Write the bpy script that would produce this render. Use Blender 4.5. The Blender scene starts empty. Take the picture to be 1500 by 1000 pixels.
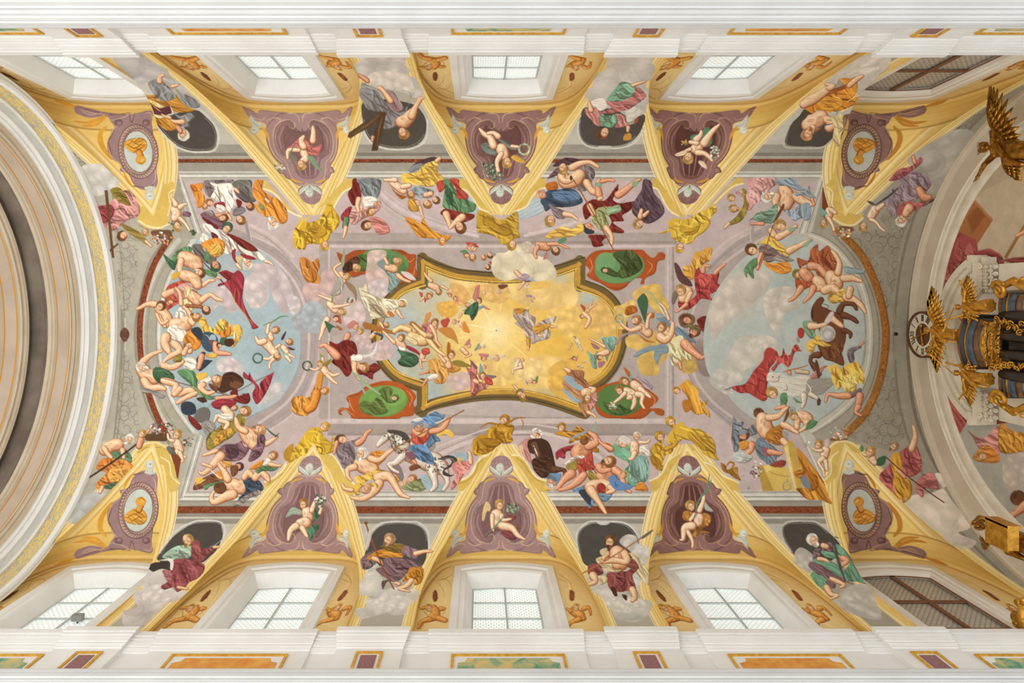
# Church ceiling seen from the floor of the nave, looking straight up.
# Lengths in metres, origin at the eye of the camera, +Z up, +X along the nave.
import bpy, bmesh, math, random
import numpy as np
from mathutils import Vector, Matrix, Quaternion

C = bpy.context.scene.collection
SC = bpy.context.scene
PI = math.pi
random.seed(7)
RNG = np.random.default_rng(11)

# ---------------------------------------------------------------- camera
F, CX, CY = 1000.0, 704.0, 440.0
cam_d = bpy.data.cameras.new('camera'); cam = bpy.data.objects.new('camera', cam_d); C.objects.link(cam)
cam_d.sensor_width = 36.0; cam_d.lens = 36.0 * F / 1500.0
cam_d.shift_x = (750.0 - CX) / 1500.0; cam_d.shift_y = -(500.0 - CY) / 1500.0
cam_d.clip_start = 0.1; cam_d.clip_end = 200
cam.rotation_euler = (PI, 0, 0)
SC.camera = cam

# ---------------------------------------------------------------- light
SC.view_settings.view_transform = 'Standard'
SC.view_settings.look = 'None'
SC.view_settings.exposure = 0.12
SC.view_settings.gamma = 1.0
SC.view_settings.use_curve_mapping = False
W = bpy.data.worlds.new('daylight'); SC.world = W; W.use_nodes = True
W.node_tree.nodes['Background'].inputs[0].default_value = (1.0, 0.985, 0.955, 1)
W.node_tree.nodes['Background'].inputs[1].default_value = 1.22


def area_light(name, loc, target, sx, sy, power, col=(1, 1, 1)):
    d = bpy.data.lights.new(name, 'AREA'); d.shape = 'RECTANGLE'; d.size = sx; d.size_y = sy
    d.energy = power; d.color = col
    o = bpy.data.objects.new(name, d); C.objects.link(o); o.location = loc
    o.rotation_euler = (Vector(target) - Vector(loc)).to_track_quat('-Z', 'Y').to_euler()
    return o


# unseen broad area light low at the left end, aimed up at the vault
area_light('nave_fill', (-9.0, 0.7, -1.2), (-2, 0.7, 17), 8, 7, 900, (1.0, 0.99, 0.97))

# ---------------------------------------------------------------- nave dimensions
OFF = 0.78            # the nave axis lies this far beside the camera (+Y)
HA, ZS, HB = 5.55, 14.0, 5.1    # half span, springing height, rise of the vault
WALL, GLASS = 5.68, 6.02        # half widths to the clerestory wall face and to the glass
ZCOR = 12.85          # top of the attic cornice
XL, XR = -10.16, 11.97  # ends of the vault
BAYS = [-8.75, -4.46, 0.56, 5.5, 9.75]
A0 = 3.02             # distance from the axis to the apexes of the lunettes


def srgb(h):
    h = h.lstrip('#')
    return tuple(int(h[i:i + 2], 16) / 255 for i in (0, 2, 4))


def lin(c):
    c = np.asarray(c, float)
    return np.where(c <= 0.04045, c / 12.92, ((c + 0.055) / 1.055) ** 2.4)


# ---------------------------------------------------------------- materials
def new_mat(name, col='808080', rough=0.6, metal=0.0, spec=0.3):
    m = bpy.data.materials.new(name); m.use_nodes = True
    b = m.node_tree.nodes['Principled BSDF']
    b.inputs['Base Color'].default_value = (*lin(srgb(col)), 1)
    b.inputs['Roughness'].default_value = rough; b.inputs['Metallic'].default_value = metal
    b.inputs['Specular IOR Level'].default_value = spec
    return m


def N(m, kind, **kw):
    n = m.node_tree.nodes.new(kind)
    for k, v in kw.items(): setattr(n, k, v)
    return n


def L(m, a, b): m.node_tree.links.new(a, b)


def noise_mat(name, c0, c1, scale=3.0, rough=0.8, metal=0.0, detail=6, bump=0.0, lo=0.35, hi=0.65, spec=0.2, stretch=(1, 1, 1)):
    m = new_mat(name, c0, rough, metal, spec); b = m.node_tree.nodes['Principled BSDF']
    tc = N(m, 'ShaderNodeTexCoord'); mp = N(m, 'ShaderNodeMapping'); mp.inputs['Scale'].default_value = stretch
    L(m, tc.outputs['Object'], mp.inputs['Vector'])
    n = N(m, 'ShaderNodeTexNoise'); n.inputs['Scale'].default_value = scale; n.inputs['Detail'].default_value = detail
    L(m, mp.outputs[0], n.inputs['Vector'])
    r = N(m, 'ShaderNodeValToRGB'); r.color_ramp.elements[0].position = lo; r.color_ramp.elements[1].position = hi
    r.color_ramp.elements[0].color = (*lin(srgb(c0)), 1); r.color_ramp.elements[1].color = (*lin(srgb(c1)), 1)
    L(m, n.outputs['Fac'], r.inputs['Fac']); L(m, r.outputs['Color'], b.inputs['Base Color'])
    if bump:
        bp = N(m, 'ShaderNodeBump'); bp.inputs['Strength'].default_value = bump; bp.inputs['Distance'].default_value = 0.02
        L(m, n.outputs['Fac'], bp.inputs['Height']); L(m, bp.outputs['Normal'], b.inputs['Normal'])
    return m


M = {}
M['white'] = noise_mat('white_plaster', 'EAEAE7', 'E2E1DC', 1.3, 0.75)
M['cornice'] = noise_mat('cool_white_cornice', 'DADCDC', 'D2D4D4', 1.3, 0.75)
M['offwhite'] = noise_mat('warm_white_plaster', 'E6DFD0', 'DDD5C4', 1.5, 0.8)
M['beige'] = noise_mat('beige_plaster', 'C9BBA4', 'BFAF98', 1.4, 0.85)
M['beige2'] = noise_mat('pinkish_beige_plaster', 'BFAE9C', 'B3A18F', 1.1, 0.85)
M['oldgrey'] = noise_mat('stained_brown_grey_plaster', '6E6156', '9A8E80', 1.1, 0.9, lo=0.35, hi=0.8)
M['palegrey'] = noise_mat('pale_grey_plaster', 'C6C8C4', 'BEBFBA', 1.5, 0.8)
M['gilt'] = noise_mat('gilding', 'D9A441', 'B47A1E', 9, 0.35, 0.6, bump=0.2, spec=0.5)
M['giltpaint'] = noise_mat('gilt_frame_paint', 'E2B24A', 'CB9436', 12, .4, .1)
M['giltline'] = new_mat('gilt_line', 'C68A25', 0.45, 0.2)
M['statue'] = noise_mat('old_gilding', 'B9832C', '7A4F18', 14, 0.28, 0.75, bump=0.35, spec=0.6)
M['black'] = noise_mat('black_stucco_marble', '1A1818', '2A2624', 5, 0.3, spec=0.5)
M['brownwood'] = noise_mat('dark_brown_marbled_wood', '5A3B20', '8A5E33', 6, 0.4, stretch=(1, 1, .3))
M['bluegrey'] = noise_mat('blue_grey_marbling', '39424C', '59636B', 6, 0.4)
M['purple'] = noise_mat('purple_marble_panel', '8B5E62', '9C7476', 22, 0.5, lo=.3, hi=.7)
M['orange'] = noise_mat('orange_marble_panel', 'D8873A', 'E8B45C', 5, 0.5, lo=.3, hi=.7)
M['leadbar'] = new_mat('grey_window_bar', 'C2C8C5', 0.6)
M['brownbar'] = new_mat('brown_window_bar', '7B5238', 0.6)
M['dark'] = new_mat('dark_void', '2B2622', 0.9)
M['clockface'] = new_mat('cream_clock_face', 'D8CFB8', 0.6)
M['clockink'] = new_mat('black_numerals', '241C16', 0.6)
M['clockwood'] = noise_mat('brown_clock_centre', '5A3A28', '6E4A33', 6, 0.6)
M['lampgrey'] = new_mat('grey_lamp_housing', '8C8C8A', 0.5)
M['stucco'] = noise_mat('cream_stucco', 'E4DCC8', 'D8CEB8', 3, 0.7)


def green_marble():
    m = new_mat('green_marble_panel', '7FA184', 0.5); b = m.node_tree.nodes['Principled BSDF']
    tc = N(m, 'ShaderNodeTexCoord'); n = N(m, 'ShaderNodeTexNoise'); n.inputs['Scale'].default_value = 2.6
    n.inputs['Detail'].default_value = 5; n.inputs['Distortion'].default_value = 1.2
    L(m, tc.outputs['Object'], n.inputs['Vector'])
    r = N(m, 'ShaderNodeValToRGB'); e = r.color_ramp.elements
    e[0].position = .36; e[0].color = (*lin(srgb('4F9A7C')), 1); e[1].position = .62; e[1].color = (*lin(srgb('D9C07E')), 1)
    k = e.new(.48); k.color = (*lin(srgb('A9B48A')), 1)
    L(m, n.outputs['Fac'], r.inputs['Fac']); L(m, r.outputs['Color'], b.inputs['Base Color'])
    return m


M['ochre'] = noise_mat('ochre_painted_plaster', 'E6C678', 'DDBA68', 3, .85)
M['beige3'] = noise_mat('cream_beige_plaster', 'D3C6AF', 'C9BBA3', 1.4, .85)
M['green'] = green_marble()


def damask_mat():
    m = new_mat('ochre_damask_band', 'D9C27E', 0.7); b = m.node_tree.nodes['Principled BSDF']
    at = N(m, 'ShaderNodeUVMap')
    v = N(m, 'ShaderNodeTexVoronoi'); v.inputs['Scale'].default_value = 5.5
    w = N(m, 'ShaderNodeTexWave'); w.wave_type = 'RINGS'; w.inputs['Scale'].default_value = 6.0
    w.inputs['Distortion'].default_value = 6; w.inputs['Detail'].default_value = 3; w.inputs['Detail Scale'].default_value = 2
    L(m, at.outputs[0], v.inputs['Vector']); L(m, v.outputs['Position'], w.inputs['Vector'])
    sub = N(m, 'ShaderNodeVectorMath', operation='SUBTRACT'); L(m, at.outputs[0], sub.inputs[0]); L(m, v.outputs['Position'], sub.inputs[1])
    L(m, sub.outputs[0], w.inputs['Vector'])
    r = N(m, 'ShaderNodeValToRGB'); r.color_ramp.elements[0].position = .42; r.color_ramp.elements[1].position = .58
    r.color_ramp.elements[0].color = (*lin(srgb('B9B097')), 1); r.color_ramp.elements[1].color = (*lin(srgb('E2C678')), 1)
    L(m, w.outputs['Fac'], r.inputs['Fac']); L(m, r.outputs['Color'], b.inputs['Base Color'])
    return m


M['damask'] = damask_mat()


def fresco_mat():
    m = new_mat('painted_fresco_plaster', 'FFFFFF', 0.9, spec=0.08); b = m.node_tree.nodes['Principled BSDF']
    a = N(m, 'ShaderNodeVertexColor', layer_name='paint')
    g = N(m, 'ShaderNodeTexCoord'); n = N(m, 'ShaderNodeTexNoise'); n.inputs['Scale'].default_value = 9; n.inputs['Detail'].default_value = 8
    L(m, g.outputs['Object'], n.inputs['Vector'])
    mr = N(m, 'ShaderNodeMapRange'); mr.inputs['From Min'].default_value = .3; mr.inputs['From Max'].default_value = .7
    mr.inputs['To Min'].default_value = .97; mr.inputs['To Max'].default_value = 1.03; L(m, n.outputs['Fac'], mr.inputs['Value'])
    mx = N(m, 'ShaderNodeVectorMath', operation='SCALE'); L(m, a.outputs['Color'], mx.inputs[0]); L(m, mr.outputs[0], mx.inputs['Scale'])
    L(m, mx.outputs[0], b.inputs['Base Color'])
    return m


M['fresco'] = fresco_mat()


def glass_mat(name, c0, c1, emit, line):
    """Leaded glass of small hexagonal panes, lit by the daylight behind it."""
    m = new_mat(name, c0, 0.3); b = m.node_tree.nodes['Principled BSDF']
    uv = N(m, 'ShaderNodeUVMap')
    mp = N(m, 'ShaderNodeMapping'); mp.inputs['Scale'].default_value = (9, 9, 1); L(m, uv.outputs[0], mp.inputs['Vector'])
    br = N(m, 'ShaderNodeTexBrick'); br.inputs['Mortar Size'].default_value = 0.10; br.inputs['Scale'].default_value = 1.0
    br.inputs['Brick Width'].default_value = 1.0; br.inputs['Row Height'].default_value = .6
    br.inputs['Color1'].default_value = (*lin(srgb(c0)), 1); br.inputs['Color2'].default_value = (*lin(srgb(c1)), 1)
    br.inputs['Mortar'].default_value = (*lin(srgb(line)), 1)
    L(m, mp.outputs[0], br.inputs['Vector']); L(m, br.outputs['Color'], b.inputs['Base Color'])
    L(m, br.outputs['Color'], b.inputs['Emission Color']); b.inputs['Emission Strength'].default_value = emit
    return m


M['glass'] = glass_mat('leaded_glass_daylit', 'F6FAF9', 'EEF5F3', 0.52, 'B4BFBC')
M['glassdim'] = glass_mat('leaded_glass_unlit', 'CFC8B8', 'C4BDAC', 0.0, '6F675C')


# ---------------------------------------------------------------- object helpers
def tag(o, label=None, cat=None, group=None, kind=None):
    if label: o['label'] = label
    if cat: o['category'] = cat
    if group: o['group'] = group
    if kind: o['kind'] = kind
    return o


def link_mesh(name, me, mat=None, parent=None):
    o = bpy.data.objects.new(name, me); C.objects.link(o)
    if mat is not None: me.materials.append(mat)
    if parent is not None:
        o.parent = parent; o.matrix_parent_inverse = Matrix.Translation(-Vector(parent.location))
    return o


def obj(name, bm, mat, parent=None, smooth=False):
    me = bpy.data.meshes.new(name); bmesh.ops.recalc_face_normals(bm, faces=bm.faces); bm.to_mesh(me); bm.free()
    if smooth: me.polygons.foreach_set('use_smooth', [True] * len(me.polygons))
    return link_mesh(name, me, mat, parent)


def empty(name, loc):
    o = bpy.data.objects.new(name, None); C.objects.link(o); o.location = loc; o.empty_display_size = .2
    return o


def add_box(bm, x0, x1, y0, y1, z0, z1):
    v = [bm.verts.new((x, y, z)) for x in (x0, x1) for y in (y0, y1) for z in (z0, z1)]
    for f in ((0, 1, 3, 2), (4, 6, 7, 5), (0, 4, 5, 1), (2, 3, 7, 6), (0, 2, 6, 4), (1, 5, 7, 3)):
        bm.faces.new([v[i] for i in f])


def loft(bm, rings, closed=True, caps=False, ends_closed=False):
    """Join rings (lists of 3-D points of equal length) into a surface."""
    R = [[bm.verts.new(p) for p in r] for r in rings]
    n = len(R[0]); m = len(R)
    for i in range(m if ends_closed else m - 1):
        a, b = R[i], R[(i + 1) % m]
        for j in range(n if closed else n - 1):
            k = (j + 1) % n
            try: bm.faces.new((a[j], a[k], b[k], b[j]))
            except ValueError: pass
    if caps:
        for r in (R[0], R[-1]):
            try: bm.faces.new(r)
            except ValueError: pass
    return R


def tube(bm, pts, rad, seg=8):
    """Tapered tube through pts; rad is a number or one per point."""
    pts = [Vector(p) for p in pts]; rings = []
    if not hasattr(rad, '__len__'): rad = [rad] * len(pts)
    up = Vector((0.3, 0.2, 0.93))
    for i, p in enumerate(pts):
        d = (pts[min(i + 1, len(pts) - 1)] - pts[max(i - 1, 0)]).normalized()
        u = d.cross(up)
        if u.length < 1e-3: u = d.cross(Vector((1, 0, 0)))
        u.normalize(); v = d.cross(u)
        rings.append([p + (u * math.cos(t) + v * math.sin(t)) * rad[i] for t in np.linspace(0, 2 * PI, seg, endpoint=False)])
    loft(bm, rings, True, True)


def ball(bm, c, r, seg=10, scale=(1, 1, 1), rot=None):
    mt = Matrix.Translation(c)
    if rot is not None: mt = mt @ rot.to_matrix().to_4x4()
    mt = mt @ Matrix.Diagonal((*[r * s for s in scale], 1))
    bmesh.ops.create_uvsphere(bm, u_segments=seg, v_segments=max(6, seg * 2 // 3), radius=1, matrix=mt)


# ---------------------------------------------------------------- the vault surface
def zb(a):
    """Height of the barrel vault at distance a from its axis."""
    a = np.asarray(a, float)
    return ZS + HB * np.sqrt(np.clip(1 - (a / HA) ** 2, 0, 1))


def groin(a):
    """Half width of a lunette at distance a from the vault axis."""
    return np.interp(np.abs(a), [A0, 4.4, 4.93, 5.21, 5.5, 5.7], [0.0, .97, 1.36, 1.62, 1.86, 1.93])


INNER = {BAYS[0]: (0, 1), BAYS[-1]: (1, 0)}   # the end lunettes are narrower on their inner side


def groin_at(xc, d, a):
    """Half width of the lunette centred at xc, on the side of d."""
    l, r = INNER.get(xc, (0, 0)); t = np.interp(np.abs(a), [3.6, 4.4, 5.0, 5.5], [.04, .17, .25, .29])
    return groin(a) * (1 - t * np.where(np.asarray(d) > 0, r, l))


def ridge(a): return 18.26 + (16.95 - 18.26) * (np.abs(a) - A0) / (WALL - A0)


def zcap(s, a):
    """Height of a lunette's web; s runs -1..1 across it."""
    a = np.abs(np.asarray(a, float)); s = np.clip(np.abs(np.asarray(s, float)), 0, 1)
    t = np.clip((a - A0) / (WALL - A0), 0, 1)
    p = 2.2 + 3.8 * t ** 3; q = 1.9 + 1.1 * t
    base = np.where(a >= HA - .02, np.interp(a, [HA - .02, HA], [14.3, 12.8]), zb(np.minimum(a, HA)))
    return base + (ridge(a) - base) * np.power(np.clip(1 - np.power(s, p), 0, 1), 1 / q)


def ray(px, py): return (np.asarray(px, float) - CX) / F, (np.asarray(py, float) - CY) / F


def hit_plane_x(px, py, x0):
    rx, ry = ray(px, py); z = x0 / rx
    return x0, ry * z, z


def hit_plane_a(px, py, a):
    """Point on the vertical plane at signed distance a from the vault axis."""
    rx, ry = ray(px, py); z = (a + OFF) / ry
    return rx * z, a + OFF, z


def hit_barrel(px, py):
    rx, ry = ray(px, py)
    A = (ry / HA) ** 2 + 1 / HB ** 2; B = -2 * (ry * OFF / HA ** 2 + ZS / HB ** 2); Cc = (OFF / HA) ** 2 + (ZS / HB) ** 2 - 1
    D = np.sqrt(np.clip(B * B - 4 * A * Cc, 0, None)); Z = (-B + D) / (2 * A)
    with np.errstate(divide='ignore', invalid='ignore'):
        Zw = np.where(ry > 0, (HA + OFF), (OFF - HA)) / np.where(np.abs(ry) < 1e-6, 1e-6, ry)
    Z = np.where(Z < ZS, Zw, Z)
    return rx * Z, ry * Z - OFF, Z


VS = 0.0165           # spacing of the painted plaster's mesh
RTH = 5.33            # metres of arc per radian of the vault's parameter
VMAX = RTH * PI / 2 + 1.15


def barrel_uv(X, a, Z):
    th = np.arctan2(a / HA, (Z - ZS) / HB)
    v = np.where(Z >= ZS, RTH * th, np.sign(a) * (RTH * PI / 2 + (ZS - Z)))
    return (X - XL) / VS, (v + VMAX) / VS


def barrel_pt(v):
    """(a, Z) of the barrel at arc parameter v (metres)."""
    th = np.clip(v / RTH, -PI / 2, PI / 2); ex = np.abs(v) - RTH * PI / 2
    return HA * np.sin(th), ZS + HB * np.cos(th) - np.where(ex > 0, ex, 0)

# ---------------------------------------------------------------- fresco painting
# Colour is laid on the plaster of each surface in the surface's own coordinates (arc length along
# the vault, position on a wall); outlines were measured on the photograph and carried to the surface.
SS = 2
GAIN = 1.0


def _noise(n, s, seed):
    r = np.random.default_rng(seed); g = r.random((s, s)); idx = np.linspace(0, s, n, endpoint=False)
    i = idx.astype(int); f = idx - i; f = f * f * (3 - 2 * f); j = (i + 1) % s
    row = g[i] * (1 - f)[:, None] + g[j] * f[:, None]
    return row[:, i] * (1 - f) + row[:, j] * f


NZ = (_noise(1024, 64, 1) * .5 + _noise(1024, 160, 2) * .3 + _noise(1024, 340, 3) * .2 - .5).astype(np.float32)
NB = (_noise(1024, 14, 4) * .6 + _noise(1024, 40, 5) * .4 - .5).astype(np.float32)

PAL = dict(
    k='EBC49E', kd='B9805A', kr='DFA482', kp='F0D3B4', kb='C98F62', ko='9A6240',   # flesh tones
    r='A8392F', rd='74241F', R='BC4A3C', pk='CB8078', pl='DDA69C', cr='96303A',     # reds and pinks
    o='DE8B35', od='B5621F', y='E2AE42', yd='B3832B', yl='F1CF76', Y='EBBF55', oc='C9953A', ol='8F7C34',
    g='5F8A5E', gd='3C5F44', gl='93B08C', tq='7FA69A',
    b='5F7E9B', bd='3B4C5F', bl='9DB4C0', sk='A9B9BC', sl='BAC6C6', nv='2F3844',
    w='E7DECB', wd='B8AE9C', W='F4EEDF', gy='98928C', gd2='6E6963', gl2='BDB8AE', vg='807378', lv='A9949F', vi='77545F', vd='4E343C',
    br='70452C', bd2='472A1D', bl2='241C1A', rb='7C3B22', cl='CDBCB6', cg='B3AAA8', cw='DDD0C8', cp='CBAFAB', cy='E4CD96',
    fr='B3AE9F', fl='CBC8BD', fd='8D887B', fx='6B665B', pa='C5B2AF', pb='B5A29F', mv='957370', md='6B4743', ml='C0A08F', mc='E0C78F')


def col(c):
    return np.array(srgb(PAL.get(c, c)), np.float32)


def spline(P, closed, n=6):
    P = np.asarray(P, float)
    if len(P) < 3: return P
    m = len(P); out = []
    for i in range(m if closed else m - 1):
        if closed: p0, p1, p2, p3 = P[i - 1], P[i], P[(i + 1) % m], P[(i + 2) % m]
        else: p0, p1, p2, p3 = P[max(i - 1, 0)], P[i], P[i + 1], P[min(i + 2, m - 1)]
        for t in np.linspace(0, 1, n, endpoint=False):
            out.append(.5 * (2 * p1 + (p2 - p0) * t + (2 * p0 - 5 * p1 + 4 * p2 - p3) * t * t + (3 * p1 - p0 - 3 * p2 + p3) * t ** 3))
    if not closed: out.append(P[-1])
    return np.array(out)


def dense(P, step=4.0):
    """Subdivide a closed outline so that straight edges follow the curved surface."""
    out = []
    for i in range(len(P)):
        a, b = P[i], P[(i + 1) % len(P)]; n = max(1, int(np.hypot(*(b - a)) / step))
        for k in range(n): out.append(a + (b - a) * k / n)
    return np.array(out)


def ribbon(P, w):
    """Outline of a stroke along P with half widths w."""
    P = np.asarray(P, float); w = np.broadcast_to(np.asarray(w, float), (len(P),))
    d = np.gradient(P, axis=0); l = np.hypot(d[:, 0], d[:, 1]); l[l == 0] = 1
    nrm = np.stack([-d[:, 1], d[:, 0]], 1) / l[:, None]
    e0 = math.atan2(-d[0, 1], -d[0, 0]); e1 = math.atan2(d[-1, 1], d[-1, 0])
    cap1 = [P[-1] + w[-1] * np.array([math.cos(e1 + t), math.sin(e1 + t)]) for t in np.linspace(PI / 2, -PI / 2, 7)[1:-1]]
    cap0 = [P[0] + w[0] * np.array([math.cos(e0 + t), math.sin(e0 + t)]) for t in np.linspace(PI / 2, -PI / 2, 7)[1:-1]]
    return np.concatenate([P + nrm * w[:, None], cap1, (P - nrm * w[:, None])[::-1], cap0])


class Surf:
    def __init__(s, name, nu, nv, base):
        s.name, s.nu, s.nv = name, nu, nv
        s.rgb = np.empty((nv * SS, nu * SS, 3), np.float32); s.rgb[:] = col(base)
        s.id = np.zeros((nv * SS, nu * SS), np.int16)
        s.clip = None; s.ref = None

    def to_uv(s, px, py): raise NotImplementedError

    def place(s, px, py):
        """Surface coordinates of a measured point; equal lunettes share the cartoon of one of them."""
        if s.ref is None: return s.to_uv(px, py)
        u, v = s.ref[0].to_uv(px, py)
        return (s.nu - 1 - u if s.ref[1] else u), v

    def mask(s, P):
        u, v = s.place(P[:, 0], P[:, 1]); x = u * SS; y = v * SS
        ok = np.isfinite(x) & np.isfinite(y); x = x[ok]; y = y[ok]
        if len(x) < 3: return None
        x = np.clip(x, -50, s.nu * SS + 50); y = np.clip(y, -50, s.nv * SS + 50)
        x0 = max(0, int(x.min())); x1 = min(s.nu * SS, int(x.max()) + 2); y0 = max(0, int(y.min())); y1 = min(s.nv * SS, int(y.max()) + 2)
        if x1 <= x0 or y1 <= y0: return None
        T = np.zeros((y1 - y0, x1 - x0 + 1), np.int32)
        X2, Y2 = np.roll(x, -1), np.roll(y, -1)
        for a, b, c, d in zip(x, y, X2, Y2):
            if b == d: continue
            sg = 1
            if b > d: a, b, c, d = c, d, a, b; sg = -1
            r0 = max(y0, math.ceil(b - .5)); r1 = min(y1 - 1, math.ceil(d - .5) - 1)
            if r1 < r0: continue
            rr = np.arange(r0, r1 + 1); xi = a + (rr + .5 - b) * (c - a) / (d - b)
            ci = np.clip(np.ceil(xi - .5).astype(int) - x0, 0, x1 - x0)
            T[rr - y0, ci] += sg
        m = np.cumsum(T, axis=1)[:, :-1] != 0
        if s.clip is not None: m &= s.clip[y0:y1, x0:x1]
        return (y0, x0, m) if m.any() else None

    def put(s, mk, c, alpha=1.0, pid=None, var=.09, edge=0.0, inside=None):
        if mk is None: return
        y0, x0, m = mk; h, w = m.shape
        if inside is not None:
            m = m & s.sub(inside, y0, x0, h, w)
        view = s.rgb[y0:y0 + h, x0:x0 + w]
        ny = (np.arange(y0, y0 + h) * 1) % 1024; nx = (np.arange(x0, x0 + w) * 1) % 1024
        tex = 1 + var * (NZ[np.ix_(ny, nx)] * 1.3 + NB[np.ix_(ny, nx)])
        t = c[None, None, :] * tex[..., None]
        if edge:
            k = 3
            sh = np.zeros_like(m); sh[:-k, :-k] = m[k:, k:]
            t = np.where((m & ~sh)[..., None], t * (1 - edge), t)
        if np.ndim(alpha) == 2: A = (alpha * m)[..., None]
        else: A = (m * np.float32(alpha))[..., None]
        view[:] = view * (1 - A) + t * A
        if pid is not None: s.id[y0:y0 + h, x0:x0 + w][m] = pid

    @staticmethod
    def sub(mk, y0, x0, h, w):
        Y, X, m = mk; out = np.zeros((h, w), bool)
        a0, a1 = max(Y, y0), min(Y + m.shape[0], y0 + h); b0, b1 = max(X, x0), min(X + m.shape[1], x0 + w)
        if a1 > a0 and b1 > b0: out[a0 - y0:a1 - y0, b0 - x0:b1 - x0] = m[a0 - Y:a1 - Y, b0 - X:b1 - X]
        return out

    # -------- brush work, all in photograph units
    def poly(s, c, P, pid, smooth=True, edge=.14, **k):
        P = spline(P, True) if smooth else dense(np.asarray(P, float))
        mk = s.mask(P); s.put(mk, c, pid=pid, edge=edge, **k)
        if smooth and mk is not None:          # brush marks along the form
            q = P - P.mean(0); ev, vec = np.linalg.eigh(q.T @ q / len(q)); Lg, Wd = 2.6 * math.sqrt(max(ev[1], 1e-6)), 2.6 * math.sqrt(max(ev[0], 1e-6))
            if 3 < Lg < 60 and Wd > 1.2:
                d, nn = vec[:, 1], vec[:, 0]; m = int(np.clip(Wd / 1.6, 2, 7))
                for i in range(m):
                    o = (-.5 + (i + .5) / m) * Wd * .9; a0 = P.mean(0) + nn * o - d * Lg * .42; a1 = P.mean(0) + nn * o * .8 + d * Lg * .42; am = (a0 + a1) / 2 + nn * Wd * .06 * (1 if i % 2 else -1)
                    s.stroke(np.clip(c * ((.72, .66, .64) if i % 2 else (1.14, 1.13, 1.12)), 0, 1).astype(np.float32), [a0, am, a1], min(1.5, .5 + Wd / m * .4), alpha=.42, inside=mk, var=.03)
        return mk

    def stroke(s, c, P, w, pid=None, taper=True, smooth=True, **k):
        P = spline(P, False) if smooth else np.asarray(P, float)
        if len(P) == 2: P = np.array([P[0] + (P[1] - P[0]) * t for t in np.linspace(0, 1, 8)])
        n = len(P); ww = np.full(n, w / 2)
        if taper: ww = ww * (.25 + .75 * np.sin(np.linspace(.12, PI - .12, n)))
        mk = s.mask(ribbon(P, ww)); s.put(mk, c, pid=pid, **k); return mk

    def ell(s, c, x, y, rx, ry, rot=0, pid=None, **k):
        t = np.linspace(0, 2 * PI, 26, endpoint=False); a = math.radians(rot)
        X = rx * np.cos(t); Y = ry * np.sin(t)
        mk = s.mask(np.stack([x + X * math.cos(a) - Y * math.sin(a), y + X * math.sin(a) + Y * math.cos(a)], 1))
        s.put(mk, c, pid=pid, **k); return mk

    def air(s, c, al, x, y, rx, ry, inside=None, own=0):
        t = np.linspace(0, 2 * PI, 40, endpoint=False)
        mk = s.mask(np.stack([x + rx * np.cos(t), y + ry * np.sin(t)], 1))
        if mk is None: return
        y0, x0, m = mk; h, w = m.shape
        if own:
            m &= s.id[y0:y0 + h, x0:x0 + w] == own
            if not m.any(): return
        yy, xx = np.mgrid[0:h, 0:w]
        u, v = s.place(np.array([x, x - rx, x + rx, x, x]), np.array([y, y, y, y - ry, y + ry])); u = u * SS - x0; v = v * SS - y0
        cx, cy = u[0], v[0]; sx = max(abs(u[2] - u[1]), abs(u[4] - u[3])) / 2 + .5; sy = max(abs(v[2] - v[1]), abs(v[4] - v[3])) / 2 + .5
        d = np.clip(1 - np.sqrt(((yy - cy) / sy) ** 2 + ((xx - cx) / sx) ** 2), 0, 1); d = d * d * (3 - 2 * d)
        s.put(mk, c, alpha=(al * d).astype(np.float32), inside=inside)

    def cloth(s, c, P, pid, ang=None, rg=None, n=None):
        P = spline(P, True); mk = s.mask(P)
        if mk is None: return
        s.put(mk, c, pid=pid, edge=.3)
        if ang is None:
            q = P - P.mean(0); ev, vec = np.linalg.eigh(q.T @ q); d = vec[:, 1]
        else: d = np.array([math.cos(math.radians(ang)), math.sin(math.radians(ang))])
        nn = np.array([-d[1], d[0]]); c0 = P.mean(0); q = P - c0
        ld, hd = (q @ d).min(), (q @ d).max(); ln, hn = (q @ nn).min(), (q @ nn).max(); Lg = hd - ld; Wd = hn - ln
        dark = c * np.array([.68, .60, .58], np.float32); deep = c * np.array([.45, .38, .38], np.float32); light = np.clip(c * 1.16 + .07, 0, 1)
        n = n or int(np.clip(Wd / 1.7, 5, 34))
        for i in range(n):
            off = ln + Wd * (i + rg.random()) / n; a = ld + Lg * rg.random() * .5; b = min(hd, a + Lg * (.35 + .5 * rg.random()))
            bend = (rg.random() - .5) * Wd * .35
            pts = [c0 + d * (a + (b - a) * t) + nn * (off + bend * math.sin(PI * t) + (rg.random() - .5) * Wd * .12) for t in (0, .33, .66, 1)]
            k = rg.random()
            cc, al, w = (dark, .65, 1.2 + 1.6 * rg.random()) if k < .45 else ((light, .7, 1.0 + 1.5 * rg.random()) if k < .85 else (deep, .7, .9 + rg.random()))
            s.stroke(cc, pts, w * min(1.5, max(.65, Wd / 26)), alpha=al, inside=mk, var=.03)
        return mk

    def limb(s, c, P, pid):
        """Rounded limb or trunk: painted outline, shadow, half tones, light and the marks of the muscles."""
        P = np.asarray(P, float); Q = spline(P, False)
        if len(P) == 2: Q = np.array([P[0] + (P[1] - P[0]) * t for t in np.linspace(0, 1, 8)])
        R = np.abs(Q[:, 2]).copy(); n = len(Q); u = np.linspace(0, 1, n)
        if n > 8: R = R * (1 + .10 * np.sin(u * PI * 3 + .6) * np.sin(PI * u))         # swell of the muscles
        A = Q[:, :2]; big = R.max() > 1.4
        mk = s.mask(ribbon(A, R + .4)); s.put(mk, c * np.array([.60, .44, .36], np.float32), pid=pid)
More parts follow.
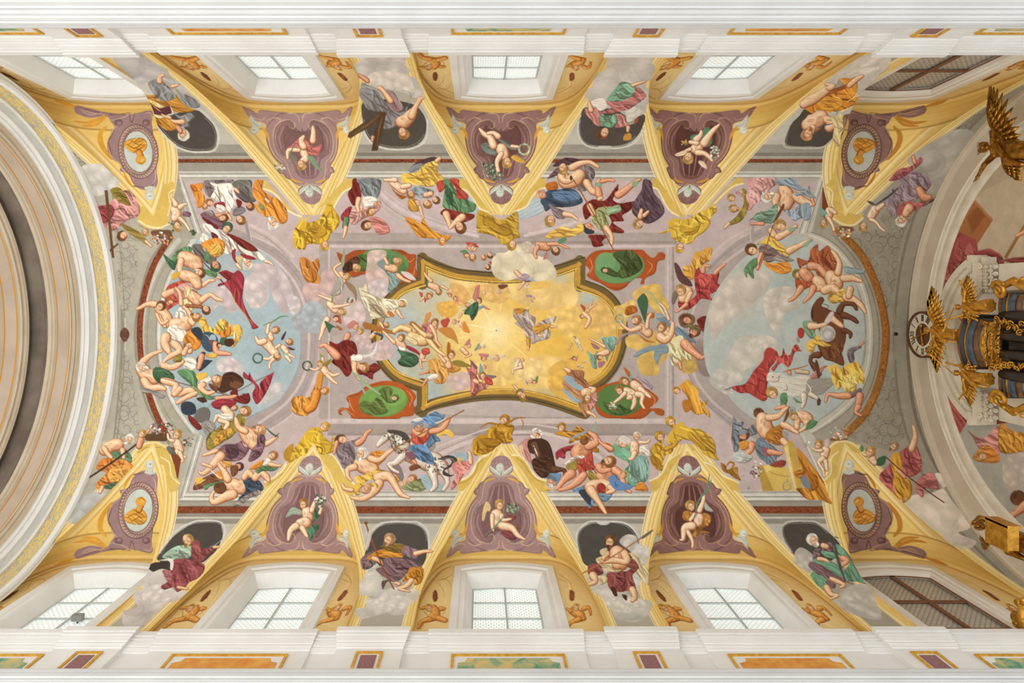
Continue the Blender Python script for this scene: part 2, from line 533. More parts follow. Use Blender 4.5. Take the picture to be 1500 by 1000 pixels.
        for sh, w, f in ((.10, .93, (.84, .70, .60)), (.18, .82, (.95, .86, .79)), (.26, .70, (1.0, .97, .94)), (.34, .52, (1.03, 1.03, 1.02))):
            m2 = s.mask(ribbon(A - R[:, None] * [sh * .75, sh * .9], R * w)); s.put(m2, np.clip(c * np.array(f, np.float32), 0, 1), alpha=.85, inside=mk, var=.05)
        if big:
            m2 = s.mask(ribbon(A - R[:, None] * [.34, .40], R * .26)); s.put(m2, np.clip(c * 1.08 + .05, 0, 1), alpha=.7, inside=mk)
            d = np.gradient(A, axis=0); l = np.hypot(d[:, 0], d[:, 1]) + 1e-6; nn = np.stack([-d[:, 1], d[:, 0]], 1) / l[:, None]
            for q in range(2 + int(R.max() / 1.6)):
                k = int((.15 + .7 * ((q * .618 + .1 * A[0, 0]) % 1)) * (n - 1)); o = (((q * .37 + A[0, 1]) % 1) - .5) * 1.1
                b = A[k] + nn[k] * R[k] * o; e = d[k] / l[k] * R[k] * .7 + nn[k] * R[k] * .3
                s.stroke(c * np.array([.74, .58, .50], np.float32), [b - e * .5, b + nn[k] * .25, b + e * .5], max(.5, R[k] * .16), alpha=.45, inside=mk)

    def head(s, x, y, r, hair, ang, pid, flags=''):
        a = math.radians(ang); up = np.array([math.cos(a), math.sin(a)]); sd = np.array([-up[1], up[0]])
        p = np.array([x, y]); sk = col('kr' if 'd' in flags else 'k'); r = r * .95
        side = -1 if 'l' in flags else (1 if 'r' in flags else (.45 if int(x) % 2 else -.45))
        s.ell(hair * .55, *(p + up * r * .16), r * 1.08, r * 1.02, ang, pid=pid)
        s.ell(hair * .9, *(p + up * r * .2 - [.2, .2]), r, r * .93, ang)
        fc = p - up * r * .2 + sd * side * r * .28
        if 'n' not in flags:
            if 'b' in flags: s.ell(hair * .75, *(p - up * r * .75 + sd * side * r * .3), r * .62, r * .55, ang)
            mk = s.ell(sk * np.array([.72, .56, .46], np.float32), *fc, r * .82, r * .64, ang)
            s.ell(sk * np.array([.95, .85, .78], np.float32), *(fc - [.12, .15]), r * .74, r * .56, ang)
            s.ell(sk, *(fc - np.array([.1, .15]) * r * .6), r * .60, r * .44, ang, inside=mk)
            if 'b' in flags:
                for q in np.linspace(-1, 1, 5): s.stroke(hair * (.7 + .4 * (q > 0)), [fc - up * r * .42 + sd * q * r * .38, fc - up * r * 1.05 + sd * q * r * .28], max(.6, r * .24))
            if r > 2.4:
                dk = np.array(srgb('5E3A26'), np.float32); e = fc + up * r * .10 + sd * side * r * .08
                for q in (-1, 1):
                    s.ell(dk, *(e + sd * q * r * .24), r * .10, r * .17, ang, alpha=.45); s.stroke(dk, [e + sd * q * r * .12, e + sd * q * r * .34], max(.45, r * .09), alpha=.8)
                s.stroke(sk * np.array([.7, .5, .4], np.float32), [e + up * r * .05, e - up * r * .30 + sd * side * r * .08], max(.5, r * .13), alpha=.7)
                s.stroke(np.array(srgb('9A4A3A'), np.float32), [fc - up * r * .40 - sd * r * .12, fc - up * r * .40 + sd * r * .14], max(.45, r * .10), alpha=.75)
        if r > 2:
            for q in np.linspace(-1, 1, 9):
                for h0, h1 in ((.95, .45), (.65, .15)):
                    if 'n' not in flags and h1 < .3 and abs(q) < .6: continue
                    s.stroke(np.clip(hair * (.62 if int(q * 9 + h0 * 20) % 2 else 1.22), 0, 1), [p + up * r * h0 + sd * q * r * .55, p + up * r * (h0 + h1) / 2 + sd * (q * .85) * r, p + up * r * h1 + sd * q * r * .98], max(.45, r * .13), alpha=.6)

    def cloud(s, c, P, pid, rg):
        P = spline(P, True, 4); mk = s.mask(P)
        if mk is None: return
        s.put(mk, c, pid=pid, alpha=.85)
        x0, y0 = P.min(0); x1, y1 = P.max(0); sz = math.sqrt(max(1, (x1 - x0) * (y1 - y0))); n = int(np.clip(sz * .35, 7, 34)); g = P.mean(0)
        shade = np.clip(c * np.array([.80, .80, .82], np.float32), 0, 1); light = np.clip(c * 1.07 + .05, 0, 1)
        for i in range(n):
            q = P[rg.integers(len(P))]; t = rg.random() * .75; q = q * (1 - t) + g * t
            r = sz * (.12 + .12 * rg.random()); ph = rg.random() * 360
            s.ell(shade, q[0] + r * .10, q[1] + r * .12, r * 1.1, r * .82, ph, alpha=.22, inside=mk, var=.03)
            s.ell(c, q[0], q[1], r, r * .74, ph, alpha=.5, inside=mk, var=.04)
            s.air(light, .85, q[0] - r * .18, q[1] - r * .22, r * .95, r * .85, mk)

    def ring(s, c, x, y, r, w, pid, rg):
        n = max(8, int(r * 3.2))
        for i in range(n):
            t = 2 * PI * i / n; q = np.array([x + r * math.cos(t), y + r * math.sin(t)]); d = np.array([math.cos(t + 1), math.sin(t + 1)])
            s.stroke(c * (.65 + .6 * rg.random()), [q - d * w * .6, q + d * w * .6], w * .55, pid=pid)

    def scroll(s, c, P, pid, rg, size=9, light='CFCBBF'):
        """Painted acanthus scrolls that fill an outline."""
        P = dense(np.asarray(P, float)); mk = s.mask(P)
        if mk is None: return
        s.put(mk, c, pid=pid)
        x0, y0 = P.min(0); x1, y1 = P.max(0); dk = c * .6; lt = col(light); k = 0
        for gx in np.arange(x0, x1 + size, size):
            for gy in np.arange(y0, y1 + size, size * .9):
                k += 1; x = gx + (rg.random() - .5) * size * .5; y = gy + (rg.random() - .5) * size * .5; ph = rg.random() * 6.3; sg = 1 if k % 2 else -1
                t = np.linspace(0, 6.6, 13); R = size * (.66 - .085 * t)
                sp = np.stack([x + R * np.cos(ph + sg * t), y + R * np.sin(ph + sg * t)], 1)
                s.stroke(lt, sp - .4, size * .15, alpha=.22, inside=mk); s.stroke(dk, sp + .25, size * .09 + .35, alpha=.5, inside=mk)
                for q in range(4):
                    b = sp[2 + 2 * q]; a = ph + sg * t[2 + 2 * q] + sg * .7; e = b + size * .42 * np.array([math.cos(a), math.sin(a)])
                    s.stroke(lt, [b, (b + e) / 2 + .5, e], size * .14, alpha=.22, inside=mk); s.stroke(dk, [b + .4, e + .4], size * .07 + .3, alpha=.45, inside=mk)

    def dashes(s, cs, P, w, n, pid, rg):
        """Short leaf strokes scattered along a band, for painted laurel and marbling."""
        Q = spline(P, False, 12) if len(P) > 2 else np.array([P[0] + (P[1] - P[0]) * t for t in np.linspace(0, 1, 60)])
        for i in range(n):
            k = rg.integers(1, len(Q) - 1); d = Q[k + 1] - Q[k - 1]; d = d / max(1e-6, np.hypot(*d)); nn = np.array([-d[1], d[0]])
            p = Q[k] + nn * (rg.random() - .5) * w + d * rg.normal() * 4; e = d * (1.6 + 2 * rg.random()) + nn * (rg.random() - .5) * 2.4
            s.stroke(cs[i % len(cs)], [p - e / 2, p + e / 2], .9 + .7 * rg.random(), alpha=.7)


class Barrel(Surf):
    def __init__(s):
        super().__init__('ceiling', int((XR - XL) / VS) + 1, int(2 * VMAX / VS) + 1, 'fr')

    def to_uv(s, px, py): return barrel_uv(*hit_barrel(px, py))

    def points(s):
        X = XL + np.arange(s.nu) * VS; a, z = barrel_pt(np.arange(s.nv) * VS - VMAX)
        P = np.empty((s.nv, s.nu, 3)); P[..., 0] = X[None]; P[..., 1] = (a + OFF)[:, None]; P[..., 2] = z[:, None]
        return P


class Web(Surf):
    """The painted web of one lunette (a vaulted cap over a window)."""
    def __init__(s, name, xc, sg):
        s.xc, s.sg = xc, sg
        super().__init__(name, 250, 190, 'DDB04C')

    def to_uv(s, px, py):
        px = np.asarray(px, float); py = np.asarray(py, float); rx, ry = ray(px, py)
        Zs = np.linspace(12.5, 18.9, 260)[:, None]
        X = rx * Zs; a = (ry * Zs - OFF) * s.sg; g = np.maximum(groin_at(s.xc, X - s.xc, a), 1e-3); sv = (X - s.xc) / g
        zc = np.where(np.abs(sv) < 1, zcap(sv, a), zb(np.clip(a, 0, HA)))
        zc = np.where(a < A0, zb(np.clip(a, 0, HA)), zc); zc = np.where(a > WALL, 0, zc)
        f = Zs - zc; hit = (f[1:] > 0) & (f[:-1] <= 0)
        # a ray that reaches the wall plane first ends there
        i = np.argmax(hit, axis=0); none = ~hit.any(axis=0); j = np.arange(px.size)
        f0, f1 = f[i, j], f[i + 1, j]; t = np.where(f1 != f0, -f0 / np.where(f1 == f0, 1, f1 - f0), 0)
        Z = Zs[i, 0] + t * (Zs[1, 0] - Zs[0, 0]); Z = np.where(none, (WALL * s.sg + OFF) / np.where(ry == 0, 1e-6, ry), Z)
        a = np.clip((ry * Z - OFF) * s.sg, A0 - .5, WALL); g = np.maximum(groin_at(s.xc, rx * Z - s.xc, a), .05); sv = (rx * Z - s.xc) / g
        w = np.where(np.abs(sv) < 1, np.arcsin(np.clip(sv, -1, 1)) * 2 / PI, np.clip(sv, -1.4, 1.4))
        return (w + 1) / 2 * (s.nu - 1), (a - A0) / (WALL - A0) * (s.nv - 1)

    def points(s):
        w = np.linspace(-1, 1, s.nu); sv = np.sin(w * PI / 2)[None]; a = np.linspace(A0, WALL, s.nv)[:, None]
        P = np.empty((s.nv, s.nu, 3)); P[..., 0] = s.xc + sv * groin_at(s.xc, sv, a); P[..., 1] = a * s.sg + OFF; P[..., 2] = zcap(sv, a)
        return P


class WallFace(Surf):
    """Clerestory wall round one window (below the lunette's web)."""
    def __init__(s, name, xc, sg):
        s.xc, s.sg = xc, sg; s.z0 = 12.8; s.st = .02
        super().__init__(name, int(3.9 / s.st), int(4.2 / s.st), 'EACD8C')

    def to_uv(s, px, py):
        X, Y, Z = hit_plane_a(px, py, WALL * s.sg)
        return (X - s.xc + 1.95) / s.st, (Z - s.z0) / s.st

    def points(s):
        P = np.empty((s.nv, s.nu, 3)); P[..., 0] = (s.xc - 1.95 + np.arange(s.nu) * s.st)[None]; P[..., 1] = WALL * s.sg + OFF
        P[..., 2] = (s.z0 + np.arange(s.nv) * s.st)[:, None]; return P


class EndWall(Surf):
    """Painted end wall of the chancel, upright at X = x0."""
    def __init__(s, name, x0):
        s.x0 = x0; s.st = .022; s.y0, s.z0 = -6.3, 14.0
        super().__init__(name, int(14.2 / s.st), int(6.2 / s.st), 'B9AFA0')

    def to_uv(s, px, py):
        X, Y, Z = hit_plane_x(px, py, s.x0); return (Y - s.y0) / s.st, (Z - s.z0) / s.st

    def points(s):
        P = np.empty((s.nv, s.nu, 3)); P[..., 0] = s.x0; P[..., 1] = (s.y0 + np.arange(s.nu) * s.st)[None]; P[..., 2] = (s.z0 + np.arange(s.nv) * s.st)[:, None]
        return P


SURF = {}
THINGS = []      # dict(name, cat, label, group, id, parts=[dict(name,label,id,subs)])
PARTS = {0: ('base', None)}


def new_id(kind, rec):
    i = len(PARTS); PARTS[i] = (kind, rec); return i


def paint(text):
    ox, oy, sc = 0.0, 0.0, 1.0; sf = None; pid = 0; thing = part = None
    rg = np.random.default_rng(5)
    for ln in text.strip().splitlines():
        ln = ln.strip()
        if not ln or ln[0] == '#': continue
        if ln[0] == '@':
            ox, oy, sc = map(float, ln[1:].split(',')); continue
        op, _, rest = ln.partition(' ')
        if op == '=': sf = SURF[rest]; pid = 0; thing = None; continue
        if op == '~':
            sf.ref = None
            if rest:
                n, fl = rest.split(); sf.ref = (SURF[n], fl == '1')
            continue
        if op == 'G':              # the golden lunette borders, laid over the stone-coloured ground
            sf.rgb[~sf.notgold] = sf.gold[~sf.notgold]; continue
        if op == 'T':
            f = rest.split('|') + ['', '', '']
            thing = dict(name=f[0], cat=f[1], label=f[2], group=f[3], parts=[], surf=sf); thing['id'] = pid = new_id('T', thing); THINGS.append(thing); part = None; continue
        if op == 'E': pid = 0; thing = part = None; continue          # back to the plain plaster
        if op == 'U':
            pid = thing['id']; part = None; continue
        if op == 'F':
            f = rest.split('|') + ['']
            part = dict(name=f[0], label=f[1], parts=[], surf=sf); part['id'] = pid = new_id('F', part); (thing['parts']).append(part); continue
        if op == 'f':
            f = rest.split('|') + ['']
            sp = dict(name=f[0], label=f[1], parts=[], surf=sf); sp['id'] = pid = new_id('f', sp); part['parts'].append(sp); continue
        tk = rest.split()
        if part is not None and thing is not None:
            if op == 'c' and part['name'] == 'painted_cloud':
                if part.get('used'):
                    part = dict(name='painted_cloud', label='', parts=[], surf=sf); part['id'] = pid = new_id('F', part); thing['parts'].append(part)
                part['used'] = True
            if part['name'] == 'painted_person':
                if op == 'd' and len(tk) > 5:
                    sp = dict(name='drapery', label='', parts=[], surf=sf); sp['id'] = pid = new_id('f', sp); part['parts'].append(sp)
                elif op in 'bh': pid = part['id']
        def pts(t):
            a = np.array([[float(q) for q in z.split(',')] for z in t]); a[:, 0] = ox + a[:, 0] / sc; a[:, 1] = oy + a[:, 1] / sc
            if a.shape[1] > 2: a[:, 2:] /= sc
            return a
        if op in 'pPd': 
            cn, _, an = tk[0].partition(':'); P = pts(tk[1:])
            if op == 'p': sf.poly(col(cn), P, pid)
            elif op == 'P': sf.poly(col(cn), P, pid, smooth=False, edge=0)
            else: sf.cloth(col(cn), P, pid, float(an) if an else None, rg)
        elif op in 'sSl': sf.stroke(col(tk[0]), pts(tk[2:]), float(tk[1]) / sc, pid, taper=op == 's', smooth=op != 'S')
        elif op == 'b': sf.limb(col(tk[0]), pts(tk[1:]), pid)
        elif op == 'h':
            q = pts(tk[:1])[0]; sf.head(*q, col({'o': 'A9743E', 'oc': 'BF9550', 'od': '8E5C30'}.get(tk[1], tk[1])), float(tk[2]), pid, tk[3] if len(tk) > 3 else '')
        elif op == 'c': sf.cloud(col(tk[0]), pts(tk[1:]), pid, rg)
        elif op == 'a':
            q = pts(tk[2:3])[0]; sf.air(col(tk[0]), float(tk[1]), *q, own=pid)
        elif op == 'o':
            q = pts(tk[1:2])[0]; rot = float(tk[2]) if len(tk) > 2 else 0; sf.ell(col(tk[0]), *q[:4], rot, pid=pid, edge=.1)
        elif op == 'w':
            q = pts(tk[1:2])[0]; sf.ring(col(tk[0]), *q, pid, rg)
        elif op == 'g': sf.scroll(col(tk[0]), pts(tk[2:]), pid, rg, float(tk[1]) / sc)
        elif op == 'x': sf.dashes([col(c) for c in tk[0].split(',')], pts(tk[3:]), float(tk[1]) / sc, int(tk[2]), pid, rg)
        elif op == 'q':            # a spray of small flowers, fruit or leaves: q colours x,y,rx,ry count
            q = pts(tk[1:2])[0]; cs = [col(c) for c in tk[0].split(',')]
            for i in range(int(tk[2])):
                t = rg.random() * 6.3; rr = math.sqrt(rg.random()); x = q[0] + q[2] * rr * math.cos(t); y = q[1] + q[3] * rr * math.sin(t); rad = .9 + rg.random() * 1.3
                sf.ell(cs[i % len(cs)] * (.75 + .4 * rg.random()), x, y, rad, rad * .7, rg.random() * 180, pid=pid)
        else: raise ValueError(ln)


def mesh_from(sf, P, sel, name, paint_rgb):
    """Mesh of the selected cells of a surface's grid, coloured by its paint."""
    nu = sf.nu; jj, ii = np.nonzero(sel)
    quad = np.stack([jj * nu + ii, jj * nu + ii + 1, (jj + 1) * nu + ii + 1, (jj + 1) * nu + ii], 1)
    u, inv = np.unique(quad, return_inverse=True); inv = inv.reshape(-1)
    me = bpy.data.meshes.new(name); me.vertices.add(len(u)); me.vertices.foreach_set('co', P.reshape(-1, 3)[u].astype(np.float32).ravel())
    me.loops.add(len(inv)); me.loops.foreach_set('vertex_index', inv.astype(np.int32))
    me.polygons.add(len(quad)); me.polygons.foreach_set('loop_start', np.arange(len(quad), dtype=np.int32) * 4)
    me.update(calc_edges=True)
    ca = me.color_attributes.new('paint', 'FLOAT_COLOR', 'POINT')
    c4 = np.ones((len(u), 4), np.float32); c4[:, :3] = np.clip(lin(paint_rgb.reshape(-1, 3)[u]) * GAIN, 0, .95)
    ca.data.foreach_set('color', c4.ravel())
    me.materials.append(M['fresco'])
    return me


def build_surface(sf, keep, base_name, base_tags):
    """Split a painted surface into the plain plaster and its painted things and parts."""
    P = sf.points(); rgb = sf.rgb.reshape(sf.nv, SS, sf.nu, SS, 3).mean((1, 3)) * .925 + np.array([.064, .06, .055], np.float32); ids = sf.id[::SS, ::SS][:-1, :-1]  # paint colours mixed with a pale haze, like a faded fresco
    made = {}
    def mk(i, name, parent=None):
        sel = (ids == i) & keep
        if not sel.any(): return None
        o = bpy.data.objects.new(name, mesh_from(sf, P, sel, name, rgb)); C.objects.link(o)
        if parent is not None:
            o.parent = parent; o.matrix_parent_inverse = Matrix.Translation(-Vector(parent.location))
        return o
    o = mk(0, base_name)
    if o is not None: base_tags(o)
    for t in THINGS:
        if t['surf'] is not sf: continue
        r = mk(t['id'], t['name'])
        if r is None:
            allid = [p['id'] for p in t['parts']]; sel = np.isin(ids, allid) & keep
            if not sel.any(): print('EMPTY', t['label']); continue
            jj, ii = np.nonzero(sel); r = empty(t['name'], Vector(P[jj, ii].mean(0)))
        tag(r, t['label'], t['cat'], t['group'] or None)
        for p in t['parts']:
            q = mk(p['id'], p['name'], r)
            if q is None:
                if not p['parts']: print('EMPTY part', t['name'], p['name'], p['label']); continue
                q = empty(p['name'], r.location); q.parent = r; q.matrix_parent_inverse = Matrix.Translation(-Vector(r.location))
            if p['label']: q['label'] = p['label']
            for u in p['parts']:
                z = mk(u['id'], u['name'], q)
                if z is not None and u['label']: z['label'] = u['label']

# ---------------------------------------------------------------- surfaces of the vault
SURF['ceiling'] = Barrel()
SIDES = [('north', -1), ('south', 1)]
BAYNAMES = ['first', 'second', 'third', 'fourth', 'fifth']
for sn, sg in SIDES:
    for i, xc in enumerate(BAYS):
        SURF[f'web_{sn}_{i}'] = Web(f'web_{sn}_{i}', xc, sg)
        SURF[f'wall_{sn}_{i}'] = WallFace(f'wall_{sn}_{i}', xc, sg)
SURF['apse'] = EndWall('apse', 12.14)

# plain painted ground: golden borders along the lunettes, worked out on the plan of the vault
def ground_barrel():
    sf = SURF['ceiling']; H, Wd = sf.rgb.shape[:2]
    X = XL + np.arange(Wd) * VS / SS; a, z = barrel_pt(np.arange(H) * VS / SS - VMAX)
    g = groin(a); g0 = np.abs(a)[:, None]
    lowwall = (np.abs(a) > 5.3)[:, None]
    sf.rgb[:] = col('fr')
    bw = np.interp(np.abs(a), [A0, 4.4, 4.93, 5.2, 5.55], [.34, .36, .30, .24, .22])[:, None]
    strip = [(.0, 'E9C872'), (.10, 'F3DB98'), (.22, 'DDB65C'), (.34, 'F3D88E'), (.5, 'DCB45A'), (.58, 'F5DFA0'), (.86, 'CBA658'), (.93, 'F6E8BE')]
    for xc in BAYS:
        d = (np.abs(X[None] - xc) - groin_at(xc, X[None] - xc, a[:, None])) / bw
        m = (d > -.5) & (d < 1) & (g0 > A0 + .05)
        for f, c in strip:
            mm = m & (d >= f - (.5 if f == 0 else 0)); sf.rgb[mm] = col(c)
    sf.gold = sf.rgb.copy(); 
    inner = np.ones((H, Wd), bool)
    for xc in BAYS:
        d = (np.abs(X[None] - xc) - groin_at(xc, X[None] - xc, a[:, None])) / bw
        inner &= ~((d < 1) & (g0 > A0 + .05))
    sf.notgold = inner


ground_barrel()


def ground_web(sf, dim=1.0):
    H, Wd = sf.rgb.shape[:2]; w = np.linspace(-1, 1, Wd)[None]; s = np.sin(w * PI / 2); a = np.linspace(A0, WALL, H)[:, None]
    g = groin(a); d = (1 - np.abs(s)) * g + 0 * a          # distance from the groin
    sf.rgb[:] = col('EBC871')
    for f, c in [(.0, 'F0D488'), (.07, 'F5E0A4'), (.14, 'E2BC62'), (.2, 'F0D080'), (.3, 'EBC871')]: sf.rgb[(d >= f) & (d < f + .1)] = col(c)
    # moulded arch painted where the web meets the window wall
    e = WALL - a + 0 * s
    for f, c in [(.62, 'B8934A'), (.58, 'E2BF6C'), (.40, 'DCB862'), (.3, 'D4AE5A'), (.12, 'E4C274'), (.05, 'C09A54')]: sf.rgb[(e < f)] = col(c)


for k, sf in SURF.items():
    if k.startswith('web'): ground_web(sf)

